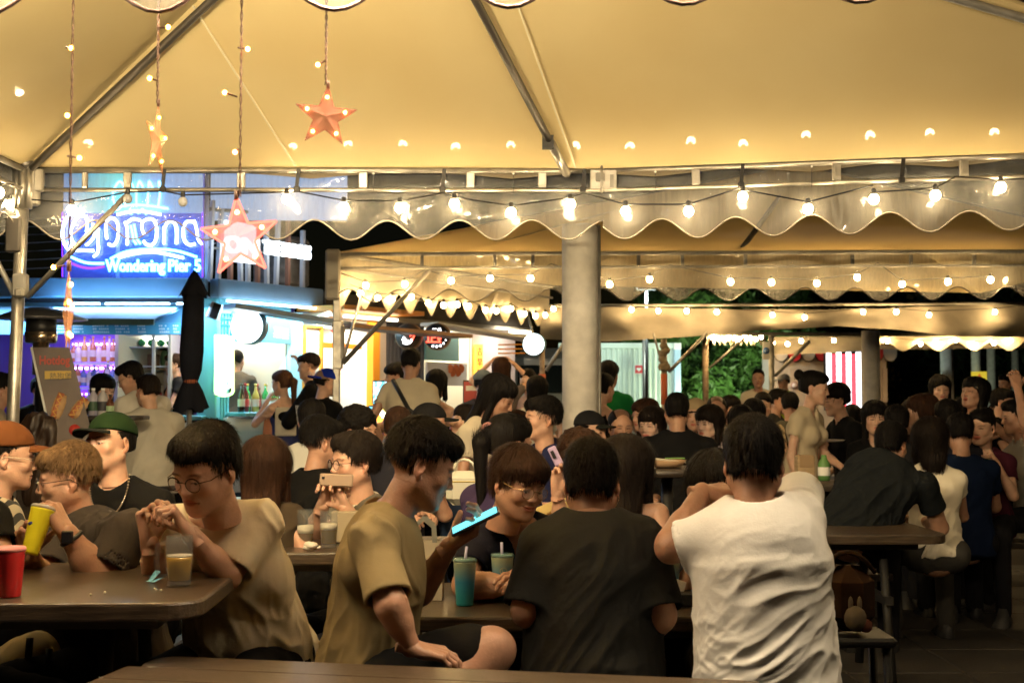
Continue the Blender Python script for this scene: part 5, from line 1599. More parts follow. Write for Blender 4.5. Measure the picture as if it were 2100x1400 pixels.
m_g, nt_, bs_ = _nt('skirt_glow_gradient'); tc_ = nt_.nodes.new('ShaderNodeTexCoord'); sx_ = nt_.nodes.new('ShaderNodeSeparateXYZ'); rr_ = nt_.nodes.new('ShaderNodeValToRGB')
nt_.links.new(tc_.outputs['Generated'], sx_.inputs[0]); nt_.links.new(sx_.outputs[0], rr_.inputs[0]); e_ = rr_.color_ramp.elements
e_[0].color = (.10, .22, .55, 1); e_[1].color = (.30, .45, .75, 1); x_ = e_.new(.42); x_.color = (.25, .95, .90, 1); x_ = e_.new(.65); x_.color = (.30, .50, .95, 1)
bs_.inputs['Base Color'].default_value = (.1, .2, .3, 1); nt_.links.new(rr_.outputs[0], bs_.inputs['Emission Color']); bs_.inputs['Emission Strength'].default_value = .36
b = MB(); p_, q_ = np_(128, 436), np_(415, 350); b.box(((p_.x + q_.x) / 2, YN + .03, (p_.z + q_.z) / 2), (q_.x - p_.x, .01, q_.z - p_.z), m_g); b.build('skirt_glow_panel', None, ns)  # added glowing panel; its gradient stands for the blue-white glow at the skirt
b = MB(); p_, q_ = P(432, 452, YN + .7), P(712, 352, YN + .7); b.box(((p_.x + q_.x) / 2, YN + .7, (p_.z + q_.z) / 2), (q_.x - p_.x, .03, q_.z - p_.z), mat('haze_glow', (.4, .45, .5), .5, emis=(.45, .58, .85), estr=.17)); b.build('haze_glow_panel', None, ns)  # added glowing panel, imitates bright haze in the clear skirt
b.box(((p.x + q.x) / 2, YN + .06, (p.z + q.z) / 2), (q.x - p.x, .01, q.z - p.z), bm_); b.build('clear_panel', None, ns)
for px in (127, 232, 330, 416): b = MB(); b.box((XY(px, YN), YN + .09, (p.z + q.z) / 2), (.03, .03, q.z - p.z), mat('pale_post', (0, 0, 0))); b.build('sign_post', None, ns)
def text(par, s, loc, size, m, R=None, name='lettering', ext=.004, sx=1.0, bold=0.0, align='LEFT'):
    c = bpy.data.curves.new(name, 'FONT'); c.body = s; c.size = size; c.extrude = ext; c.offset = bold; c.align_x = align; c.resolution_u = 3
    c.materials.append(m); o = bpy.data.objects.new(name, c); COL.objects.link(o)
    M = (R if R is not None else Matrix.Identity(3)).to_4x4() @ Matrix.Rotation(math.pi / 2, 4, 'X') @ Matrix.Diagonal((sx, 1, 1, 1))
    M.translation = loc
    bpy.context.view_layer.update()
    me = bpy.data.meshes.new_from_object(o.evaluated_get(bpy.context.evaluated_depsgraph_get())); bpy.data.objects.remove(o)
    o = bpy.data.objects.new(name, me); COL.objects.link(o); o['kind'] = 'stuff'; o.matrix_basis = M
    if par: 
        o.parent = par; o.matrix_parent_inverse = Matrix.Identity(4); o.matrix_basis = world_loc(par).inverted() @ M
    return o
text(ns, 'Wondering', P(217, 556, YN), .168, nC, sx=.78, bold=.004, ext=.012)
text(ns, 'Pier 5', P(344, 556, YN), .175, nC, sx=.82, bold=.004, ext=.012)
# white backlit name board on the right-hand roof edge
wb = empty('name_sign', FT(540, 505, .1), 'white backlit letters reading ON THE BUNNS on the roof edge', 'sign')
wl = emat('sign_white', (.85, .95, 1.0), 2.5)
q = FT(445, 518, .1); tn = text(wb, 'ON', Vector((q.x, q.y, ZY(515, q.y))), .24, wl, R=RU, bold=.008, ext=.02, sx=1.3)
q = FT(527, 518, .1); text(wb, 'THE BUNNS', Vector((q.x, q.y, ZY(519, q.y))), .20, wl, R=RU, bold=.006, ext=.02, sx=.66)
b = MB(); q = FT(487, 500, .04); b.box(Vector((q.x, q.y, ZY(497, q.y))), (.44, .03, .42), emat('logo_box', (.80, .92, 1.0), 1.3), rot=RU, bev=.005); b.build('logo_panel', None, wb)

# ---------------------------------------------------------------- orange stall
barB = empty('food_stall', FT(690, 850), 'orange and pale blue food stall with bright white interior', 'food stall')
m_or = mat('orange_paint', (.80, .30, .03), .5)
b = MB(); fbox(b, 618, 655, 668, 935, .0, .05, mat('door_white', (.75, .74, .62), .5)); dB = b.build('door', None, barB)
for x0, x1, y0, y1 in ((617, 620, 670, 925), (651, 655, 670, 925), (617, 655, 666, 671)): b = MB(); fbox(b, x0, x1, y0, y1, .04, .04, m_or); b.build('door_frame', None, barB)
b = MB(); fbox(b, 752, 766, 655, 900, .05, .10, mat('amber_paint', (.75, .32, .02), .5)); b.build('post', None, barB)
b = MB(); fbox(b, 768, 784, 655, 900, .02, .08, mat('pale_wall', (.55, .50, .48), .6)); b.build('wall_panel', None, barB)
t0, t1 = tpx(655), tpx(770)
for nm, a0, a1, z0, z1, off, th, m in (('back_wall', t0 - .1, t1 + .4, 0, 2.4, -1.5, .06, mat('stall_white', (.75, .74, .68), .6)), ('side_wall', t0 - .06, t0, 0, 2.4, -.8, 1.5, m_int), ('side_wall', t1, t1 + .06, 0, 2.4, -.8, 1.5, m_int), ('ceiling', t0, t1, 2.32, 2.36, -.75, 1.5, m_int)):
    b = MB(); fz(b, a0, a1, z0, z1, off, th, m); b.build(nm, None, barB)
area('stall_lamp', CC + uu * ((t0 + t1) / 2) - nn * .5 + Vector((0, 0, 2.25)), .8, 12, (1.0, .88, .66), CC + uu * ((t0 + t1) / 2) - nn * .5, barB)
area('stall_front_lamp', CC + uu * ((t0 + t1) / 2) + nn * .35 + Vector((0, 0, 2.3)), .8, 5, (1.0, .70, .36), CC + uu * ((t0 + t1) / 2) + nn * .2, barB)
b = MB(); b.box(CC + uu * ((t0 + t1) / 2) - nn * .5 + Vector((0, 0, 2.28)), (.9, .06, .03), m_warmstrip, rot=RU); b.box(CC + uu * ((t0 + t1) / 2) + nn * .35 + Vector((0, 0, 2.34)), (.9, .05, .03), m_warmstrip, rot=RU); b.build('tube_light', None, barB)
b = MB(); fz(b, t0 - .5, t1 + .3, 1.12, 1.17, .12, .5, mat('counter_pink', (.62, .5, .5), .4), .006); b.build('counter_top', None, barB)
b = MB(); fz(b, t0 - .5, t1 + .2, .05, 1.12, .25, .05, mat('violet_print', (.30, .14, .38), .5, var=.6, vscale=9)); b.build('counter_front', None, barB)
b = MB(); p, q = FT(620, 640, .3), FT(780, 655, .3); b.box((p + q) / 2 + Vector((0, 0, .04)), ((q - p).length * 1.05, .7, .05), m_or, rot=RU); b.build('orange_soffit', None, barB)
b = MB(); fz(b, tpx(700), tpx(752), 1.50, 1.55, -.7, .3, m_or); b.build('shelf', None, barB)
m_bowl = mat('orange_bowl', (.8, .20, .03), .5)
for i, (px, kd) in enumerate(((700, 'pot'), (723, 'bowl'), (745, 'box'), (662, 'jar'), (668, 'jar'), (735, 'jar'), (752, 'jar'), (690, 'box'), (676, 'box'))):
    t = tpx(px); c = CC + uu * t + nn * (.12 + .08 * (i % 2)) + Vector((0, 0, 1.17)); b = MB()
    if kd == 'bowl': b.lathe([(.05, 0), (.07, .11), (.072, .11), (.06, .03)], c, m_bowl, n=14)
    elif kd == 'pot': b.lathe([(.08, 0), (.085, .13), (.09, .14)], c, M_steel, n=14)
    elif kd == 'jar': b.lathe([(.028, 0), (.03, .10), (.02, .12), (.02, .16)], c, mat('jar_%d' % (i % 3), [(.6, .5, .3), (.25, .35, .2), (.7, .3, .1)][i % 3], .3), n=10)
    else: b.box(c + Vector((0, 0, .07)), (.12, .10, .14), mat('carton_%d' % (i % 3), [(.6, .55, .45), (.35, .3, .25), (.7, .68, .6)][i % 3], .7), rot=RU, bev=.004)
    o = b.build({'bowl': 'paper_bowl', 'pot': 'steel_pot', 'jar': 'sauce_jar', 'box': 'carton'}[kd], loc=c)
    lab = {'bowl': 'orange paper bowl on the food stall counter', 'pot': 'steel pot on the food stall counter behind the boy in the blue cap', 'jar': ['', '', '', 'sauce jar nearest the stall door on the counter', 'second sauce jar from the stall door on the counter', 'green sauce jar right of the orange bowl', '', '', ''][i] or 'sauce jar beside the screen end of the stall counter', 'box': {2: 'dark carton between the orange bowl and the screen', 7: 'brown carton left of the steel pot on the counter', 8: 'pale carton next to the sauce jars on the counter'}.get(i)}[kd]
    tag(o, lab, {'bowl': 'bowl', 'pot': 'pot', 'jar': 'jar', 'box': 'carton'}[kd])
# stock on the inner walls
def stock(par_t0, par_t1, off, zs, cols, where, kinds=('jar', 'carton')):
    n_ = 0
    for r_, z_ in enumerate(zs):
        b = MB(); fz(b, par_t0, par_t1, z_ - .02, z_, off, .22, mat('shelf_wood', (.35, .26, .17), .6)); sh = b.build('wall_shelf', loc=CC + uu * ((par_t0 + par_t1) / 2) + nn * off + Vector((0, 0, z_)))
        tag(sh, 'wooden wall shelf %s, %s from the bottom' % (where, ORD[r_]), 'shelf')
        t = par_t0 + .06; k = 0
        while t < par_t1 - .05:
            w_ = random.uniform(.05, .12); kd = random.choice(kinds); c = CC + uu * t + nn * off + Vector((0, 0, z_)); b = MB(); cl = random.choice(cols); m = mat('stock_%02d%02d%02d' % tuple(int(q * 99) for q in cl), cl, .5)
            if kd == 'jar': h_ = random.uniform(.10, .2); b.lathe([(w_ * .45, 0), (w_ * .5, .01), (w_ * .48, h_), (w_ * .3, h_ * 1.15)], c, m, n=10); b.lathe([(w_ * .33, h_ * 1.15), (w_ * .33, h_ * 1.28)], c, M_black, n=8)
            else: h_ = random.uniform(.08, .22); b.box(c + Vector((0, 0, h_ / 2)), (w_, .10, h_), m, rot=RU, bev=.003)
            o = b.build(kd, loc=c); tag(o, '%s on the wall shelf %s, shelf %s, %s along' % (kd, where, ['one', 'two', 'three'][r_], ORD[min(k, 11)]), kd); t += w_ + random.uniform(.03, .08); k += 1
_cols = [(.5, .06, .04), (.6, .5, .3), (.1, .2, .1), (.55, .3, .05), (.08, .12, .3), (.3, .3, .3), (.6, .55, .5), (.15, .08, .04)]
stock(tpx(480), tpx(525), -1.35, (1.45, 1.75), _cols, 'behind the grey bartender')
stock(tpx(668), tpx(742), -1.30, (1.45, 1.8), _cols, 'in the orange stall')
stock(tpx(872), tpx(935), -1.20, (1.4, 1.7), _cols, 'in the snack stall')
b = MB(); fz(b, tpx(700), tpx(760), 1.55, 2.0, -1.44, .03, mat('red_arch', (.5, .06, .03), .5)); b.build('wall_print', None, barB)
b = MB(); fz(b, tpx(664), tpx(700), 1.9, 2.25, -1.44, .03, mat('menu_print', (.55, .5, .4), .5, var=.5, vscale=18)); b.build('wall_menu', None, barB)
b = MB(); fz(b, tpx(655), tpx(752), 2.0, 2.06, -.1, .05, m_or); b.build('header', None, barB)
# screens
def screen(px, py, w_, h_, Y, label, kind):
    c = P(px, py, Y); W = w_ / FPX * Y; H_ = h_ / FPX * Y
    s = empty('screen', c, label, 'screen'); Rm = Matrix.Rotation(.12, 3, 'Z')
    b = MB(); b.box(c, (W, .05, H_), M_black, rot=Rm, bev=.006); b.build('casing', None, s)
    m, nt, bs = _nt('screen_' + kind); bs.inputs['Base Color'].default_value = (0, 0, 0, 1); bs.inputs['Emission Strength'].default_value = 2.6
    tc = nt.nodes.new('ShaderNodeTexCoord')
    if kind == 'fish':
        n = nt.nodes.new('ShaderNodeTexNoise'); n.inputs['Scale'].default_value = 5; nt.links.new(tc.outputs['Generated'], n.inputs['Vector'])
        r = nt.nodes.new('ShaderNodeValToRGB'); r.color_ramp.elements[0].color = (.04, .45, .75, 1); r.color_ramp.elements[1].color = (.55, .9, .95, 1); r.color_ramp.elements[0].position = .42; r.color_ramp.elements[1].position = .58
        nt.links.new(n.outputs[0], r.inputs[0]); nt.links.new(r.outputs[0], bs.inputs['Emission Color'])
    else:
        bs.inputs['Emission Color'].default_value = (.10, .42, .62, 1); bs.inputs['Emission Strength'].default_value = 1.5
    q = c + Rm @ Vector((0, -.028, 0)); b = MB(); b.box(q, (W * .93, .004, H_ * .88), m, rot=Rm); pn = b.build('picture', None, s)
    if kind == 'food':
        b = MB(); b.lathe([(H_ * .40, 0), (H_ * .40, .003)], q + Rm @ Vector((0, -.004, 0)), emat('plate_yellow', (.95, .75, .12), 2.2), n=24, axis=Rm @ Vector((0, -1, 0)))
        b.lathe([(H_ * .32, 0), (H_ * .32, .003)], q + Rm @ Vector((0, -.008, 0)), emat('plate_pale', (.9, .85, .6), 1.8), n=24, axis=Rm @ Vector((0, -1, 0)))
        for k in range(8): b.ball(q + Rm @ Vector((H_ * .18 * math.cos(k * 2.4) * (k % 3) / 2, -.012, H_ * .2 * math.sin(k * 2.4) * (k % 3) / 2)), H_ * .09, emat('fried_print', (.75, .28, .04), 1.6), n=8, sq=(1.3, .1, 1))
        b.build('food_picture', None, pn, kind='stuff')
    return s
screen(793, 805, 58, 50, 13.6, 'bright blue screen with fish pictures on the stall counter', 'fish')
screen(777, 856, 44, 50, 13.0, 'lower screen showing a plate of fried food below the blue screen', 'food')
# star garland by the door
g = empty('star_garland', FT(660, 680, .25), 'hanging red star garland beside the white stall door', 'decoration')
def star_pts(R_, r_, n=5, rot=0): return [((R_ if k % 2 == 0 else r_) * math.sin(math.pi * k / n + rot), (R_ if k % 2 == 0 else r_) * math.cos(math.pi * k / n + rot)) for k in range(2 * n)][::-1]
for y_, s_ in ((684, .10), (700, .05), (722, .075), (738, .04), (752, .06), (768, .04)):
    b = MB(); b.prism(star_pts(s_, s_ * .45), .03, mat('red_tinsel', (.55, .03, .02), .35, metal=.3), c=FT(660, y_, .25)); b.build('star', None, g)
b = MB(); b.tube([FT(660, 664, .25), FT(660, 780, .25)], .004, M_black, n=4); b.build('string', None, g)

# ---------------------------------------------------------------- third stall, dark panel, round signs, pale wall
barC = empty('food_stall', FT(920, 850), 'third stall with cream interior, fried snack poster and pinkish wall', 'food stall')
b = MB(); fbox(b, 785, 866, 660, 935, .0, .06, mat('dark_corrugated', (.10, .11, .15), .6)); b.build('dark_wall', None, barC)
for i in range(10):
    t = tpx(787) + i * (tpx(864) - tpx(787)) / 10; b = MB(); fz(b, t, t + .03, .1, 2.3, .04, .02, mat('dark_corrugated', (0, 0, 0))); b.build('corrugation', None, barC)
t0, t1 = tpx(866), tpx(962)
m_cream = mat('cream_wall', (.70, .66, .55), .6)
for nm, a0, a1, z0, z1, off, th, m in (('back_wall', t0 - .3, t1 + .5, 0, 2.4, -1.4, .06, m_cream), ('side_wall', t1, t1 + .06, 0, 2.4, -.7, 1.4, m_cream), ('ceiling', t0, t1, 2.32, 2.36, -.7, 1.4, m_int)):
    b = MB(); fz(b, a0, a1, z0, z1, off, th, m); b.build(nm, None, barC)
area('snack_lamp', CC + uu * ((t0 + t1) / 2) - nn * .3 + Vector((0, 0, 2.25)), .8, 9, (1.0, .86, .62), CC + uu * ((t0 + t1) / 2), barC)
b = MB(); b.box(CC + uu * ((t0 + t1) / 2) - nn * .3 + Vector((0, 0, 2.29)), (.9, .06, .03), m_warmstrip, rot=RU); b.build('tube_light', None, barC)
b = MB(); fbox(b, 868, 935, 690, 738, .03, .04, mat('teal_board', (.25, .55, .55), .5)); b.build('upper_board', None, barC)
b = MB(); fbox(b, 868, 949, 742, 790, .05, .04, mat('snack_poster', (.62, .62, .62), .5)); sp_ = b.build('poster', None, barC)
for k in range(5):
    b = MB(); q = FT(912 + (k % 3) * 11 + (k // 3) * 5, 756 + (k // 3) * 7, .085); b.ball(q, .05, mat('croquette_print', (.45, .12, .03), .6), n=8, sq=(1, .15, 1.2)); b.build('printed_croquette', None, sp_)
b = MB(); fz(b, t0 - .3, t1 + .2, 1.08, 1.13, .15, .45, mat('counter_pink', (0, 0, 0)), .006); b.build('counter_top', None, barC)
b = MB(); fz(b, t0 - .3, t1 + .2, .05, 1.08, .28, .05, m_cream); b.build('counter_front', None, barC)
b = MB(); fbox(b, 963, 1052, 655, 960, .0, .07, mat('pinkish_wall', (.66, .56, .52), .7, var=.06)); b.build('wall_panel', None, barC)
area('wall_spot', CC + uu * (tpx(1010) - .1) + nn * .5 + Vector((0, 0, 2.25)), .4, 3, (1.0, .90, .76), CC + uu * tpx(1010) + Vector((0, 0, 1.6)), barC)
b = MB(); b.box(CC + uu * (tpx(1010) - .1) + nn * .52 + Vector((0, 0, 2.30)), (.4, .08, .04), m_warmstrip, rot=RU); b.build('wall_lamp', None, barC)
ys = empty('banner_sign', FT(968, 750, .1), 'narrow yellow vertical sign with red characters on the stall wall', 'sign')
b = MB(); fbox(b, 962, 975, 706, 800, .10, .04, mat('yellow_sign', (.85, .58, .06), .5, emis=(.85, .55, .05), estr=.5)); b.build('board', None, ys)
mr = mat('red_ink', (.5, .04, .02), .6)
for i, ch in enumerate(('古', '早', '味')):
    q = FT(963, 722 + i * 22, .125); text(ys, ch, Vector((q.x, q.y, ZY(727 + i * 22, q.y))), .12, mr, R=RU, ext=.003)
# beam over the far stalls
b = MB(); p, q = CC + uu * tpx(640), CC + uu * tpx(1062)
b.box((p + q) / 2 + Vector((0, 0, (ZY(600, p.y) + ZY(640, p.y)) / 2)) + nn * .12, ((q - p).length, .16, .22), mat('brown_beam', (.10, .085, .065), .7, var=.2), rot=RU); b.build('beam', None, barC)
b = MB(); b.box((p + q) / 2 + Vector((0, 0, 2.36)) + nn * .05, ((q - p).length, .4, .05), mat('soffit_cream', (.45, .40, .30), .7), rot=RU); b.build('soffit', None, barC)
# long awning planks
for (a, c, w_, m, lab) in ((P(470, 628, 12.6), P(770, 676, 13.6), .10, mat('plank_blue', (.42, .55, .72), .5), 0), (P(700, 668, 12.6), P(950, 690, 13.9), .08, mat('plank_brown', (.30, .17, .09), .6), 0), (P(880, 664, 14.2), P(1092, 697, 15.4), .07, mat('plank_white', (.62, .60, .55), .5), 0)):
    b = MB(); d = (c - a); R3 = d.to_track_quat('X', 'Z').to_matrix(); b.box((a + c) / 2, (d.length, .30, w_ * .5), m, rot=R3, bev=.004); b.build('awning_plank', None, barC)
def disc_sign(px, py, r, Y, label, m, ax=(-.15, -1, 0)):
    q = P(px, py, Y); R_ = r / FPX * Y; s = empty('round_sign', q, label, 'sign', 'round stall signs'); a = Vector(ax).normalized()
    b = MB(); b.lathe([(R_, -.05), (R_ * 1.03, -.04), (R_ * 1.03, .04), (R_, .05)], q, mat('sign_edge_wood', (.30, .18, .10), .5), n=32, axis=a); b.build('rim', None, s)
    b = MB(); b.lathe([(R_ * .94, .051), (R_ * .94, .055)], q, m, n=32, axis=a); b.build('face', None, s)
    return s, q, R_, a
mkd = mat('sign_brown', (.08, .06, .05), .4); mkb = mat('sign_black', (.02, .02, .025), .4)
s, q, R_, a = disc_sign(839, 690, 27, 13.8, 'round brown sign with white swirl, left of the black round sign', mkd)
wE = emat('letter_white', (1, 1, 1), 2.2); rE = emat('letter_red', (1, .08, .04), 2.0)
f_ = q + a * .06
b = MB()
for k in range(3): b.tube([f_ + Vector((math.cos(t) * R_ * (.2 + .12 * k) - R_ * .1, -.004, math.sin(t) * R_ * (.2 + .12 * k) - R_ * .1)) for t in [math.pi * (.9 + k * .2) + i * .32 for i in range(7)]], .012, wE, n=5)
b.build('white_swirl', None, s)
b = MB(); b.tube([f_ + Vector((R_ * .35, -.004, R_ * .5)), f_ + Vector((R_ * .2, -.004, 0)), f_ + Vector((R_ * .55, -.004, R_ * .15)), f_ + Vector((R_ * .3, -.004, -R_ * .3))], .012, rE, n=5); b.build('red_swirl', None, s)
s, q, R_, a = disc_sign(897, 690, 27, 14.0, 'round black sign with red and white characters on the stall', mkb)
f_ = q + a * .06
text(s, '二代', f_ + Vector((-R_ * .35, 0, R_ * .30)), R_ * .42, wE, ext=.003)
text(s, '正', f_ + Vector((-R_ * .80, 0, -R_ * .42)), R_ * .85, rE, ext=.003, bold=.003); text(s, '豆', f_ + Vector((-R_ * .05, 0, -R_ * .42)), R_ * .80, rE, ext=.003, bold=.003)
b = MB()
for t in range(7): b.ball(f_ + Vector((math.cos(-1.9 + t * .38) * R_ * .78, -.002, math.sin(-1.9 + t * .38) * R_ * .78)), .013, wE, n=6)
b.build('white_dots', None, s, kind='stuff')
# globe lamp
q = P(1096, 706, 14.6); gl = empty('globe_lamp', q, 'round glowing white globe lamp on a bracket before the van', 'lamp')
b = MB(); b.lathe([(.13, -.05), (.13, .05)], q, mat('sign_rim', (0, 0, 0)), n=24, axis=(-.2, -1, 0)); b.build('rim', None, gl)
b = MB(); b.lathe([(.122, .051), (.122, .055)], q, emat('sign_face', (0, 0, 0), 0), n=24, axis=(-.2, -1, 0)); b.build('face', None, gl)
b = MB()
for k in range(3): b.tube([q + Vector((-.42, .1, .0 - k * .05)), q + Vector((-.1, 0, -.0 - k * .05))], .008, m_or, n=5)
b.build('bracket', None, gl)
# menu stand poster at the counter
q = P(968, 806, 12.6); mn = empty('menu_stand', q, 'red framed menu card standing on the third stall counter', 'menu')
b = MB(); b.box(q, (.18, .02, .26), M_black, bev=.004); b.box(q + Vector((0, -.012, .0)), (.16, .004, .23), mat('menu_red', (.45, .06, .05), .5)); b.box(q + Vector((0, -.015, .05)), (.12, .003, .05), M_white); b.build('card', None, mn)
q = P(610, 900, 11.6); mn = empty('menu_board', Vector((q.x, q.y, 0)), 'dark standing board with pale characters in front of the blue bar', 'menu board')
b = MB(); b.box(q + Vector((0, 0, -.02)), (.30, .03, .55), mat('board_brown', (.045, .028, .018), .5), bev=.005); b.box(Vector((q.x, q.y + .05, .35)), (.25, .03, .7), M_black); bb_ = b.build('board', None, mn)
text(mn, '微醺', q + Vector((-.10, -.02, .02)), .11, mat('pale_ink', (.6, .55, .45), .6), ext=.002)

# ---------------------------------------------------------------- van behind
van = empty('van', (XY(1122, 19), 19, 0), 'pale van parked behind the globe lamp, seen from the front', 'van')
m_van = mat('van_paint', (.50, .56, .50), .35, coat=.5)
xv = XY(1125, 19)
b = MB(); b.box((xv, 20.2, 1.05), (1.15, 2.4, .9), m_van, bev=.12); b.box((xv, 20.4, 1.82), (1.05, 2.2, .75), m_van, bev=.16); b.build('body', None, van)
b = MB(); b.box((xv, 19.27, 1.72), (.92, .04, .42), mat('windscreen', (.02, .03, .03), .06, spec=.9), rot=Matrix.Rotation(-.2, 3, 'X')); b.build('windscreen', None, van)
for s_ in (-1, 1):
    b = MB(); b.box((xv + s_ * .64, 19.3, 1.6), (.09, .06, .16), M_black, bev=.02); b.build('mirror', None, van)
    b = MB(); b.ball((xv + s_ * .42, 19.0, .95), .10, mat('lamp_glass', (.7, .7, .7), .1), n=10, sq=(1.2, .5, 1)); b.build('headlight', None, van)
    b = MB(); b.tube([(xv + s_ * .5, 19.6, .32), (xv + s_ * .62, 19.6, .32)], .32, M_black, n=16); b.build('wheel', None, van)
b = MB(); b.box((xv, 18.98, .55), (1.1, .08, .18), M_black, bev=.02); b.build('bumper', None, van)

# ---------------------------------------------------------------- white shipping container
YK = 27.0; kx0, kx1 = XY(1150, YK), XY(1389, YK); kz = ZY(703, YK)
con = empty('shipping_container', ((kx0 + kx1) / 2, YK, 0), 'white corrugated shipping container with a red heart sign', 'container')
m_con = mat('container_white', (.62, .70, .62), .5, var=.06, vscale=2, bump=.1)
n = 22; V = []; F = []
for i in range(n * 4 + 1):
    x = kx0 + (kx1 - kx0) * i / (n * 4); yy = YK + (.05 if (i % 4) in (1, 2) else 0)
    V += [(x, yy, .3), (x, yy, kz - .12)]
F = [(2 * i, 2 * i + 2, 2 * i + 3, 2 * i + 1) for i in range(n * 4)]
b = MB(); b.add(V, F, m_con); b.build('corrugated_side', None, con)
b = MB(); b.box(((kx0 + kx1) / 2, YK + .02, kz - .06), (kx1 - kx0 + .1, .12, .12), m_con, bev=.01); b.build('top_rail', None, con)
b = MB(); b.box((kx1, YK, kz / 2), (.14, .14, kz), mat('container_corner', (.32, .45, .62), .5), bev=.01); b.box((kx1, YK - .02, kz - .07), (.16, .16, .14), M_white, bev=.01); b.build('corner_post', None, con)
b = MB(); b.box(((kx0 + kx1) / 2, YK + 1.3, kz / 2), (kx1 - kx0, 2.4, kz - .1), m_con); b.build('body', None, con)
ae = empty('heart_sign', P(1310, 757, YK - .06), 'small red square sign with a white heart on the container', 'sign')
q = P(1310, 757, YK - .06); w_ = 17 / FPX * YK
b = MB(); b.box(q, (w_, .02, w_ * 1.15), M_white, bev=.003); b.box(q + Vector((0, -.012, -.0)), (w_ * .9, .004, w_ * .95), mat('sign_red', (.60, .03, .03), .5)); b.build('board', None, ae)
hp = [(w_ * .28 * (16 * math.sin(t) ** 3) / 16, w_ * .26 * (13 * math.cos(t) - 5 * math.cos(2 * t) - 2 * math.cos(3 * t) - math.cos(4 * t)) / 16) for t in [2 * math.pi * i / 20 for i in range(20)]][::-1]
b = MB(); b.prism(hp, .006, M_white, c=q + Vector((0, -.02, 0))); b.build('heart', None, ae)
area('container_flood', (XY(1300, 25), 22.5, 3.3), .4, 130, (.82, 1.0, .88), (XY(1290, YK), YK, 1.6))
b = MB(); b.box((XY(1300, 25), 22.5, 3.42), (.34, .2, .12), M_black, bev=.01); b.tube([(XY(1300, 25), 22.6, 0), (XY(1300, 25), 22.6, 3.4)], .03, M_black, n=6)
o = b.build('flood_lamp', loc=(XY(1300, 25), 22.5, 0)); tag(o, 'floodlight on a slim mast lighting the white container', 'floodlight')
# low planter wall
b = MB(); b.box((XY(1400, 24.5), 24.5, .52), (9, .35, 1.04), mat('planter_wall', (.13, .10, .07), .8, var=.2), bev=.02); o = b.build('planter_wall', loc=(XY(1400, 24.5), 24.5, 0)); tag(o, 'low brown planter wall below the container and the trees', 'wall')

# ---------------------------------------------------------------- trees
def leaf_cloud(name, par, blobs, n, size, m, seed=1):
    rnd = np.random.RandomState(seed); V = []; F = []
    for (c, r, w) in blobs:
        k = int(n * w); u = rnd.randn(k, 3); u /= np.linalg.norm(u, axis=1, keepdims=True)
        rad = (rnd.rand(k, 1) ** .45); p = np.array(c) + u * rad * np.array(r)
        cl = (vnoise(p * 2.2, seed) > .42); p = p[cl]
        k = len(p); a = rnd.randn(k, 3); a[:, 2] -= .6; a /= np.linalg.norm(a, axis=1, keepdims=True); bb = np.cross(a, rnd.randn(k, 3)); bb /= np.linalg.norm(bb, axis=1, keepdims=True)
        s = size * rnd.uniform(.6, 1.5, (k, 1))
        q = np.stack([p - a * s, p + bb * s * .3, p + a * s, p - bb * s * .3], 1).reshape(-1, 3)
        o = len(V) if isinstance(V, np.ndarray) else 0
        F.append(np.arange(k * 4).reshape(k, 4) + (len(V)))
        V = q if len(V) == 0 else np.concatenate([V, q])
    me = mesh_np(name, V.astype(np.float32), np.concatenate(F).astype(np.int32), smooth=False, mats=[m]); o = link(name, me)
    if par is not None: setpar(o, par)
    return o
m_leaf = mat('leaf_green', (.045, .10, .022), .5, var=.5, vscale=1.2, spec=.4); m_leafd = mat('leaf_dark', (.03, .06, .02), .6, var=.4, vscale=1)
def tree(px, py, Y, R_, label, m, n=9000, size=.11, seed=1, h=None):
    c = P(px, py, Y); t = empty('tree', (c.x, Y, 0), label, 'tree', 'trees behind the market')
    b = MB(); b.tube([(c.x, Y, 0), (c.x + .1, Y, c.z * .4), (c.x, Y, c.z)], [.16, .12, .06], mat('bark', (.06, .045, .03), .9), n=8)
    for k in range(5): b.tube([(c.x, Y, c.z * .5), (c.x + R_ * .6 * math.cos(k * 1.3), Y + R_ * .5 * math.sin(k * 1.3), c.z * (.7 + .15 * k / 2))], [.05, .02], mat('bark', (0, 0, 0)), n=6)
    b.build('trunk', None, t)
    rnd = random.Random(seed); bl = [((c.x + rnd.uniform(-.75, .75) * R_, Y + rnd.uniform(-.5, .5) * R_, c.z + rnd.uniform(-.7, .75) * R_), (R_ * .42, R_ * .4, R_ * .34), 1 / 12) for _ in range(12)]
    leaf_cloud('crown', t, bl, n, size, m, seed)
    return t
tree(1430, 745, 32, 1.9, 'bright green floodlit tree beside the white container', m_leaf, 22000, .13, 3)
tree(1520, 752, 31, 1.7, 'green floodlit tree, the right one of the lit pair', m_leaf, 20000, .13, 8)
tree(1475, 700, 35, 2.2, 'taller green tree rising behind the floodlit pair', m_leaf, 16000, .15, 12)
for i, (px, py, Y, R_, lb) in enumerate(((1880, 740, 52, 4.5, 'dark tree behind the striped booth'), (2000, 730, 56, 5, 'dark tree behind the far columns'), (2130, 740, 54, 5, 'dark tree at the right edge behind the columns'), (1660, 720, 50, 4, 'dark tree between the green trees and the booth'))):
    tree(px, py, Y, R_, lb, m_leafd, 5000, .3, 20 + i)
area('tree_flood', (XY(1470, 27) , 26.5, .9), .4, 120, (.86, 1.0, .60), (XY(1480, 32), 32, 2.4))
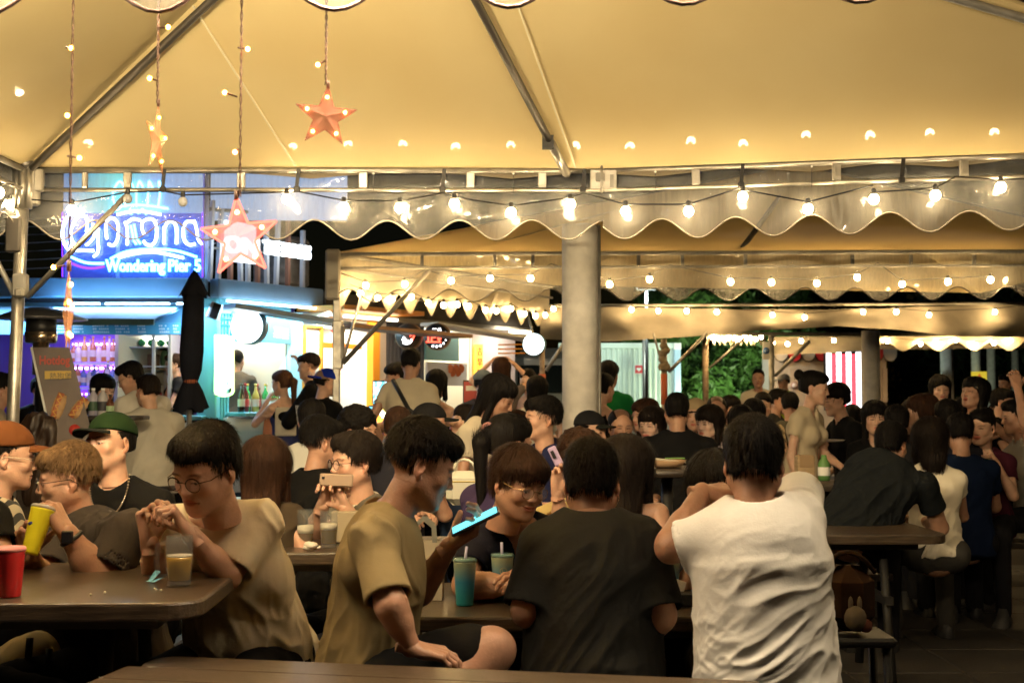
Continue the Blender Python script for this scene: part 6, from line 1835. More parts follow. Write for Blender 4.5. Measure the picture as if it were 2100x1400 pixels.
b = MB(); b.box((XY(1470, 27), 26.45, .72), (.34, .25, .2), M_black, bev=.02); b.box((XY(1470, 27), 26.45, .3), (.1, .1, .6), M_black); o = b.build('flood_lamp', loc=(XY(1470, 27), 26.45, 0)); tag(o, 'floodlight behind the planter wall shining up into the green trees', 'floodlight')

# ---------------------------------------------------------------- red and white booth
YS = 23.4
bo = empty('booth', (XY(1710, YS), YS, 0), 'beige booth with red scallops and a glowing red and white striped screen', 'booth')
m_bo = mat('booth_beige', (.42, .34, .28), .6)
b = MB(); b.box((XY(1705, YS), YS + .6, ZY(725, YS) / 2 + .05), (XY(1822, YS) - XY(1588, YS), 1.0, ZY(722, YS) + .1), m_bo, bev=.01); b.build('body', None, bo)
for i in range(9):
    px = 1601 + i * 28; q = P(px, 727, YS + .06); r = 14 / FPX * YS
    if 1690 < px < 1768: continue
    b = MB(); m = mat('scallop_red', (.60, .03, .03), .5) if i % 2 else mat('scallop_cream', (.55, .47, .40), .5)
    b.prism([(r * math.cos(t), r * math.sin(t)) for t in [math.pi + math.pi * k / 10 for k in range(11)]] + [(r, r * 1.4), (-r, r * 1.4)], .04, m, c=q)
    b.build('scallop', None, bo)
    b = MB(); b.tube([q + Vector((r * math.cos(t), -.03, r * math.sin(t))) for t in [math.pi + math.pi * k / 10 for k in range(11)]], .008, M_black, n=4); b.build('scallop_edge', None, bo)
mS = emat('screen_stripe_white', (1, .96, .95), 1.5); mR = emat('screen_stripe_red', (.85, .05, .07), 1.1)
xa, xb_ = XY(1697, YS - .1), XY(1768, YS - .1); z0, z1 = ZY(838, YS), ZY(724, YS)
b = MB(); b.box(((xa + xb_) / 2, YS + .0, (z0 + z1) / 2), (xb_ - xa + .06, .08, z1 - z0 + .06), M_black); b.build('screen_frame', None, bo)
ns_ = 7
for i in range(ns_):
    x0 = xa + (xb_ - xa) * i / ns_; w_ = (xb_ - xa) / ns_
    b = MB(); b.box((x0 + w_ / 2, YS - .05, (z0 + z1) / 2 + .02 * math.cos(i * 3.1)), (w_, .01, z1 - z0), mS if i % 2 == 0 else mR); b.build('screen_stripe', None, bo)
for px, py, w_, h_, m in ((1640, 800, 42, 90, mat('booth_panel', (.36, .28, .23), .6)), (1815, 790, 10, 70, mat('booth_panel', (0, 0, 0)))):
    b = MB(); q = P(px, py, YS + .06); b.box(q, (w_ / FPX * YS, .03, h_ / FPX * YS), m, bev=.005); b.build('panel', None, bo)
b = MB(); q = P(1629, 790, YS + .02); b.lathe([(.07, 0), (.07, .01)], q, mat('badge_brown', (.25, .14, .12), .6), n=20, axis=(0, -1, 0)); b.lathe([(.045, .011), (.045, .015)], q, mat('badge_pale', (.5, .45, .5), .6), n=20, axis=(0, -1, 0)); b.build('round_badge', None, bo)
# parking-style blue sign, yellow warning sign
q = P(1571, 719, 20.5); s_ = empty('blue_sign', q, 'small white and blue round-symbol sign hanging by the tent pole', 'sign')
b = MB(); b.box(q, (.11, .02, .29), M_white, bev=.003); b.build('board', None, s_)
b = MB(); b.lathe([(.052, 0), (.052, .006)], q + Vector((0, -.011, .0)), mat('sign_blue', (.03, .18, .6), .5), n=20, axis=(0, -1, 0)); b.tube([q + Vector((.022 * math.cos(t), -.02, .022 * math.sin(t))) for t in [i * .9 for i in range(7)]], .005, M_white, n=4, closed=True); b.build('symbol', None, s_)
q = P(2008, 772, 32.6); s_ = empty('warning_sign', q, 'yellow square warning sign with an orange triangle on a far column', 'sign')
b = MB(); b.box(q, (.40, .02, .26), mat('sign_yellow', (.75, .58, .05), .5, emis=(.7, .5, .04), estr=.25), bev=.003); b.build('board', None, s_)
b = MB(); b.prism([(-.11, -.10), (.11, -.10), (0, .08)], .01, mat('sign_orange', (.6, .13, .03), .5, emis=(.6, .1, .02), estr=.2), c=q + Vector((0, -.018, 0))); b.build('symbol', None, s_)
# ================================================================ stars, tables, drinks, things
# lit star curtain hanging from the near rail
m_star = mat('clear_pink_plastic', (.42, .17, .13), .15, alpha=.50, spec=.7, emis=(1, .16, .06), estr=.03)
m_star_lit = mat('lit_red_plastic', (.8, .10, .06), .2, alpha=.62, emis=(1.0, .16, .13), estr=.55)
m_edge_lit = emat('lit_red_edge', (1.0, .13, .08), 1.6)
m_star_or = mat('lit_amber_plastic', (.36, .19, .11), .2, alpha=.6, emis=(1.0, .30, .04), estr=.06)
e_red = emat('led_red', (1.0, .22, .05), 30); e_amb = emat('led_amber', (1.0, .42, .04), 30)
m_wire = mat('brown_wire', (.16, .09, .06), .6)
def star3(par, c, R_, m, yaw=0, em=e_red, stretch=(1, 1), roll=0):
    """five-pointed star with ridged arms, LEDs in the arms"""
    M = Matrix.Rotation(math.radians(yaw), 3, 'Z') @ Matrix.Rotation(math.radians(roll), 3, 'Y'); c = Vector(c)
    pts = []
    for k in range(10):
        a = math.pi * k / 5; r = R_ if k % 2 == 0 else R_ * .40
        pts.append(Vector((r * math.sin(a) * stretch[0], 0, r * math.cos(a) * stretch[1])))
    V = [c + M @ p for p in pts] + [c + M @ Vector((0, -R_ * .12, 0)), c + M @ Vector((0, R_ * .12, 0))]
    F = [(i, (i + 1) % 10, 10) for i in range(10)] + [((i + 1) % 10, i, 11) for i in range(10)]
    b = MB(); b.add(V, F, m); b.build('star_body', None, par)
    b = MB()
    for i in range(10): b.tube([V[i], V[(i + 1) % 10]], R_ * (.035 if m is m_star_lit else .014), m_edge_lit if m is m_star_lit else m, n=5)
    b.build('star_edge', None, par)
    b = MB(); b.tube([V[0] - Vector((0, 0, R_ * .08)), V[0] + Vector((0, 0, R_ * .16))], R_ * .055, m_wire, n=8); b.build('star_cap', None, par)
    for k in range(5):
        a = 2 * math.pi * k / 5; p = c + M @ Vector((R_ * .62 * math.sin(a) * stretch[0], -R_ * .04, R_ * .62 * math.cos(a) * stretch[1]))
        b = MB(); b.ball(p, R_ * .055, em, n=8); b.build('led', None, par)
def star_strand(px, cy, R_px, label, m, Y=3.05, yaw=0, em=e_red, leds=(), stretch=(1, 1), roll=0):
    R_ = R_px / FPX * Y; c = P(px, cy, Y); t = empty('star_light', c, label, 'star light', 'hanging star lights')
    star3(t, c, R_, m, yaw, em, stretch, roll)
    top = c + Vector((0, 0, R_ * stretch[1])); end = Vector((top.x, Y, nzt - .1))
    k = 24; b = MB()
    for ph in (0, math.pi): b.tube([top.lerp(end, i / (k * 3)) + Vector((math.cos(i * .9 + ph), math.sin(i * .9 + ph), 0)) * .0022 for i in range(k * 3 + 1)], .0018, m_wire, n=4)
    b.build('wire', None, t)
    for (x, y, x0, y0) in leds:
        b = MB(); b.tube([P(x0, y0, Y), P(x, y, Y)], .0025, m_wire, n=5); b.ball(P(x, y, Y), .0052, em, n=8, sq=(1.1, 1, 1.1)); b.build('fairy_light', None, t)
    return t
star_strand(668, 240, 66, 'clear pink star with red lights hanging in the middle of the tent roof', m_star, leds=((652, 133, 668, 124),), yaw=8, roll=4)
star_strand(322, 288, 62, 'edge-on star with amber lights hanging beside the left hip', m_star_or, yaw=84, em=e_amb, leds=((345, 56, 322, 58), (307, 161, 321, 165)), roll=4, stretch=(1, 1.25))
star_strand(491, 487, 84, 'big glowing red star hanging before the neon sign', m_star_lit, yaw=-6, roll=-5, leds=((508, 101, 488, 98), (461, 190, 487, 199), (482, 312, 489, 305)))
star_strand(140, 640, 92, 'narrow amber star seen edge-on near the left pole', m_star_or, yaw=106, em=e_amb, leds=((146, 99, 135, 97), (138, 237, 136, 230), (163, 324, 138, 320), (110, 548, 134, 545)))

# ---- tables
def slab(par, name, c, lx, ly, th, rz, m, rad=.09, seg=6, mitre=.006):
    """rounded plank or tabletop, c = centre of the top face"""
    R = Matrix.Rotation(math.radians(rz), 3, 'Z'); c = Vector(c); ol = []
    for cx, cy, a0 in ((lx / 2 - rad, ly / 2 - rad, 0), (-lx / 2 + rad, ly / 2 - rad, 90), (-lx / 2 + rad, -ly / 2 + rad, 180), (lx / 2 - rad, -ly / 2 + rad, 270)):
        for k in range(seg + 1):
            a = math.radians(a0 + 90 * k / seg); ol.append((cx + rad * math.cos(a), cy + rad * math.sin(a)))
    n = len(ol); V = []
    for z, ins in ((-th, .006), (-th + .006, 0), (-.008, 0), (-.002, .004), (0, .010)):
        for x, y in ol:
            L_ = math.hypot(x, y) or 1; V.append(Vector((x * (1 - ins / L_ * 1.0), y * (1 - ins / L_ * 1.0), z)))
    F = [tuple(range(n - 1, -1, -1)), tuple(range(4 * n, 5 * n))] + [(l * n + i, l * n + (i + 1) % n, (l + 1) * n + (i + 1) % n, (l + 1) * n + i) for l in range(4) for i in range(n)]
    me = bpy.data.meshes.new(name); me.from_pydata(V, [], F); me.materials.append(m)
    o = bpy.data.objects.new(name, me); COL.objects.link(o); o.location = c; o.rotation_euler = (0, 0, math.radians(rz))
    if par: 
        M = Matrix.LocRotScale(o.location, o.rotation_euler, None); o.parent = par; o.matrix_basis = world_loc(par).inverted() @ M
    return o
m_leg = mat('table_leg', (.012, .011, .010), .6)
def table(name, c, lx, ly, rz, label, z=.75, benches=True, legs=True, cat='table', group='dark wooden picnic tables', planks=0, bsides=(-1, 1), bgap=.20):
    t = empty(name, (c[0], c[1], 0), label, cat, group); R = Matrix.Rotation(math.radians(rz), 3, 'Z'); cc = Vector((c[0], c[1], z))
    if planks:
        w_ = ly / planks
        for i in range(planks):
            q = cc + R @ Vector((0, -ly / 2 + (i + .5) * w_, random.uniform(-.0015, 0)))
            slab(t, 'plank', q, lx - (.05 if i in (0, planks - 1) else 0), w_ - .003, .038, rz, M_wood, rad=.05 if i in (0, planks - 1) else .006, seg=4 if i in (0, planks - 1) else 2)
        b = MB(); b.box(cc + R @ Vector((0, 0, -.058)), (lx - .2, ly - .14, .034), M_bench, rot=R); b.build('apron', None, t)
    else:
        slab(t, 'tabletop', cc, lx, ly, .045, rz, M_wood, rad=.10)
        b = MB(); b.box(cc + R @ Vector((0, 0, -.065)), (lx - .25, ly - .22, .035), M_bench, rot=R); b.build('apron', None, t)
    for s_ in (-1, 1):
        b = MB(); e = s_ * (lx / 2 - .28)
        for f_ in (-1, 1): b.tube([cc + R @ Vector((e, f_ * ly * .22, -.06)), (cc + R @ Vector((e, f_ * ly * .42, 0))) * 1 - Vector((0, 0, z - .02))], .022, m_leg, n=6)
        b.box(cc + R @ Vector((e, 0, -z + .42)), (.04, ly * .75, .04), m_leg, rot=R); b.build('leg', None, t)
    if benches:
        for s_ in bsides:
            q = Vector((c[0], c[1], .45)) + R @ Vector((0, s_ * (ly / 2 + bgap), 0)); be = empty('bench', (q.x, q.y, 0), None, 'bench', 'dark wooden benches')
            be['label'] = ('bench on the near side of the ' if s_ < 0 else 'bench on the far side of the ') + label.replace('dark ', '')
            be['label'] = ' '.join(be['label'].split()[:16])
            slab(be, 'seat', q, lx, .28, .04, rz, M_bench, rad=.08)
            for k in (-1, 1):
                b = MB(); b.box(q + R @ Vector((k * (lx / 2 - .25), 0, -.23)), (.05, .22, .42), m_leg, rot=R); b.build('leg', None, be)
    return t
# nearest table (bottom edge of the view)
a_, c_ = G(352, 1344, .75), G(1545, 1394, .75); d_ = (c_ - a_).normalized(); rz0 = math.degrees(math.atan2(d_.y, d_.x)); back = Vector((d_.y, -d_.x, 0))
m_ = (a_ + c_) / 2 + back * .40
table('picnic_table', (m_.x, m_.y), (c_ - a_).length + .12, .80, rz0, 'nearest dark table with bare top along the bottom', planks=6, bsides=(-1,))
# left table
e0 = G(345, 1240, .90)
table('picnic_table', (G(492, 1203, .90).x - 1.06, e0.y + .40), 2.0, .80, 2.0, 'table with the beer mug and red drink', bsides=(-1, 1), bgap=.16, z=.90)
e1 = G(1100, 1262, .75)
table('picnic_table', (.26, e1.y + .34), 1.30, .72, 0, 'table with the tall teal cups and paper bag', bgap=.17)
e2 = G(640, 1132, .85)
table('picnic_table', (e2.x + .10, e2.y + .27), 1.2, .54, 2, 'table with two beer glasses and crumpled napkin', bgap=.17, z=.85)
e3 = G(1800, 1098, .75)
table('picnic_table', (G(1912, 1085, .75).x - .9, e3.y + .35), 1.8, .66, 1.0, 'empty table behind the white shirt man', bsides=(1,), bgap=.3)
e4 = G(2060, 1012, .75)
table('picnic_table', (e4.x - .1, e4.y + .4), 2.3, .75, 0, 'table with the steel bucket and wine bottles', bgap=.25)
table('picnic_table', (1.35, 10.2), 2.0, .75, 0, 'farther table between the seated groups', bgap=.25)
table('picnic_table', (-1.0, 8.2), 2.0, .75, 0, 'middle table before the orange food stall', bgap=.25)
# bar-height round table
q = G(1335, 962, 1.03); rt = empty('bar_table', (q.x - .02, 6.6, 0), 'high round bar table with a basket of leftovers behind the crowd', 'bar table')
b = MB(); b.lathe([(.24, -.04), (.25, -.03), (.25, -.004), (.24, 0)], (q.x + .06, 6.6, ZY(958, 6.6)), M_bench, n=28); b.build('tabletop', None, rt)
b = MB(); b.tube([(q.x + .06, 6.6, 0), (q.x + .06, 6.6, ZY(972, 6.6))], .03, m_leg); b.build('post', None, rt)
b = MB(); c = Vector((XY(1365, 6.6), 6.55, ZY(956, 6.6))); b.lathe([(.07, 0), (.10, .035), (.095, .035), (.07, .006)], c, mat('basket', (.35, .22, .12), .7), n=16)
o = b.build('food_basket', loc=c); tag(o, 'low brown basket with leftovers on the high round table', 'basket')
b = MB(); b.box(c + Vector((.0, 0, .035)), (.16, .11, .006), mat('greaseproof', (.55, .52, .42), .6), rot=Matrix.Rotation(.12, 3, 'Y') @ Matrix.Rotation(.4, 3, 'Z')); b.box(c + Vector((.04, 0, .045)), (.10, .02, .006), mat('green_leaf', (.12, .25, .06), .6)); o = b.build('napkin', loc=c); tag(o, 'greasy paper with green scraps lying in the brown basket', 'paper')
# bar stool by the white shirts
def stool(px, Y, label):
    x = XY(px, Y); s = empty('bar_stool', (x, Y, 0), label, 'stool', 'bar stools'); b = MB(); b.lathe([(.15, .0), (.16, .01), (.16, .03), (.14, .035)], (x, Y, .74), M_black, n=18); b.build('seat', None, s)
    for a in range(4): b = MB(); t = a * math.pi / 2 + .6; b.tube([(x + .10 * math.cos(t), Y + .10 * math.sin(t), .74), (x + .2 * math.cos(t), Y + .2 * math.sin(t), 0)], .014, M_steel, n=6); b.build('leg', None, s)
    b = MB(); b.tube([(x + .15 * math.cos(t), Y + .15 * math.sin(t), .32) for t in [i * math.pi / 8 for i in range(16)]], .010, M_steel, n=5, closed=True); b.build('foot_ring', None, s)
stool(328, 9.4, 'black topped steel bar stool under the man in the pale shirt'); stool(285, 9.9, 'black topped bar stool between the two white shirts')

# ---- drinks
m_glass = mat('clear_glass', (.25, .26, .25), .03, alpha=.16, spec=1.0, coat=1.0, coatr=.02); m_beer = mat('beer', (.55, .30, .02), .08, spec=.6, alpha=.92, emis=(.5, .28, .02), estr=.02); m_foam = mat('beer_foam', (.75, .68, .52), .8, bump=.4, bscale=200)  # the beer has a faint glow put in so it reads amber
def beer(c, h, r, fill, label, handle=False, foam=.14):
    c = Vector(c); t = empty('beer_glass' if not handle else 'beer_mug', c, label, 'beer glass' if not handle else 'beer mug')
    b = MB(); b.lathe([(r * .86, 0), (r * .88, .012), (r, h * .5), (r, h), (r * .94, h), (r * .93, h * .5), (r * .8, .016)], c, m_glass, n=20, cap=False); b.lathe([(r * .86, 0), (r * .86, .012)], c, m_glass, n=20); b.build('glass', None, t)
    b = MB(); b.lathe([(r * .79, .016), (r * .91, h * .5), (r * .92, h * fill)], c, m_beer, n=20); b.build('beer', None, t)
    b = MB(); b.lathe([(r * .92, h * fill), (r * .92, h * (fill + foam))], c, m_foam, n=20); b.build('foam', None, t)
    if handle: b = MB(); b.tube([c + Vector((-r, 0, h * .85)), c + Vector((-r * 1.55, 0, h * .8)), c + Vector((-r * 1.65, 0, h * .5)), c + Vector((-r * 1.5, 0, h * .22)), c + Vector((-r * .95, 0, h * .18))], .007, m_glass, n=8); b.build('handle', None, t)
def onT(px, py, z=.752): p = G(px, py, z); return p
beer(onT(367, 1200, .902), .135, .037, .58, 'half full beer mug on the table before the man in cream', True, .03)
beer(onT(674, 1122, .852), .135, .034, .50, 'beer glass with foam on the middle table', False, .16); beer(onT(626, 1118, .852), .135, .033, .35, 'half hidden beer glass beside the brown haired woman', False, .22)
def cup(c, h, rb, rt_, m, label, straw=None, lid=None, tilt=None, extra=None, name='drink_cup', scol=None):
    c = Vector(c); t = empty(name, c, label, 'cup'); ax = Vector(tilt).normalized() if tilt else Vector((0, 0, 1)); Q = Vector((0, 0, 1)).rotation_difference(ax).to_matrix()
    b = MB(); b.lathe([(rb * .96, 0), (rb, .004), (rt_, h - .006), (rt_ * 1.03, h), (rt_ * .97, h)], c, m, n=28, axis=ax); body = b.build('cup_body', None, t)
    if lid: b = MB(); b.lathe([(rt_ * 1.06, h), (rt_ * 1.06, h + .006), (rt_ * .98, h + .010)], c, lid, n=28, axis=ax); b.build('lid', None, t)
    if straw: b = MB(); s0 = c + Q @ Vector((0, 0, h * .9)); b.tube([s0, s0 + Q @ Vector(straw)], .0045, scol or mat('straw', (.6, .55, .75), .3), n=8); b.build('straw', None, t)
    return t, body, Q
def teal_mat():
    m, nt, bs = _nt('teal_print'); MATS['teal_print'] = m
    tc = nt.nodes.new('ShaderNodeTexCoord'); sp = nt.nodes.new('ShaderNodeSeparateXYZ'); nt.links.new(tc.outputs['Generated'], sp.inputs[0])
    r = nt.nodes.new('ShaderNodeValToRGB'); e = r.color_ramp.elements; e[0].color = (.02, .26, .30, 1); e[0].position = .1; e[1].color = (.30, .36, .24, 1); e[1].position = .95
    x = e.new(.55); x.color = (.03, .22, .38, 1)
    nt.links.new(sp.outputs[2], r.inputs[0]); nt.links.new(r.outputs[0], bs.inputs['Base Color']); bs.inputs['Roughness'].default_value = .35; return m
m_teal = teal_mat(); m_clearlid = mat('clear_lid', (.3, .5, .45), .1, alpha=.5, spec=.8)
c = onT(953, 1240); cup(c, .138, .027, .036, m_teal, 'tall teal and blue paper cup nearest the olive shirt man', straw=(.006, 0, .06), lid=m_clearlid)
c = onT(1030, 1228); t_, bd_, Q_ = cup(c, .138, .027, .036, m_teal, 'teal cup with a gold crescent mark beside the grey shirt man', straw=(-.002, 0, .06), lid=m_clearlid)
gp = mat('gold_print', (.50, .45, .20), .4); f_ = c + Vector((.004, -.0345, .095))
b = MB(); b.tube([f_ + Vector((.011 * math.cos(t), -.0006, .011 * math.sin(t))) for t in [i * .42 for i in range(15)]], .0008, gp, n=4, closed=True)
b.tube([f_ + Vector((-.005, -.001, .008)), f_ + Vector((-.001, -.001, -.004)), f_ + Vector((.010, -.001, -.007))], .0008, gp, n=4); b.build('printed_ring', None, bd_)
text(bd_, '山茶', c + Vector((-.012, -.0335, .056)), .018, gp, ext=.0006)
cup(onT(1372, 1236), .138, .027, .036, m_teal, 'greenish cup between the grey shirt man and the white shirt man', lid=m_clearlid)
cup(onT(18, 1222, .902), .115, .030, .038, mat('red_slush', (.50, .02, .02), .2, spec=.6), 'clear cup of red slush at the left edge of the table', lid=mat('pink_foam', (.5, .18, .16), .5))
# yellow cup held by the man at the left
yc0 = P(61, 1135, 3.68); yc1 = P(88, 1044, 3.72)
t_, bd_, Q_ = cup(yc0, (yc1 - yc0).length, .024, .0335, mat('yellow_cup', (.92, .82, .03), .35), 'yellow paper cup tilted in the hands of the glasses man', tilt=(yc1 - yc0), lid=mat('clear_lid2', (.8, .8, .75), .1, alpha=.5), straw=(.012, .0, .028))
b = MB(); b.ball(yc0.lerp(yc1, .70) + Vector((-.012, -.028, 0)), .010, mat('blue_logo', (.05, .07, .35), .5), n=8, sq=(1, .3, .6)); b.build('blue_mark', None, bd_)
b = MB(); p = onT(640, 1128, .852)
for k in range(9): b.ball(p + Vector((random.uniform(-.02, .02), random.uniform(-.01, .01), random.uniform(.008, .02))), random.uniform(.010, .018), mat('tissue', (.62, .56, .46), .9, bump=.8, bscale=60), n=7, sq=(1.3, 1, .8))
o = b.build('crumpled_napkin', loc=p); tag(o, 'crumpled white napkin on the middle table between the beers', 'napkin')
b = MB(); p = onT(313, 1192, .902); b.add([p + Vector((-.014, 0, .001)), p + Vector((.0, -.01, .001)), p + Vector((.022, .0, .028)), p + Vector((.004, .01, .030))], [(0, 1, 2, 3)], mat('blue_wrapper', (.15, .45, .6), .4)); b.add([p + Vector((-.02, .0, .001)), p + Vector((.01, -.02, .001)), p + Vector((.03, .0, .012))], [(0, 1, 2)], mat('blue_wrapper', (0, 0, 0)))
o = b.build('wrapper', loc=p); tag(o, 'torn pale blue wrapper on the left table beside the mug', 'wrapper')
for x, y, w_ in ((186, 1221, 'farthest left'), (215, 1216, 'second from the left'), (330, 1212, 'nearest the mug'), (318, 1210, 'beside the wrapper')):
    b = MB(); p = onT(x, y, .902); b.ball(p + Vector((0, 0, .003)), .004, mat('crumb', (.5, .45, .3), .8), n=6); o = b.build('crumb', loc=p); tag(o, 'tiny food crumb on the left table, ' + w_, 'crumb', 'crumbs on the left table')
# paper bag with handles
pb = onT(884, 1228, .752); bag = empty('paper_bag', pb, 'tall cream paper bag with grey ribbon handles on the cup table', 'paper bag')
m_bag = mat('bag_paper', (.58, .50, .36), .7, bump=.3, bscale=12); c = Vector((pb.x - .025, pb.y + .02, .752))
V = []; 
for z_, w_, d_2 in ((0, .062, .045), (.09, .064, .044), (.185, .062, .038)):
    V += [c + Vector((x * w_, y * d_2, z_)) for x, y in ((-1, -1), (1, -1), (1.05, 0), (1, 1), (-1, 1), (-1.05, 0))]
F = [(l * 6 + i, l * 6 + (i + 1) % 6, l * 6 + 6 + (i + 1) % 6, l * 6 + 6 + i) for l in range(2) for i in range(6)] + [(5, 4, 3, 2, 1, 0)]
b = MB(); b.add(V, F, m_bag); b.build('bag_body', None, bag)
for s_ in (-1, 1):
    b = MB(); pts = [c + Vector((-.035, s_ * .03, .17)), c + Vector((-.03, s_ * .03, .235)), c + Vector((0, s_ * .03, .262)), c + Vector((.032, s_ * .03, .235)), c + Vector((.036, s_ * .03, .17))]
    for p, q in zip(pts, pts[1:]): b.add([p + Vector((0, -.001, 0)) + (q - p).cross(Vector((0, 1, 0))).normalized() * .006, p - (q - p).cross(Vector((0, 1, 0))).normalized() * .006, q - (q - p).cross(Vector((0, 1, 0))).normalized() * .006, q + (q - p).cross(Vector((0, 1, 0))).normalized() * .006], [(0, 1, 2, 3)], mat('ribbon', (.30, .30, .26), .4))
    b.build('handle', None, bag)
b = MB(); p = onT(708, 1112, .852); b.box(p + Vector((0, .02, .06)), (.11, .06, .12), mat('brown_bag', (.30, .24, .15), .7), bev=.004); o = b.build('paper_bag', loc=p); tag(o, 'small brown paper bag on the middle table beside a beer glass', 'paper bag')
p = onT(1436, 1225); b = MB(); b.lathe([(.026, 0), (.028, .008), (.028, .075), (.018, .092), (.018, .105), (.021, .106), (.021, .118)], p, m_glass, n=18); b.lathe([(.024, .006), (.024, .045)], p, mat('brown_sauce', (.06, .03, .015), .3), n=14); o = b.build('glass_jar', loc=p); tag(o, 'small clear jar beside the elbow of the white shirt man', 'jar')
p = onT(1396, 1242); b = MB(); b.box(p + Vector((0, .02, .022)), (.11, .08, .044), M_black, bev=.006); b.box(p + Vector((-.01, .02, .055)), (.05, .01, .05), mat('tissue', (0, 0, 0)), rot=Matrix.Rotation(.3, 3, 'Y')); o = b.build('napkin_box', loc=p); tag(o, 'black napkin box with a tissue sticking out on the cup table', 'napkin box')
# white handbag behind
q = P(952, 1000, 5.6); hb = empty('handbag', q, 'small white handbag with a curved handle behind the smiling man', 'handbag')
b = MB(); b.box(q, (.16, .08, .15), mat('white_leather', (.62, .60, .50), .4), bev=.03); b.build('body', None, hb)
b = MB(); b.tube([q + Vector((.05 * math.cos(t) , 0, .07 + .055 * math.sin(t))) for t in [i * math.pi / 8 for i in range(9)]], .006, mat('white_leather', (0, 0, 0)), n=6); b.build('handle', None, hb)
b = MB(); b.tube([q + Vector((-.08, -.042, .03)), q + Vector((.08, -.042, .03))], .003, mat('brass', (.5, .4, .15), .3, metal=.9), n=5); b.build('zip', None, hb)
# backpacks under the left table
def backpack(px, py, Y, w_, h_, label, rot=0):
    q = P(px, py, Y); t = empty('backpack', q, label, 'backpack', 'cream and black backpacks'); R = Matrix.Rotation(rot, 3, 'Y')
    f = Field((-w_ * .8, -.16, -h_ * .7), (w_ * .8, .16, h_ * .7), .012); f.ell((0, 0, 0), (w_ * .5, .11, h_ * .5), k=0); f.ell((0, 0, -h_ * .12), (w_ * .55, .12, h_ * .36), k=.05)
    V, F = f.mesh(); N = normals(V, F); V = wrinkle(V, N, .015, 14, (1, 0, .4), seed=4); M = R.to_4x4(); M.translation = q; V = xf(M, V)
    o = link('bag_body', mesh_np('bag_body', V.astype(np.float32), F, mats=[cloth('canvas_cream', (.50, .42, .26))])); setpar(o, t)
    for dx in (-.12, .22):
        b = MB(); b.tube([q + R @ Vector((dx * w_ + .02 * k, -.115 + abs(k - 3) * .004, h_ * (.5 - k / 6))) for k in range(7)], .012, M_black, n=6); b.build('strap', None, t)
backpack(255, 1330, 4.3, .19, .26, 'cream backpack with black straps under the left table', .35); backpack(62, 1372, 4.0, .20, .24, 'cream bag at the lower left corner on the ground side', .5)
# brown bag with plush toy by the white shirt man
q = P(1738, 1225, 4.1)
st = empty('stool', (q.x, q.y, 0), 'small dark stool carrying the brown bag beside the white shirt man', 'stool'); b = MB(); b.box((q.x, q.y, q.z - .125), (.26, .22, .03), M_black, bev=.01); b.build('seat', None, st)
for s_ in ((-1, -1), (1, -1), (1, 1), (-1, 1)): b = MB(); b.tube([(q.x + s_[0] * .1, q.y + s_[1] * .08, q.z - .13), (q.x + s_[0] * .12, q.y + s_[1] * .1, 0)], .014, m_leg, n=6); b.build('leg', None, st)
t = empty('shoulder_bag', q, 'brown shoulder bag with a plush charm beside the white shirt man', 'bag')
b = MB(); b.box(q, (.17, .12, .21), cloth('bag_brown', (.035, .018, .010)), bev=.05); b.build('body', None, t)
b = MB(); b.ball(q + Vector((0, -.09, -.05)), .036, cloth('plush', (.20, .16, .11)), n=12, sq=(1, .8, 1.1)); b.ball(q + Vector((-.014, -.09, -.005)), .012, cloth('plush', (0, 0, 0)), n=8, sq=(.7, .6, 2)); b.ball(q + Vector((.014, -.09, -.005)), .012, cloth('plush', (0, 0, 0)), n=8, sq=(.7, .6, 2)); b.build('plush_charm', None, t)
b = MB(); b.ball(q + Vector((.035, -.08, -.075)), .022, cloth('plush_pink', (.18, .07, .05)), n=10); b.build('pink_charm', None, t)
b = MB(); b.tube(sag(q + Vector((-.08, 0, .09)), q + Vector((.09, 0, .08)), 6, -.06), .008, cloth('bag_brown', (0, 0, 0)), n=6); b.build('strap', None, t)
# right table things
def T4(px, py): return G(px, py, .752)
p = T4(2072, 1006); bu = empty('ice_bucket', p, 'steel ice bucket at the right edge of the far table', 'bucket')
b = MB(); b.lathe([(.085, 0), (.088, .01), (.112, .18), (.118, .185), (.112, .19), (.104, .185), (.08, .01)], p, mat('bucket_steel', (.35, .33, .30), .25, metal=.9), n=28); b.build('pail', None, bu)
b = MB(); b.tube([p + Vector((-.115, -.01, .17)), p + Vector((-.14, -.01, .12)), p + Vector((-.125, -.01, .07))], .005, M_steel, n=6); b.build('handle', None, bu)
p = T4(1985, 1006); put_bottle(p.x, p.y, .752, 'wine1', 'dark wine bottle with a red top left of the bucket', None, .034, .27, col=(.03, .015, .01), cap=(.4, .02, .02))
p = T4(2003, 1005); put_bottle(p.x, p.y, .752, 'wine2', 'clear bottle with a yellow neck left of the bucket', None, .034, .30, col=(.25, .18, .06), cap=(.6, .5, .1))
p = T4(2030, 998); wbt = empty('water_jug', p, 'clear water bottle with a red lid behind the bucket', 'water bottle')
b = MB(); b.lathe([(.05, 0), (.055, .02), (.055, .15), (.035, .20)], p, m_glass, n=18); b.build('bottle_body', None, wbt)
b = MB(); b.lathe([(.045, .20), (.05, .205), (.045, .235)], p, mat('red_lid', (.5, .02, .02), .4), n=18); b.build('lid', None, wbt)
b = MB(); p = T4(2042, 1005); b.box(p + Vector((0, -.02, .035)), (.05, .01, .07), mat('tag_orange', (.7, .35, .06), .5)); o = b.build('price_tag', loc=p); tag(o, 'small orange card leaning on the ice bucket', 'card')
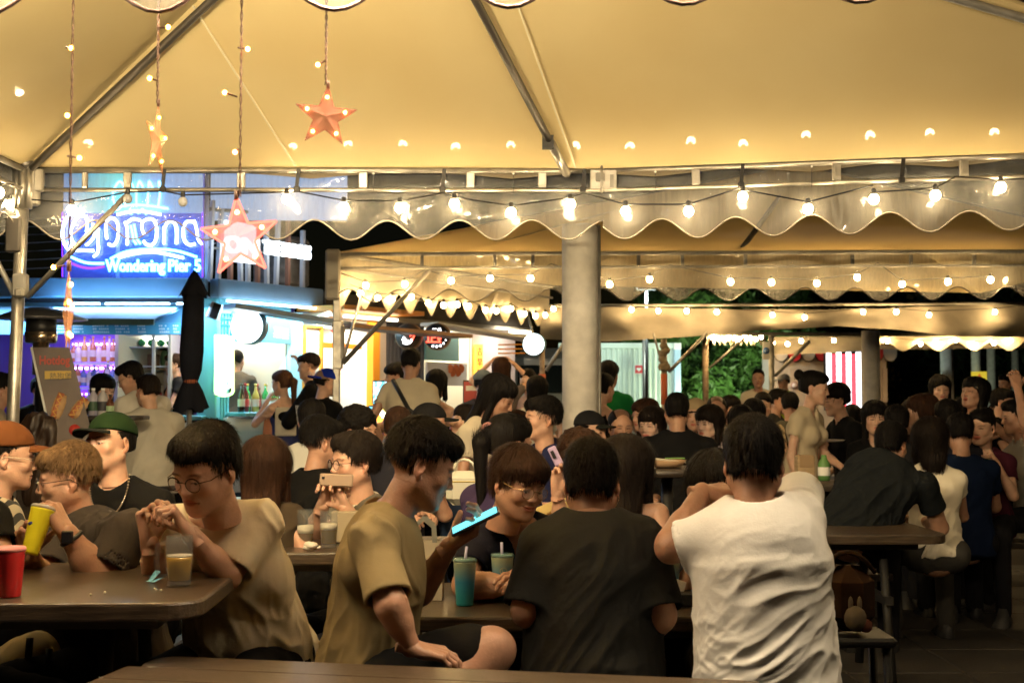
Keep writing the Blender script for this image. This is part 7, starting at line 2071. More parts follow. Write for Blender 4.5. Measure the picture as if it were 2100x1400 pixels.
# wooden holder and green bottle
p = P(1650, 958, 7.6); b = MB(); b.box(p, (.10, .10, .14), mat('pale_wood', (.42, .30, .17), .6, stretch=(1, 1, 8), var=.2), bev=.003)
b.box(p + Vector((0, -.01, .04)), (.08, .10, .07), mat('pale_wood2', (.30, .20, .11), .6)); o = b.build('napkin_holder', loc=p); tag(o, 'pale wooden napkin box in front of the standing woman', 'box')
p = P(1690, 985, 7.5); b = MB(); b.lathe([(.032, 0), (.036, .02), (.036, .10), (.018, .13), (.016, .15)], p, mat('green_plastic', (.12, .28, .08), .3, alpha=.8), n=14); b.lathe([(.037, .03), (.037, .08)], p, M_white, n=14, cap=False); o = b.build('green_bottle', loc=p); tag(o, 'small green plastic bottle with white label beside the wooden box', 'bottle')
p = Vector((XY(1690, 7.6), 7.6, 0)); tb = empty('bar_table', p, 'high table carrying the wooden box and the green bottle', 'bar table')
slab(tb, 'tabletop', Vector((p.x, 7.6, ZY(988, 7.6) + .0)), .5, .5, .04, 0, M_bench); b = MB(); b.tube([(p.x, 7.6, 0), (p.x, 7.6, .86)], .03, m_leg); b.build('post', None, tb)

# patio heater
hx = XY(82, 9.6); ph = empty('patio_heater', (hx, 9.6, 0), 'mushroom shaped patio heater with a wide steel cap behind the left pole', 'patio heater')
zt = ZY(655, 9.6)
b = MB(); b.lathe([(.34, .0), (.335, .008), (.20, .065), (.08, .09), (.0, .095)], (hx, 9.6, zt), mat('heater_cap', (.30, .29, .28), .35, metal=.8), n=36); b.build('cap', None, ph)
b = MB(); b.lathe([(.115, -.10), (.11, .02)], (hx, 9.6, zt - .02), M_black, n=24); b.build('neck', None, ph)
b = MB(); b.lathe([(.105, -.18), (.115, -.17), (.12, -.10), (.115, -.095)], (hx, 9.6, zt), mat('heater_steel', (.55, .42, .28), .2, metal=.95), n=24); b.build('burner', None, ph)
b = MB(); b.lathe([(.06, -.42), (.06, -.18)], (hx, 9.6, zt), mat('heater_steel', (0, 0, 0)), n=18); b.tube([(hx, 9.6, 0), (hx, 9.6, zt - .4)], .04, M_black); b.lathe([(.2, 0), (.2, .5), (.16, .55)], (hx, 9.6, 0), M_black, n=20); b.build('column', None, ph)
# folded parasol
ux = XY(396, 10.2); um = empty('parasol', (ux, 10.2, 0), 'tall folded black parasol tied with an orange band by the bar', 'parasol')
V = []; F = []; K = 36; ringz = [(.012, 572), (.035, 578), (.05, 590), (.066, 604), (.072, 650), (.078, 720), (.07, 760), (.048, 782), (.075, 800), (.115, 835), (.10, 842)]
for i, (r, py) in enumerate(ringz):
    for k in range(K):
        a = 2 * math.pi * k / K; f_ = 1 + (.24 if i > 2 else 0) * (1 if k % 2 else -1) * (1 if k % 4 < 2 else .6) + (.12 * math.sin(a * 3 + 1) if i > 7 else 0)
        V.append((ux + .03 * (py - 563) / 270 * -1 + r * f_ * math.cos(a), 10.2 + r * f_ * math.sin(a), ZY(py, 10.2) + (.02 * math.sin(a * 4) if i == len(ringz) - 1 else 0)))
for i in range(len(ringz) - 1):
    for k in range(K): F.append((i * K + k, i * K + (k + 1) % K, (i + 1) * K + (k + 1) % K, (i + 1) * K + k))
b = MB(); b.add(V, F, cloth('parasol_black', (.014, .015, .022)), True); b.build('canopy', None, um)
b = MB(); V = []
for r, py in ((.006, 554), (.026, 561), (.058, 578), (.118, 607)):
    for k in range(K): a = 2 * math.pi * k / K; V.append((ux + r * (1 + .1 * math.sin(a * 8)) * math.cos(a), 10.2 + r * math.sin(a), ZY(py, 10.2) - (.015 * math.sin(a * 8) if py > 600 else 0)))
b.add(V, [(i * K + k, i * K + (k + 1) % K, (i + 1) * K + (k + 1) % K, (i + 1) * K + k) for i in range(3) for k in range(K)], cloth('parasol_black', (0, 0, 0)), True); b.build('cap_flap', None, um)
b = MB(); b.lathe([(.052, -.015), (.056, 0), (.052, .015)], (ux - .022, 10.2, ZY(782, 10.2)), mat('orange_band', (.35, .09, .03), .6), n=18, cap=False); b.build('tie_band', None, um)
b = MB(); b.tube([(ux - .03, 10.2, 0), (ux - .03, 10.2, ZY(840, 10.2))], .022, M_steel2); b.lathe([(.25, 0), (.25, .06), (.2, .08)], (ux - .03, 10.2, 0), M_black, n=20); b.build('pole', None, um)
# hot dog board
hbY = 8.6
pts = [P(64, 712, hbY), P(142, 712, hbY + .1), P(215, 985, hbY + .1), P(130, 1010, hbY)]
ab = empty('sandwich_board', P(140, 990, hbY), 'leaning brown poster board showing hot dogs and red lettering', 'poster board')
nb2 = (pts[1] - pts[0]).cross(pts[3] - pts[0]).normalized(); nb2 = nb2 if nb2.y < 0 else -nb2
def onb(u, v, o=.0): return pts[0].lerp(pts[1], u).lerp(pts[3].lerp(pts[2], u), v) + nb2 * o
b = MB(); V = pts + [p - nb2 * .03 for p in pts]; b.add(V, [(3, 2, 1, 0), (4, 5, 6, 7), (0, 1, 5, 4), (1, 2, 6, 5), (2, 3, 7, 6), (3, 0, 4, 7)], mat('board_print', (.10, .065, .05), .5, var=.4, vscale=3)); bd = b.build('board', None, ab)
b = MB(); b.tube([pts[0], pts[3]], .008, M_white, n=5); b.build('edge', None, bd)
e1_ = (pts[1] - pts[0]).normalized(); e3_ = (pts[0] - pts[3]).normalized(); e3_ = (e3_ - e1_ * e3_.dot(e1_)).normalized()
RB = Matrix((e1_, -nb2, e3_)).transposed()
text(bd, 'Hotdog', onb(.10, .12, .006), .085, mat('red_ink2', (.45, .05, .03), .6), R=RB, ext=.002, sx=.75, bold=.002)
b = MB(); b.box(onb(.52, .20, .006), (.17, .004, .055), mat('yellow_label', (.55, .36, .06), .6), rot=RB); b.build('yellow_label', None, bd); text(bd, '熱狗堡', onb(.28, .222, .010), .048, M_black, R=RB, ext=.001)
m_bun = mat('bun_print', (.50, .30, .14), .7, var=.25, vscale=20); m_saus = mat('sausage_print', (.42, .12, .05), .5); m_must = mat('mustard_print', (.6, .35, .05), .5)
for i, (u, v, a, L_) in enumerate(((.35, .42, 1.25, .17), (.85, .45, .9, .15), (.35, .78, 1.9, .18), (.75, .82, 2.1, .17))):
    b = MB(); D = (RB @ Vector((math.cos(a), 0, math.sin(a)))); W = (RB @ Vector((-math.sin(a), 0, math.cos(a)))); c = onb(u, v, .004)
    b.tube([c - D * L_ * .5, c - D * L_ * .2, c + D * L_ * .2, c + D * L_ * .5], [.03, .042, .042, .03], m_bun, n=8)
    b.tube([c - D * L_ * .55 + nb2 * .02 + W * .01, c + D * L_ * .55 + nb2 * .02 + W * .01], .022, m_saus, n=8)
    b.tube([c + D * L_ * (k / 8 - .5) + nb2 * .042 + W * (.01 + .014 * (-1) ** k) for k in range(9)], .005, m_must, n=5)
    # printed flat on the board
    b.v = [tuple(Vector(p_) - nb2 * ((Vector(p_) - pts[0]).dot(nb2) * .93 - .003)) for p_ in b.v]
    b.build('printed_hotdog', None, bd)
b = MB(); b.lathe([(.038, 0), (.038, .004)], onb(.6, .60, .006), mat('tomato_print', (.5, .04, .03), .6), n=16, axis=nb2); b.build('printed_tomato', None, bd)
# two big plastic bottles and brown bottle on a low bar ledge behind the green cap
lY = 9.0; lz = ZY(852, lY)
lt = empty('bar_table', (XY(210, lY), lY, 0), 'narrow high ledge table carrying the soft drink bottles behind the green cap', 'bar table'); slab(lt, 'tabletop', Vector((XY(215, lY), lY, lz)), .6, .3, .03, 0, M_bench); b = MB(); b.tube([(XY(215, lY), lY, 0), (XY(215, lY), lY, lz - .03)], .03, m_leg); b.build('post', None, lt)
for i, (px, col_, lab_, lb) in enumerate(((191, (.55, .52, .65), (.05, .10, .06), 'big clear plastic bottle with a green label, left of the pair'), (211, (.55, .55, .58), (.04, .04, .05), 'big clear plastic bottle with a dark label, right of the pair'))):
    c = Vector((XY(px, lY), lY, lz)); t = empty('plastic_bottle', c, lb, 'bottle'); b = MB(); b.lathe([(.033, 0), (.036, .01), (.036, .12), (.030, .145), (.012, .17), (.012, .18)], c, mat('pet_%d' % i, col_, .15, alpha=.6), n=16); b.build('bottle_body', None, t)
    b = MB(); b.lathe([(.037, .035), (.037, .10)], c, mat('petlab_%d' % i, lab_, .5), n=16, cap=False); b.build('wrapper_label', None, t); b = MB(); b.lathe([(.014, .178), (.014, .195)], c, M_white, n=10); b.build('cap', None, t)
put_bottle(XY(226, lY), lY, lz, 'rum', 'amber bottle with a pale green label beside the plastic bottles', None, .03, .15, col=(.12, .04, .02), lab=(.35, .5, .3), cap=(.02, .02, .02))
# added, unseen flood lamp on the near rail, brightens the roof
fl = empty('flood_lamp', (-1.15, 3.02, 2.80), 'small added floodlight out of view on the near rail, brightening the roof', 'floodlight')
b = MB(); b.box((-1.15, 3.02, 2.72), (.22, .10, .14), M_black, rot=Matrix.Rotation(.6, 3, 'X'), bev=.01); b.tube([(-1.15, 3.0, 2.62), (-1.15, 3.0, 2.70)], .015, M_black); b.build('housing', None, fl)
area('added_roof_flood', (-1.15, 3.10, 2.80), .2, 300, (1.0, .80, .46), (-1.5, 5.9, 3.4), fl)
# ================================================================ people
BLK = (.0045, .0045, .005)
# ---- around the nearest tables
o_, J = person(P(423, 962, 3.62), 'young man in cream tee and glasses looking down at his fingers behind the beer mug', yaw=-18, hyaw=-27, pitch=20, roll=2, lean=22, hero=True, skin='mid', hair='short', hlen=None, hseed=5,
    hscale=1.0, shirt=(.74, .64, .46), glasses='brown', eyes='down', sleeve=.86, w=1.08, fat=.12, pants=(.008, .009, .014), foldamp=.022, folddir=(.5, 0, -1),
    joints=dict(neck=P(440, 1062, 3.75), shR=P(356, 1082, 3.74), shL=P(532, 1072, 3.76), elR=P(325, 1180, 3.72), wrR=P(306, 1112, 3.62), elL=P(466, 1180, 3.66), wrL=P(392, 1096, 3.55), pelvis=P(525, 1330, 4.02)),
    hands=('pinch', 'pinch'), handn=({'d': (-.10, .1, 1), 'n': (.9, -.5, -.1)}, {'d': (-.55, -.1, .8), 'n': (-.75, -.2, -.6)}))
o_, J = person(P(140, 984, 4.3), 'heavy man in round glasses sipping from a yellow cup, grey tee and sling strap', yaw=-62, hyaw=-70, pitch=6, lean=14, hero=True, skin='tan', hair='fade', hcol='tips', hseed=9,
    shirt=(.030, .025, .024), glasses='black', sleeve=.80, w=1.16, fat=.9, foldamp=.020, eyes='down',
    joints=dict(neck=P(180, 1078, 4.22), shL=P(262, 1098, 3.86), shR=P(128, 1110, 4.18), elL=P(205, 1186, 3.78), wrL=P(138, 1092, 3.74), elR=P(85, 1200, 3.95), wrR=P(60, 1140, 3.80), pelvis=P(235, 1340, 4.15)),
    hands=('grip', 'pinch'), handn=({'d': (-.05, -.25, 1), 'n': (.9, -.5, -.1)}, {'d': (-.55, .0, .85), 'n': (-.8, .3, -.5)}))
def ring(par, c, ax, r, th, m, name, tall=1.0):
    b = MB(); a = Vector(ax).normalized(); u = a.orthogonal().normalized(); v = a.cross(u)
    b.tube([Vector(c) + (u * math.cos(t) + v * math.sin(t)) * r for t in [i * math.pi / 9 for i in range(18)]], th, m, n=6, closed=True); return b.build(name, None, par)
w_ = J['wrL'].lerp(J['elL'], .12); ax_ = J['elL'] - J['wrL']; ring(o_, w_, ax_, .031, .007, M_black, 'watch_band')
b = MB(); b.box(w_ + Vector((-.0, -.034, .008)), (.034, .010, .036), mat('watch_face', (.02, .02, .025), .08, spec=.9), bev=.003); b.build('watch', None, o_)
b = MB(); b.tube([P(226, 1052, 4.12), P(205, 1072, 4.04), P(180, 1100, 3.99), P(155, 1135, 3.98), P(135, 1185, 4.0)], .012, M_black, n=8); b.build('sling_strap', None, o_)
o_, J = person(P(226, 912, 4.95), 'young man in green cap and silver chain, black tee, biting food', yaw=-12, hyaw=-30, pitch=-6, roll=-8, lean=10, hero=True, skin='mid', hair='crop', hat={'c': (.007, .019, .006), 'b': (.012, .014, .012)}, shirt=BLK, openm=.7, eyes='down', sleeve=.7, w=1.08,
    joints=dict(pelvis=P(270, 1260, 5.1)), arms=('table', 'table'))
b = MB(); cpt = J['neck'] + Vector((0, -.03, .03))
for i in range(46):
    t = math.pi * (i / 45) ; b.ball(J['neck'] + Vector((-.075 * math.cos(t) + .0, -.075 - .035 * math.sin(t), .045 - .155 * math.sin(t) ** .9)), .0052, mat('silver', (.75, .72, .70), .12, metal=1), n=6)
b.build('necklace', None, o_, kind='stuff')
b = MB(); b.ball(J['HM'] @ Vector((-.004, -.103, -.066)), .013, mat('snack', (.62, .50, .30), .8), n=8, sq=(1.4, 1, .8)); ob = b.build('snack', loc=J['HM'] @ Vector((0, -.1, -.066))); tag(ob, 'piece of food between the lips of the green cap man', 'food')
# orange cap man in striped shirt
def stripe_mat():
    m, nt, bs = _nt('striped_cloth'); MATS['striped_cloth'] = m; tc = nt.nodes.new('ShaderNodeTexCoord'); w = nt.nodes.new('ShaderNodeTexWave'); w.inputs['Scale'].default_value = 14; w.inputs['Distortion'].default_value = 1.2; w.inputs['Detail'].default_value = 1; w.inputs['Detail Scale'].default_value = .5
    nt.links.new(tc.outputs['Object'], w.inputs['Vector']); r = nt.nodes.new('ShaderNodeValToRGB'); r.color_ramp.interpolation = 'CONSTANT'; r.color_ramp.elements[0].color = (.03, .03, .03, 1); r.color_ramp.elements[1].color = (.45, .38, .26, 1); r.color_ramp.elements[1].position = .34
    nt.links.new(w.outputs[0], r.inputs[0]); nt.links.new(r.outputs[0], bs.inputs['Base Color']); bs.inputs['Roughness'].default_value = .85; return m
person(P(16, 938, 4.6), 'man in orange-brown cap and striped shirt at the left edge, turned away', yaw=110, hyaw=112, pitch=6, lean=12, hero=True, skin='mid', hair='crop', hat={'c': (.11, .038, .012)}, cloth_mat=stripe_mat(), glasses='silver', sleeve=.9, joints=dict(pelvis=P(0, 1270, 4.7)))
person(P(-112, 950, 3.72), 'person in black tee cut off by the left edge, bare arm on the table', yaw=62, lean=12, hero=True, fem=False, skin='mid', hair='long', hcol='brown', shirt=BLK, sleeve=.55, joints=dict(shL=P(-22, 1066, 3.78), elL=P(6, 1166, 3.70), wrL=P(-30, 1190, 3.55), shR=P(-150, 1070, 3.6), elR=P(-120, 1170, 3.5), wrR=P(-150, 1190, 3.4)))
# olive shirt man with phone
o_, J = person(P(862, 955, 3.5), 'man in olive tee looking down at his lit phone, legs crossed, seen from behind', yaw=118, hyaw=104, pitch=20, lean=4, hero=True, skin='tan', hair='fade', hseed=12, shirt=(.25, .19, .095), sleeve=.92, pants=BLK, shorts=True, foldamp=.02, folddir=(.2, .2, -1), w=1.0, eyes='down',
    joints=dict(neck=P(795, 1048, 3.52), shR=P(765, 1108, 3.34), shL=P(805, 1100, 3.72), elR=P(800, 1236, 3.24), wrR=P(842, 1326, 3.26), elL=P(858, 1215, 3.66), wrL=P(922, 1118, 3.58), pelvis=P(752, 1385, 3.56),
        hipR=P(780, 1400, 3.46), knR=P(1012, 1332, 3.40), anR=P(880, 1470, 3.30), hipL=P(790, 1400, 3.6), knL=P(960, 1390, 3.75), anL=Vector((P(960, 1390, 3.75).x, 3.7, .1))),
    hands=('relaxed', 'phone'), handn=({'d': (.95, .1, -.22), 'n': (.0, .15, -1)}, {'d': (.75, .0, .55), 'n': (-.45, -.35, .8)}))
ph_ = empty('phone', P(975, 1070, 3.56), 'thin phone with a bright turquoise screen held by the olive shirt man', 'phone')
pa, pc = P(936, 1088, 3.55), P(1014, 1050, 3.55); dxx = (pc - pa).normalized(); Rp = Matrix((dxx, Vector((-.15, .85, .5)).cross(dxx).normalized().cross(dxx) * -1, Vector((0, 0, 1)))).transposed()
yv = Vector((0, 1, .20)); yv = (yv - dxx * yv.dot(dxx)).normalized(); zv = dxx.cross(yv); Rp = Matrix((dxx, yv, zv)).transposed()
b = MB(); b.box((pa + pc) / 2, ((pc - pa).length * 1.25, .07, .009), M_black, rot=Rp, bev=.003); b.build('phone_body', None, ph_)
b = MB(); b.box((pa + pc) / 2 + zv * .0055, ((pc - pa).length * 1.15, .062, .001), emat('screen_teal', (.12, .62, .72), 1.0), rot=Rp); b.build('phone_screen', None, ph_)
# smiling man
person(P(1062, 992, 4.22), 'smiling man with gold glasses and brown fringe in a navy tee, leaning on the table', yaw=10, hyaw=38, pitch=14, roll=6, lean=28, hero=True, skin='tan', hair='mop', hcol='brown', hseed=21, shirt=(.006, .006, .013), glasses='gold', smile=1.0, eyes='down', sleeve=.7, w=1.12, fat=.45, collar='v',
    joints=dict(neck=P(1062, 1082, 4.32), shR=P(970, 1120, 4.36), shL=P(1160, 1108, 4.36), elR=P(955, 1200, 4.15), wrR=P(1075, 1200, 4.06), elL=P(1200, 1195, 4.2), wrL=P(1105, 1185, 4.08), pelvis=P(1050, 1330, 4.78)), hands=('relaxed', 'relaxed'))
# grey shirt back
o_, J = person(P(1214, 990, 3.68), 'broad man in dark grey tee with small hoop earrings, back to the camera', yaw=176, hyaw=172, pitch=12, lean=6, hero=True, skin='tan', hair='short', hseed=31, shirt=(.017, .017, .0155), sleeve=.96, w=1.16, fat=.55, foldamp=.018,
    joints=dict(neck=P(1214, 1072, 3.62), shL=P(1110, 1118, 3.62), shR=P(1318, 1112, 3.62), elL=P(1082, 1250, 3.56), wrL=P(1120, 1262, 3.80), elR=P(1352, 1258, 3.54), wrR=P(1330, 1300, 3.75), pelvis=P(1218, 1400, 3.58)))
for s_ in (-1, 1): ring(o_, J['HM'] @ Vector((s_ * .080, .006, -.045)), (s_ * 1, .3, 0), .010, .0014, mat('silver', (0, 0, 0)), 'earring')
# white shirt back
person(P(1546, 948, 3.45), 'man in creased white tee seen from behind, arms raised to his face', yaw=172, hyaw=168, pitch=8, lean=2, hero=True, skin='tan', hair='short', hseed=41, shirt=(.86, .84, .80), sleeve=.78, w=1.12, fat=.35, foldamp=.0105, foldscale=22, folddir=(.85, 0, .42), res=.0052,
    joints=dict(neck=P(1552, 1046, 3.42), shL=P(1462, 1098, 3.44), shR=P(1640, 1062, 3.46), elL=P(1376, 1122, 3.48), wrL=P(1440, 1008, 3.62), elR=P(1640, 1000, 3.74), wrR=P(1545, 1010, 3.84), pelvis=P(1572, 1375, 3.44)),
    hands=('fist', 'relaxed'), handn=(None, {'d': (.80, .25, .05), 'n': (.1, .3, -.9)}), pants=BLK)
person(P(1470, 1000, 4.3), 'dark-haired woman hidden behind the white shirt man, hands clasped under her chin', yaw=10, lean=12, fem=True, hero=True, skin='tan', hair='long', shirt=(.03, .028, .03), arms=('chin', 'chin'), joints=dict(wrR=P(1462, 1052, 4.0), wrL=P(1490, 1050, 4.0)), hands=('fist', 'fist'))
person(P(1287, 965, 4.55), 'woman with long dark wavy hair in a grey tank top, back turned', yaw=158, lean=8, fem=True, hero=True, skin='tan', hair='long', hlen=.20, curl=.15, hairwidth=1.15, hcol='dark', shirt=(.15, .13, .10), tank=True, joints=dict(shR=P(1350, 1052, 4.5), elR=P(1372, 1140, 4.4)))
person(P(548, 962, 4.9), 'woman with long straight brown hair and dark brown tee at the middle table', yaw=172, lean=8, fem=True, hero=True, skin='tan', hair='long', hlen=.27, hcol='brown', hairwidth=1.12, shirt=(.045, .032, .02), sleeve=.45,
    joints=dict(shR=P(598, 1062, 4.88), elR=P(622, 1128, 4.8), wrR=P(580, 1130, 5.05)))
person(P(728, 948, 5.15), 'man with glasses and white collar band holding a phone, looking left', yaw=-40, hyaw=-58, pitch=2, lean=12, hero=True, skin='mid', hair='back', hcol='dark', shirt=(.085, .075, .06), collar=(.55, .50, .40), glasses='brown', sleeve=.6, eyes='down', fat=.3,
    joints=dict(elL=P(750, 1110, 5.0), wrL=P(708, 1040, 4.95), elR=P(642, 1100, 5.1), wrR=P(662, 1036, 4.98)), hands=('phone', 'phone'), handn=({'d': (.4, -.2, .8), 'n': (.6, -.5, .2)}, {'d': (-.5, 0, .8), 'n': (-.6, -.5, .2)}))
b = MB(); q = P(690, 984, 4.9); b.box(q, (.13, .012, .05), mat('phone_gold', (.35, .25, .18), .4), rot=Matrix.Rotation(.05, 3, 'Y'), bev=.006); b.ball(q + Vector((-.05, -.007, .010)), .006, M_black, n=6); o = b.build('phone', loc=q); tag(o, 'brownish phone held sideways by the man with the white collar band', 'phone')
person(P(1044, 912, 5.15), 'woman with a long black ponytail and purple top, turned away behind the smiling man', yaw=140, hyaw=128, lean=8, fem=True, hero=True, skin='tan', hair='pony', hlen=.26, shirt=(.030, .020, .055), sleeve=.5)
ring(PEOPLE[-1][0], PEOPLE[-1][1]['HM'] @ Vector((0, .115, .055)), (0, 1, 0), .024, .009, cloth('scrunchie', (.35, .16, .15)), 'scrunchie')
o_, J = person(P(1193, 950, 4.95), 'curly brown haired person behind the grey tee man, one hand lifting a phone', yaw=15, lean=8, fem=True, hero=True, skin='mid', hair='curly', hcol='brown', shirt=(.40, .30, .12), joints=dict(elR=P(1152, 1075, 4.75), wrR=P(1143, 1010, 4.7)), hands=('phone', ''), handn=({'d': (.1, 0, 1), 'n': (.5, -.8, 0)}, None))
ring(o_, J['wrR'].lerp(J['elR'], .15), J['elR'] - J['wrR'], .024, .004, mat('rust_post', (0, 0, 0)), 'bracelet')
b = MB(); q = P(1139, 935, 4.68); b.box(q, (.032, .012, .075), mat('phone_lilac', (.42, .32, .5), .3), rot=Matrix.Rotation(-.45, 3, 'Y'), bev=.004); b.box(q + Vector((-.008, -.008, .006)), (.012, .004, .03), M_black, rot=Matrix.Rotation(-.45, 3, 'Y')); o = b.build('phone', loc=q); tag(o, 'lilac phone raised beside the concrete column by the curly haired person', 'phone')
# ---- middle distance
def pp(px, py, Y, label, **k):
    return person(P(px, py, Y), label, **k)
pp(660, 908, 6.0, 'black tee man with short hair facing away right, beside the white collar man', yaw=140, hyaw=118, hair='fade', shirt=BLK, skin='tan', w=1.08, hero=True)
pp(640, 862, 7.4, 'dark-haired diner in a white tee just behind the black tee man', yaw=178, shirt=(.5, .5, .48), skin='mid')
pp(737, 884, 6.7, 'curly black haired diner before the food screen', yaw=60, hair='curly', shirt=BLK)
pp(818, 880, 6.8, 'short brown haired diner facing away, just left of the black cap', yaw=170, hcol='brown', shirt=(.02, .02, .03), hair='crop')
pp(884, 872, 7.4, 'diner in a black cap and black shirt, left of the woman looking up', yaw=100, hair='crop', hat={'c': (.012, .012, .014)}, shirt=BLK)
pp(955, 872, 7.6, 'woman in a grey tee looking up with open mouth', yaw=-30, hyaw=-60, pitch=-22, fem=True, openm=.8, hair='mid', hcol='dark', shirt=(.30, .27, .24), skin='light', res=.010)
pp(1020, 815, 7.1, 'standing woman with long black hair and white tee, bending to the right', yaw=70, hyaw=75, pitch=26, lean=18, sit=False, fem=True, hair='long', hlen=.30, shirt=(.52, .46, .36), skin='tan', arms=('down', 'forward'), pants=(.03, .05, .10))
pp(1112, 860, 6.8, 'man in a navy v-neck looking left, just left of the concrete column', yaw=-50, hyaw=-72, pitch=-3, hair='fade', shirt=(.015, .018, .06), collar='v', skin='mid', hero=True)
pp(843, 745, 10.4, 'tall standing man in a white tee with a black strap, back turned', yaw=165, sit=False, hair='short', shirt=(.60, .52, .38), skin='tan', arms=('phone', 'hip'), w=1.12, pants=(.03, .03, .035))
_o, _J = PEOPLE[-1]
b = MB(); b.tube([_J['shL'] + Vector((.05, -.12, .09)), _J['neck'].lerp(_J['pelvis'], .45) + Vector((.02, -.17, 0)), _J['pelvis'] + Vector((.17, -.14, .18))], .018, M_black, n=6); b.build('bag_strap', None, _o)
pp(812, 772, 11.4, 'standing young man looking left, behind the white tee with the strap', yaw=-80, sit=False, shirt=(.05, .05, .06), hair='mop')
pp(896, 788, 10.8, 'woman with dark loose hair and bare back in a black top', yaw=165, sit=False, fem=True, hair='long', hlen=.16, bare_back=True, tank=True, shirt=BLK, skin='light')
pp(992, 788, 11.3, 'person in a grey-blue cap facing the third stall', yaw=150, sit=False, hair='crop', hat={'c': (.10, .13, .17)}, shirt=(.03, .03, .04))
pp(1028, 760, 12.2, 'person with both hands in the hair before the pinkish wall', yaw=178, sit=False, fem=True, hair='mid', hcol='brown', arms=('head', 'head'), shirt=(.12, .10, .10), skin='light')
pp(1082, 782, 12.3, 'woman with bare shoulders and hair up before the van', yaw=-15, sit=False, fem=True, hair='bun', tank=True, shirt=(.4, .3, .25), skin='pale')
pp(1102, 800, 11.0, 'woman in a white tee with straight dark hair near the van, back turned', yaw=165, sit=False, fem=True, hair='long', shirt=(.60, .56, .50))
pp(1249, 770, 10.9, 'man in a green tee standing right of the concrete column', yaw=160, sit=False, shirt=(.01, .20, .05), skin='tan', hair='mop')
pp(1238, 796, 10.1, 'woman in a black halter top beside the green tee man', yaw=140, sit=False, fem=True, hair='bun', tank=True, shirt=BLK, skin='light')
pp(1273, 876, 8.3, 'balding man in an orange-brown shirt right of the column', yaw=10, hair='balding', shirt=(.26, .13, .04), skin='tan')
pp(1212, 885, 7.9, 'diner in a black cap mostly hidden by the concrete column', yaw=60, hair='crop', hat={'c': (.012, .012, .014)}, shirt=(.3, .2, .08))
pp(1336, 872, 8.6, 'laughing woman with brown bob and pale pink top, left of the big black tee', yaw=-15, hyaw=-35, fem=True, hair='mid', hcol='dark', shirt=(.55, .38, .34), smile=1, skin='pale', arms=('chin', 'table'), res=.010)
pp(1322, 852, 9.4, 'brown haired diner behind the laughing woman', yaw=-60, fem=True, hair='long', hcol='brown', shirt=(.1, .06, .05))
pp(1388, 845, 8.3, 'broad man in a black tee at the high round table, back turned', yaw=176, lean=8, w=1.16, shirt=(.008, .008, .009), skin='tan', hair='short', fat=.2, sleeve=.7)
pp(1453, 868, 8.7, 'woman with brown bob and pale lilac cardigan looking left', yaw=-25, hyaw=-45, fem=True, hair='mid', hcol='dark', shirt=(.42, .36, .38), skin='pale', res=.010, sleeve=1.7)
pp(1426, 852, 9.5, 'woman in a beige knit cap behind the black tee shoulder', yaw=-20, fem=True, hair='mid', hat={'c': (.36, .27, .16), 'brim': 0}, shirt=(.2, .2, .2))
pp(1470, 842, 10.2, 'balding older man with a ruddy face behind the bob-haired woman', yaw=-8, hair='balding', shirt=(.45, .40, .26), skin='tan')
pp(1518, 866, 9.3, 'woman with long black hair, left of two seen from behind', yaw=178, fem=True, hair='long', shirt=(.05, .04, .04))
pp(1546, 850, 10.0, 'woman with long black hair, right of two seen from behind', yaw=170, fem=True, hair='long', shirt=(.05, .05, .05))
pp(1564, 832, 11.4, 'woman in cream with a hand at her chin, facing the camera', yaw=-10, fem=True, hair='bun', shirt=(.48, .38, .24), arms=('chin', 'table'), skin='light')
pp(1555, 776, 16.0, 'man in a cream tee with a black strap standing before the trees', yaw=-15, sit=False, hair='crop', shirt=(.55, .48, .36), skin='tan')
pp(1607, 784, 19.5, 'man in a yellow-green safety vest beside the booth', yaw=-60, sit=False, shirt=(.5, .65, .08), hair='crop', hat={'c': (.3, .3, .3)})
pp(1597, 822, 13.0, 'seated diner facing right near the booth, dark hair', yaw=60, shirt=(.04, .04, .04))
pp(1620, 832, 11.6, 'diner in a grey-green hooded top seen from behind near the booth', yaw=172, shirt=(.09, .085, .06), sleeve=1.9)
pp(1670, 796, 8.9, 'standing woman with clipped-up black hair and cream lace vest, looking right', yaw=50, hyaw=68, pitch=8, sit=False, fem=True, hair='bun', shirt=(.52, .44, .31), skin='light', arms=('down', 'lap'), sleeve=.45, skirt=(.45, .38, .28), res=.010)
pp(1714, 820, 9.5, 'waiter in a black shirt leaning left with a tray', yaw=-80, pitch=10, lean=14, sit=False, shirt=BLK, hair='mop', arms=('forward', 'down'), skin='light')
b = MB(); q = P(1698, 905, 9.1); b.lathe([(.10, 0), (.12, .012), (.118, .014)], q, mat('tray_steel', (.5, .48, .42), .3, metal=.6), n=20); o = b.build('tray', loc=q); tag(o, 'small pale round tray held by the waiter in black', 'tray')
pp(1828, 912, 6.9, 'big man in a black tee bent forward on the bench, back to the camera', yaw=160, hyaw=140, pitch=14, lean=30, w=1.2, fat=.4, shirt=(.008, .010, .012), skin='tan', hair='short', hero=True,
    joints=dict(pelvis=P(1750, 1085, 6.75)))
pp(1905, 902, 7.2, 'woman with long wavy dark hair in a white crop top and grey jeans, back turned', yaw=176, fem=True, hair='long', hlen=.10, curl=.2, hairwidth=1.2, hcol='dark', shirt=(.74, .68, .56), hem=-.02, sleeve=.35, pants=(.05, .048, .045), skin='tan', hero=True)
pp(1928, 798, 11.0, 'standing woman with long black hair and dark jacket facing the camera', yaw=-5, sit=False, fem=True, hair='long', hlen=.3, shirt=BLK, sleeve=1.8, skin='light')
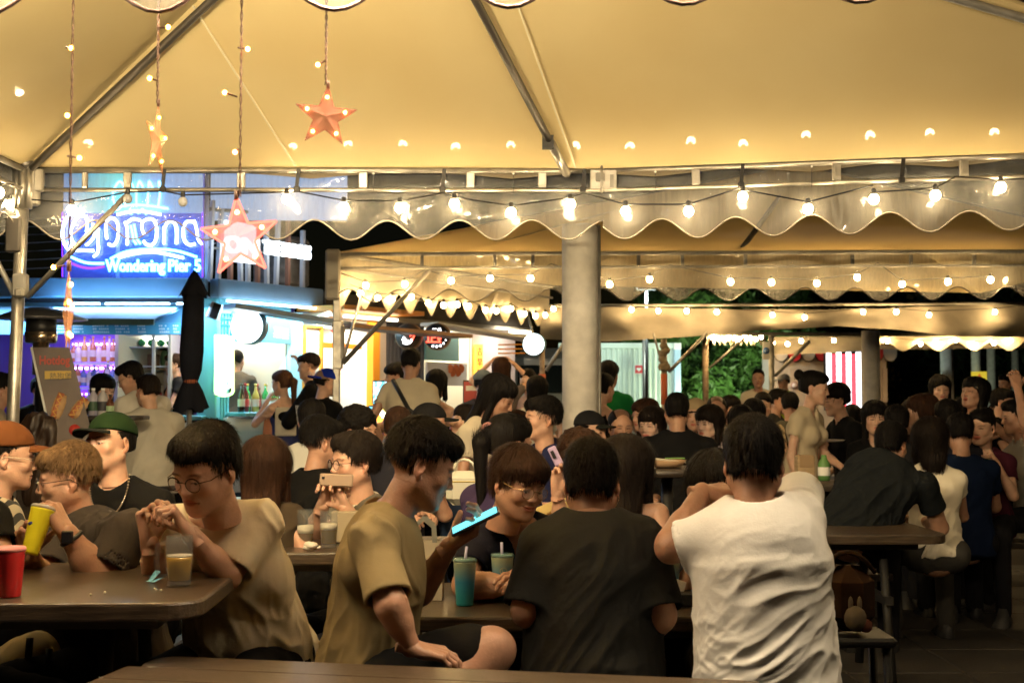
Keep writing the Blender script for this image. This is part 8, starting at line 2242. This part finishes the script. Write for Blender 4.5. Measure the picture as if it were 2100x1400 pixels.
pp(1998, 808, 9.1, 'woman looking up left with open mouth and arm stretched right', yaw=-40, hyaw=-58, pitch=-14, openm=.7, sit=False, fem=True, hair='mid', shirt=BLK, arms=('down', 'out'), tank=True, skin='tan')
pp(2013, 876, 8.2, 'laughing woman with hair tied up and a hand at her cheek', yaw=-30, hyaw=-42, fem=True, smile=1, openm=.6, hair='bun', shirt=(.05, .01, .02), arms=('table', 'chin'), skin='light')
pp(2085, 856, 8.6, 'person in a light grey tee at the right edge with an arm raised', yaw=-95, shirt=(.32, .29, .24), arms=('drink', 'up'), skin='tan')
for i, (px, py, Y, yw, fm, hr, sh, lb) in enumerate((
    (1795, 858, 8.9, -10, True, 'long', BLK, 'dark-haired woman with a hair clip looking down, behind the bent black tee'),
    (1838, 868, 8.5, 176, False, 'short', (.02, .02, .022), 'short-haired diner directly beyond the bent black tee man'),
    (1868, 852, 9.4, 172, False, 'crop', (.03, .02, .02), 'stocky diner with cropped hair beyond the long wavy hair'),
    (1890, 845, 8.8, -105, True, 'long', BLK, 'woman in profile facing left between the two groups'),
    (1942, 858, 8.3, 178, False, 'short', (.02, .02, .03), 'dark-haired diner right of the long wavy hair'),
    (1968, 888, 7.9, 176, False, 'short', (.004, .010, .035), 'diner in a dark blue tee beside the laughing woman'),
    (1976, 850, 9.3, 170, True, 'mid', BLK, 'woman with dark bob seen from behind under the stretched arm'),
    (2056, 825, 11.2, 60, False, 'short', BLK, 'dark dressed diner under the thin far columns'),
    (2062, 786, 17, -60, False, 'short', (.03, .03, .03), 'far standing man in dark clothes near the last columns'),
    (1748, 860, 10.6, 170, False, 'short', BLK, 'diner in black seated in front of the striped screen'),
    (1500, 838, 12.2, 20, True, 'mid', (.1, .08, .07), 'diner with short bob seated farther back left of the cream woman'),
    (1062, 880, 8.6, 150, True, 'mid', (.06, .04, .03), 'brown bobbed diner between the bending woman and the navy v-neck'),
    (1160, 862, 9.8, 165, False, 'short', (.012, .012, .03), 'diner in dark navy partly behind the concrete column'),
    (2000, 842, 12.5, 178, False, 'short', BLK, 'diner in black seated far back below the yellow sign'))):
    pp(px, py, Y, lb, yaw=yw, fem=fm, hair=hr, shirt=sh, sit=(Y < 16), skin=['light', 'mid', 'tan'][i % 3], hcol=['black', 'dark', 'black', 'brown'][i % 4] if fm else 'black')
# ---- at the bars
pp(212, 800, 10.0, 'woman with long dark hair at the bar ledge, facing the bespectacled man', yaw=35, hyaw=48, pitch=10, sit=False, fem=True, hair='mid', hlen=.26, shirt=BLK, skin='light', arms=('table', 'table'), sleeve=.8, res=.010)
pp(268, 775, 9.7, 'man with black glasses in a white tee standing at the bar, looking down left', yaw=-130, hyaw=-88, pitch=24, lean=12, sit=False, hair='short', glasses='black', shirt=(.62, .58, .50), pants=BLK, skin='mid', arms=('phone', 'phone'), w=1.08, res=.009)
pp(303, 802, 9.45, 'man in a pale shirt on the bar stool, right of the bespectacled man', yaw=-155, hyaw=-130, lean=4, hair='short', hcol='dark', shirt=(.50, .46, .38), skin='mid', w=1.1, fat=.3, kneeyaw=-170, res=.010)
pp(356, 748, 14.1, 'barman half hidden beside the glass fridge', yaw=-60, sit=False, hair='short', hcol='brown', shirt=(.02, .02, .02), legs=False)
pp(486, 740, 14.1, 'bartender in a grey tee with his back to the corner counter', yaw=168, sit=False, hair='crop', shirt=(.085, .075, .065), skin='tan', w=1.15)
pp(578, 786, 11.6, 'woman with a long brown ponytail, navy and white back, lifting a hand at the bar', yaw=-150, hyaw=-120, sit=False, fem=True, hair='pony', hcol='ginger', hlen=.30, shirt=(.022, .03, .11), skin='light', arms=('up', 'drink'), skirt=(.02, .028, .10), tank=True, res=.010)
_o, _J = PEOPLE[-1]
b = MB(); c = _J['neck'].lerp(_J['pelvis'], .42) + Vector((.02, -.125, 0)); b.box(c, (.19, .02, .26), cloth('white_panel', (.60, .55, .45)), rot=Matrix.Rotation(.3, 3, 'Z'), bev=.01); b.build('back_panel', None, _o)
pp(633, 752, 11.6, 'young man in a black shirt standing at the orange stall, profile to the left', yaw=-95, hyaw=-88, sit=False, hair='fade', hcol='dark', shirt=BLK, sleeve=1.8, skin='light', res=.010)
_o, _J = pp(667, 785, 11.0, 'boy in a backwards blue cap and striped-sleeve black jacket', yaw=150, hyaw=120, sit=False, hair='crop', hat={'c': (.01, .03, .35), 'rev': 1}, shirt=BLK, sleeve=1.8, skin='light')
for k in range(3):
    b = MB(); b.tube([_J['shL'] + Vector((-.05 - .012 * k, -.05, .03)), _J['shL'].lerp(_J['elL'], .5) + Vector((-.05 - .012 * k, -.045, 0)), _J['elL'] + Vector((-.045 - .012 * k, -.03, 0))], .005, M_white, n=4); b.build('sleeve_stripe', None, _o)
text(_o, 'NY', _J['HM'] @ Vector((.03, .125, .075)) + Vector((-.02, -.01, -.02)), .055, M_white, ext=.002)
pp(4, 800, 9.0, 'person in a cream shirt behind the left pole, dark hair', yaw=120, sit=False, hair='short', shirt=(.40, .33, .22), skin='mid')
pp(84, 800, 12.0, 'diner in a dark top below the patio heater, mostly hidden', yaw=60, hair='short', shirt=BLK)
# dark brown jacket hung over a chair back
q = P(78, 905, 7.4); jk = empty('jacket', q, 'dark brown leather jacket hanging over a chair behind the orange cap', 'jacket')
f = Field((-.28, -.16, -.5), (.28, .16, .30), .012); f.cone((-.10, 0, .12), (.10, 0, .10), .075, k=0); f.cone((0, 0, .08), (0, 0, -.4), .14, .15, k=.05, lat=(0, 1, 0), flat=.55)
f.cone((-.14, 0, .1), (-.17, -.02, -.3), .055, .05, k=.02); f.cone((.14, 0, .08), (.18, -.02, -.3), .055, .05, k=.02)
V, F = f.mesh(); N = normals(V, F); V = wrinkle(V, N, .03, 12, (.2, 0, 1), seed=2); M = Matrix.Translation(q)
V = V * np.array([.55, .6, .75]); o = link('jacket_body', mesh_np('jacket_body', xf(M, V).astype(np.float32), F, mats=[mat('leather_brown', (.022, .011, .006), .5, bump=.4, bscale=25, var=.2)])); setpar(o, jk)
b = MB(); b.box((q.x, q.y + .05, q.z / 2 - .1), (.34, .4, .04), M_bench); 
for s_ in (-1, 1):
    for t_ in (-1, 1): b.tube([(q.x + s_ * .18, q.y + .05 + t_ * .18, 0), (q.x + s_ * .18, q.y + .05 + t_ * .18, q.z / 2 - .1)], .014, m_leg, n=6)
b.box((q.x, q.y + .0, q.z - .3), (.26, .03, .5), M_bench); o = b.build('chair', loc=(q.x, q.y + .05, 0)); tag(o, 'dark chair under the hanging brown jacket near the left pole', 'chair')
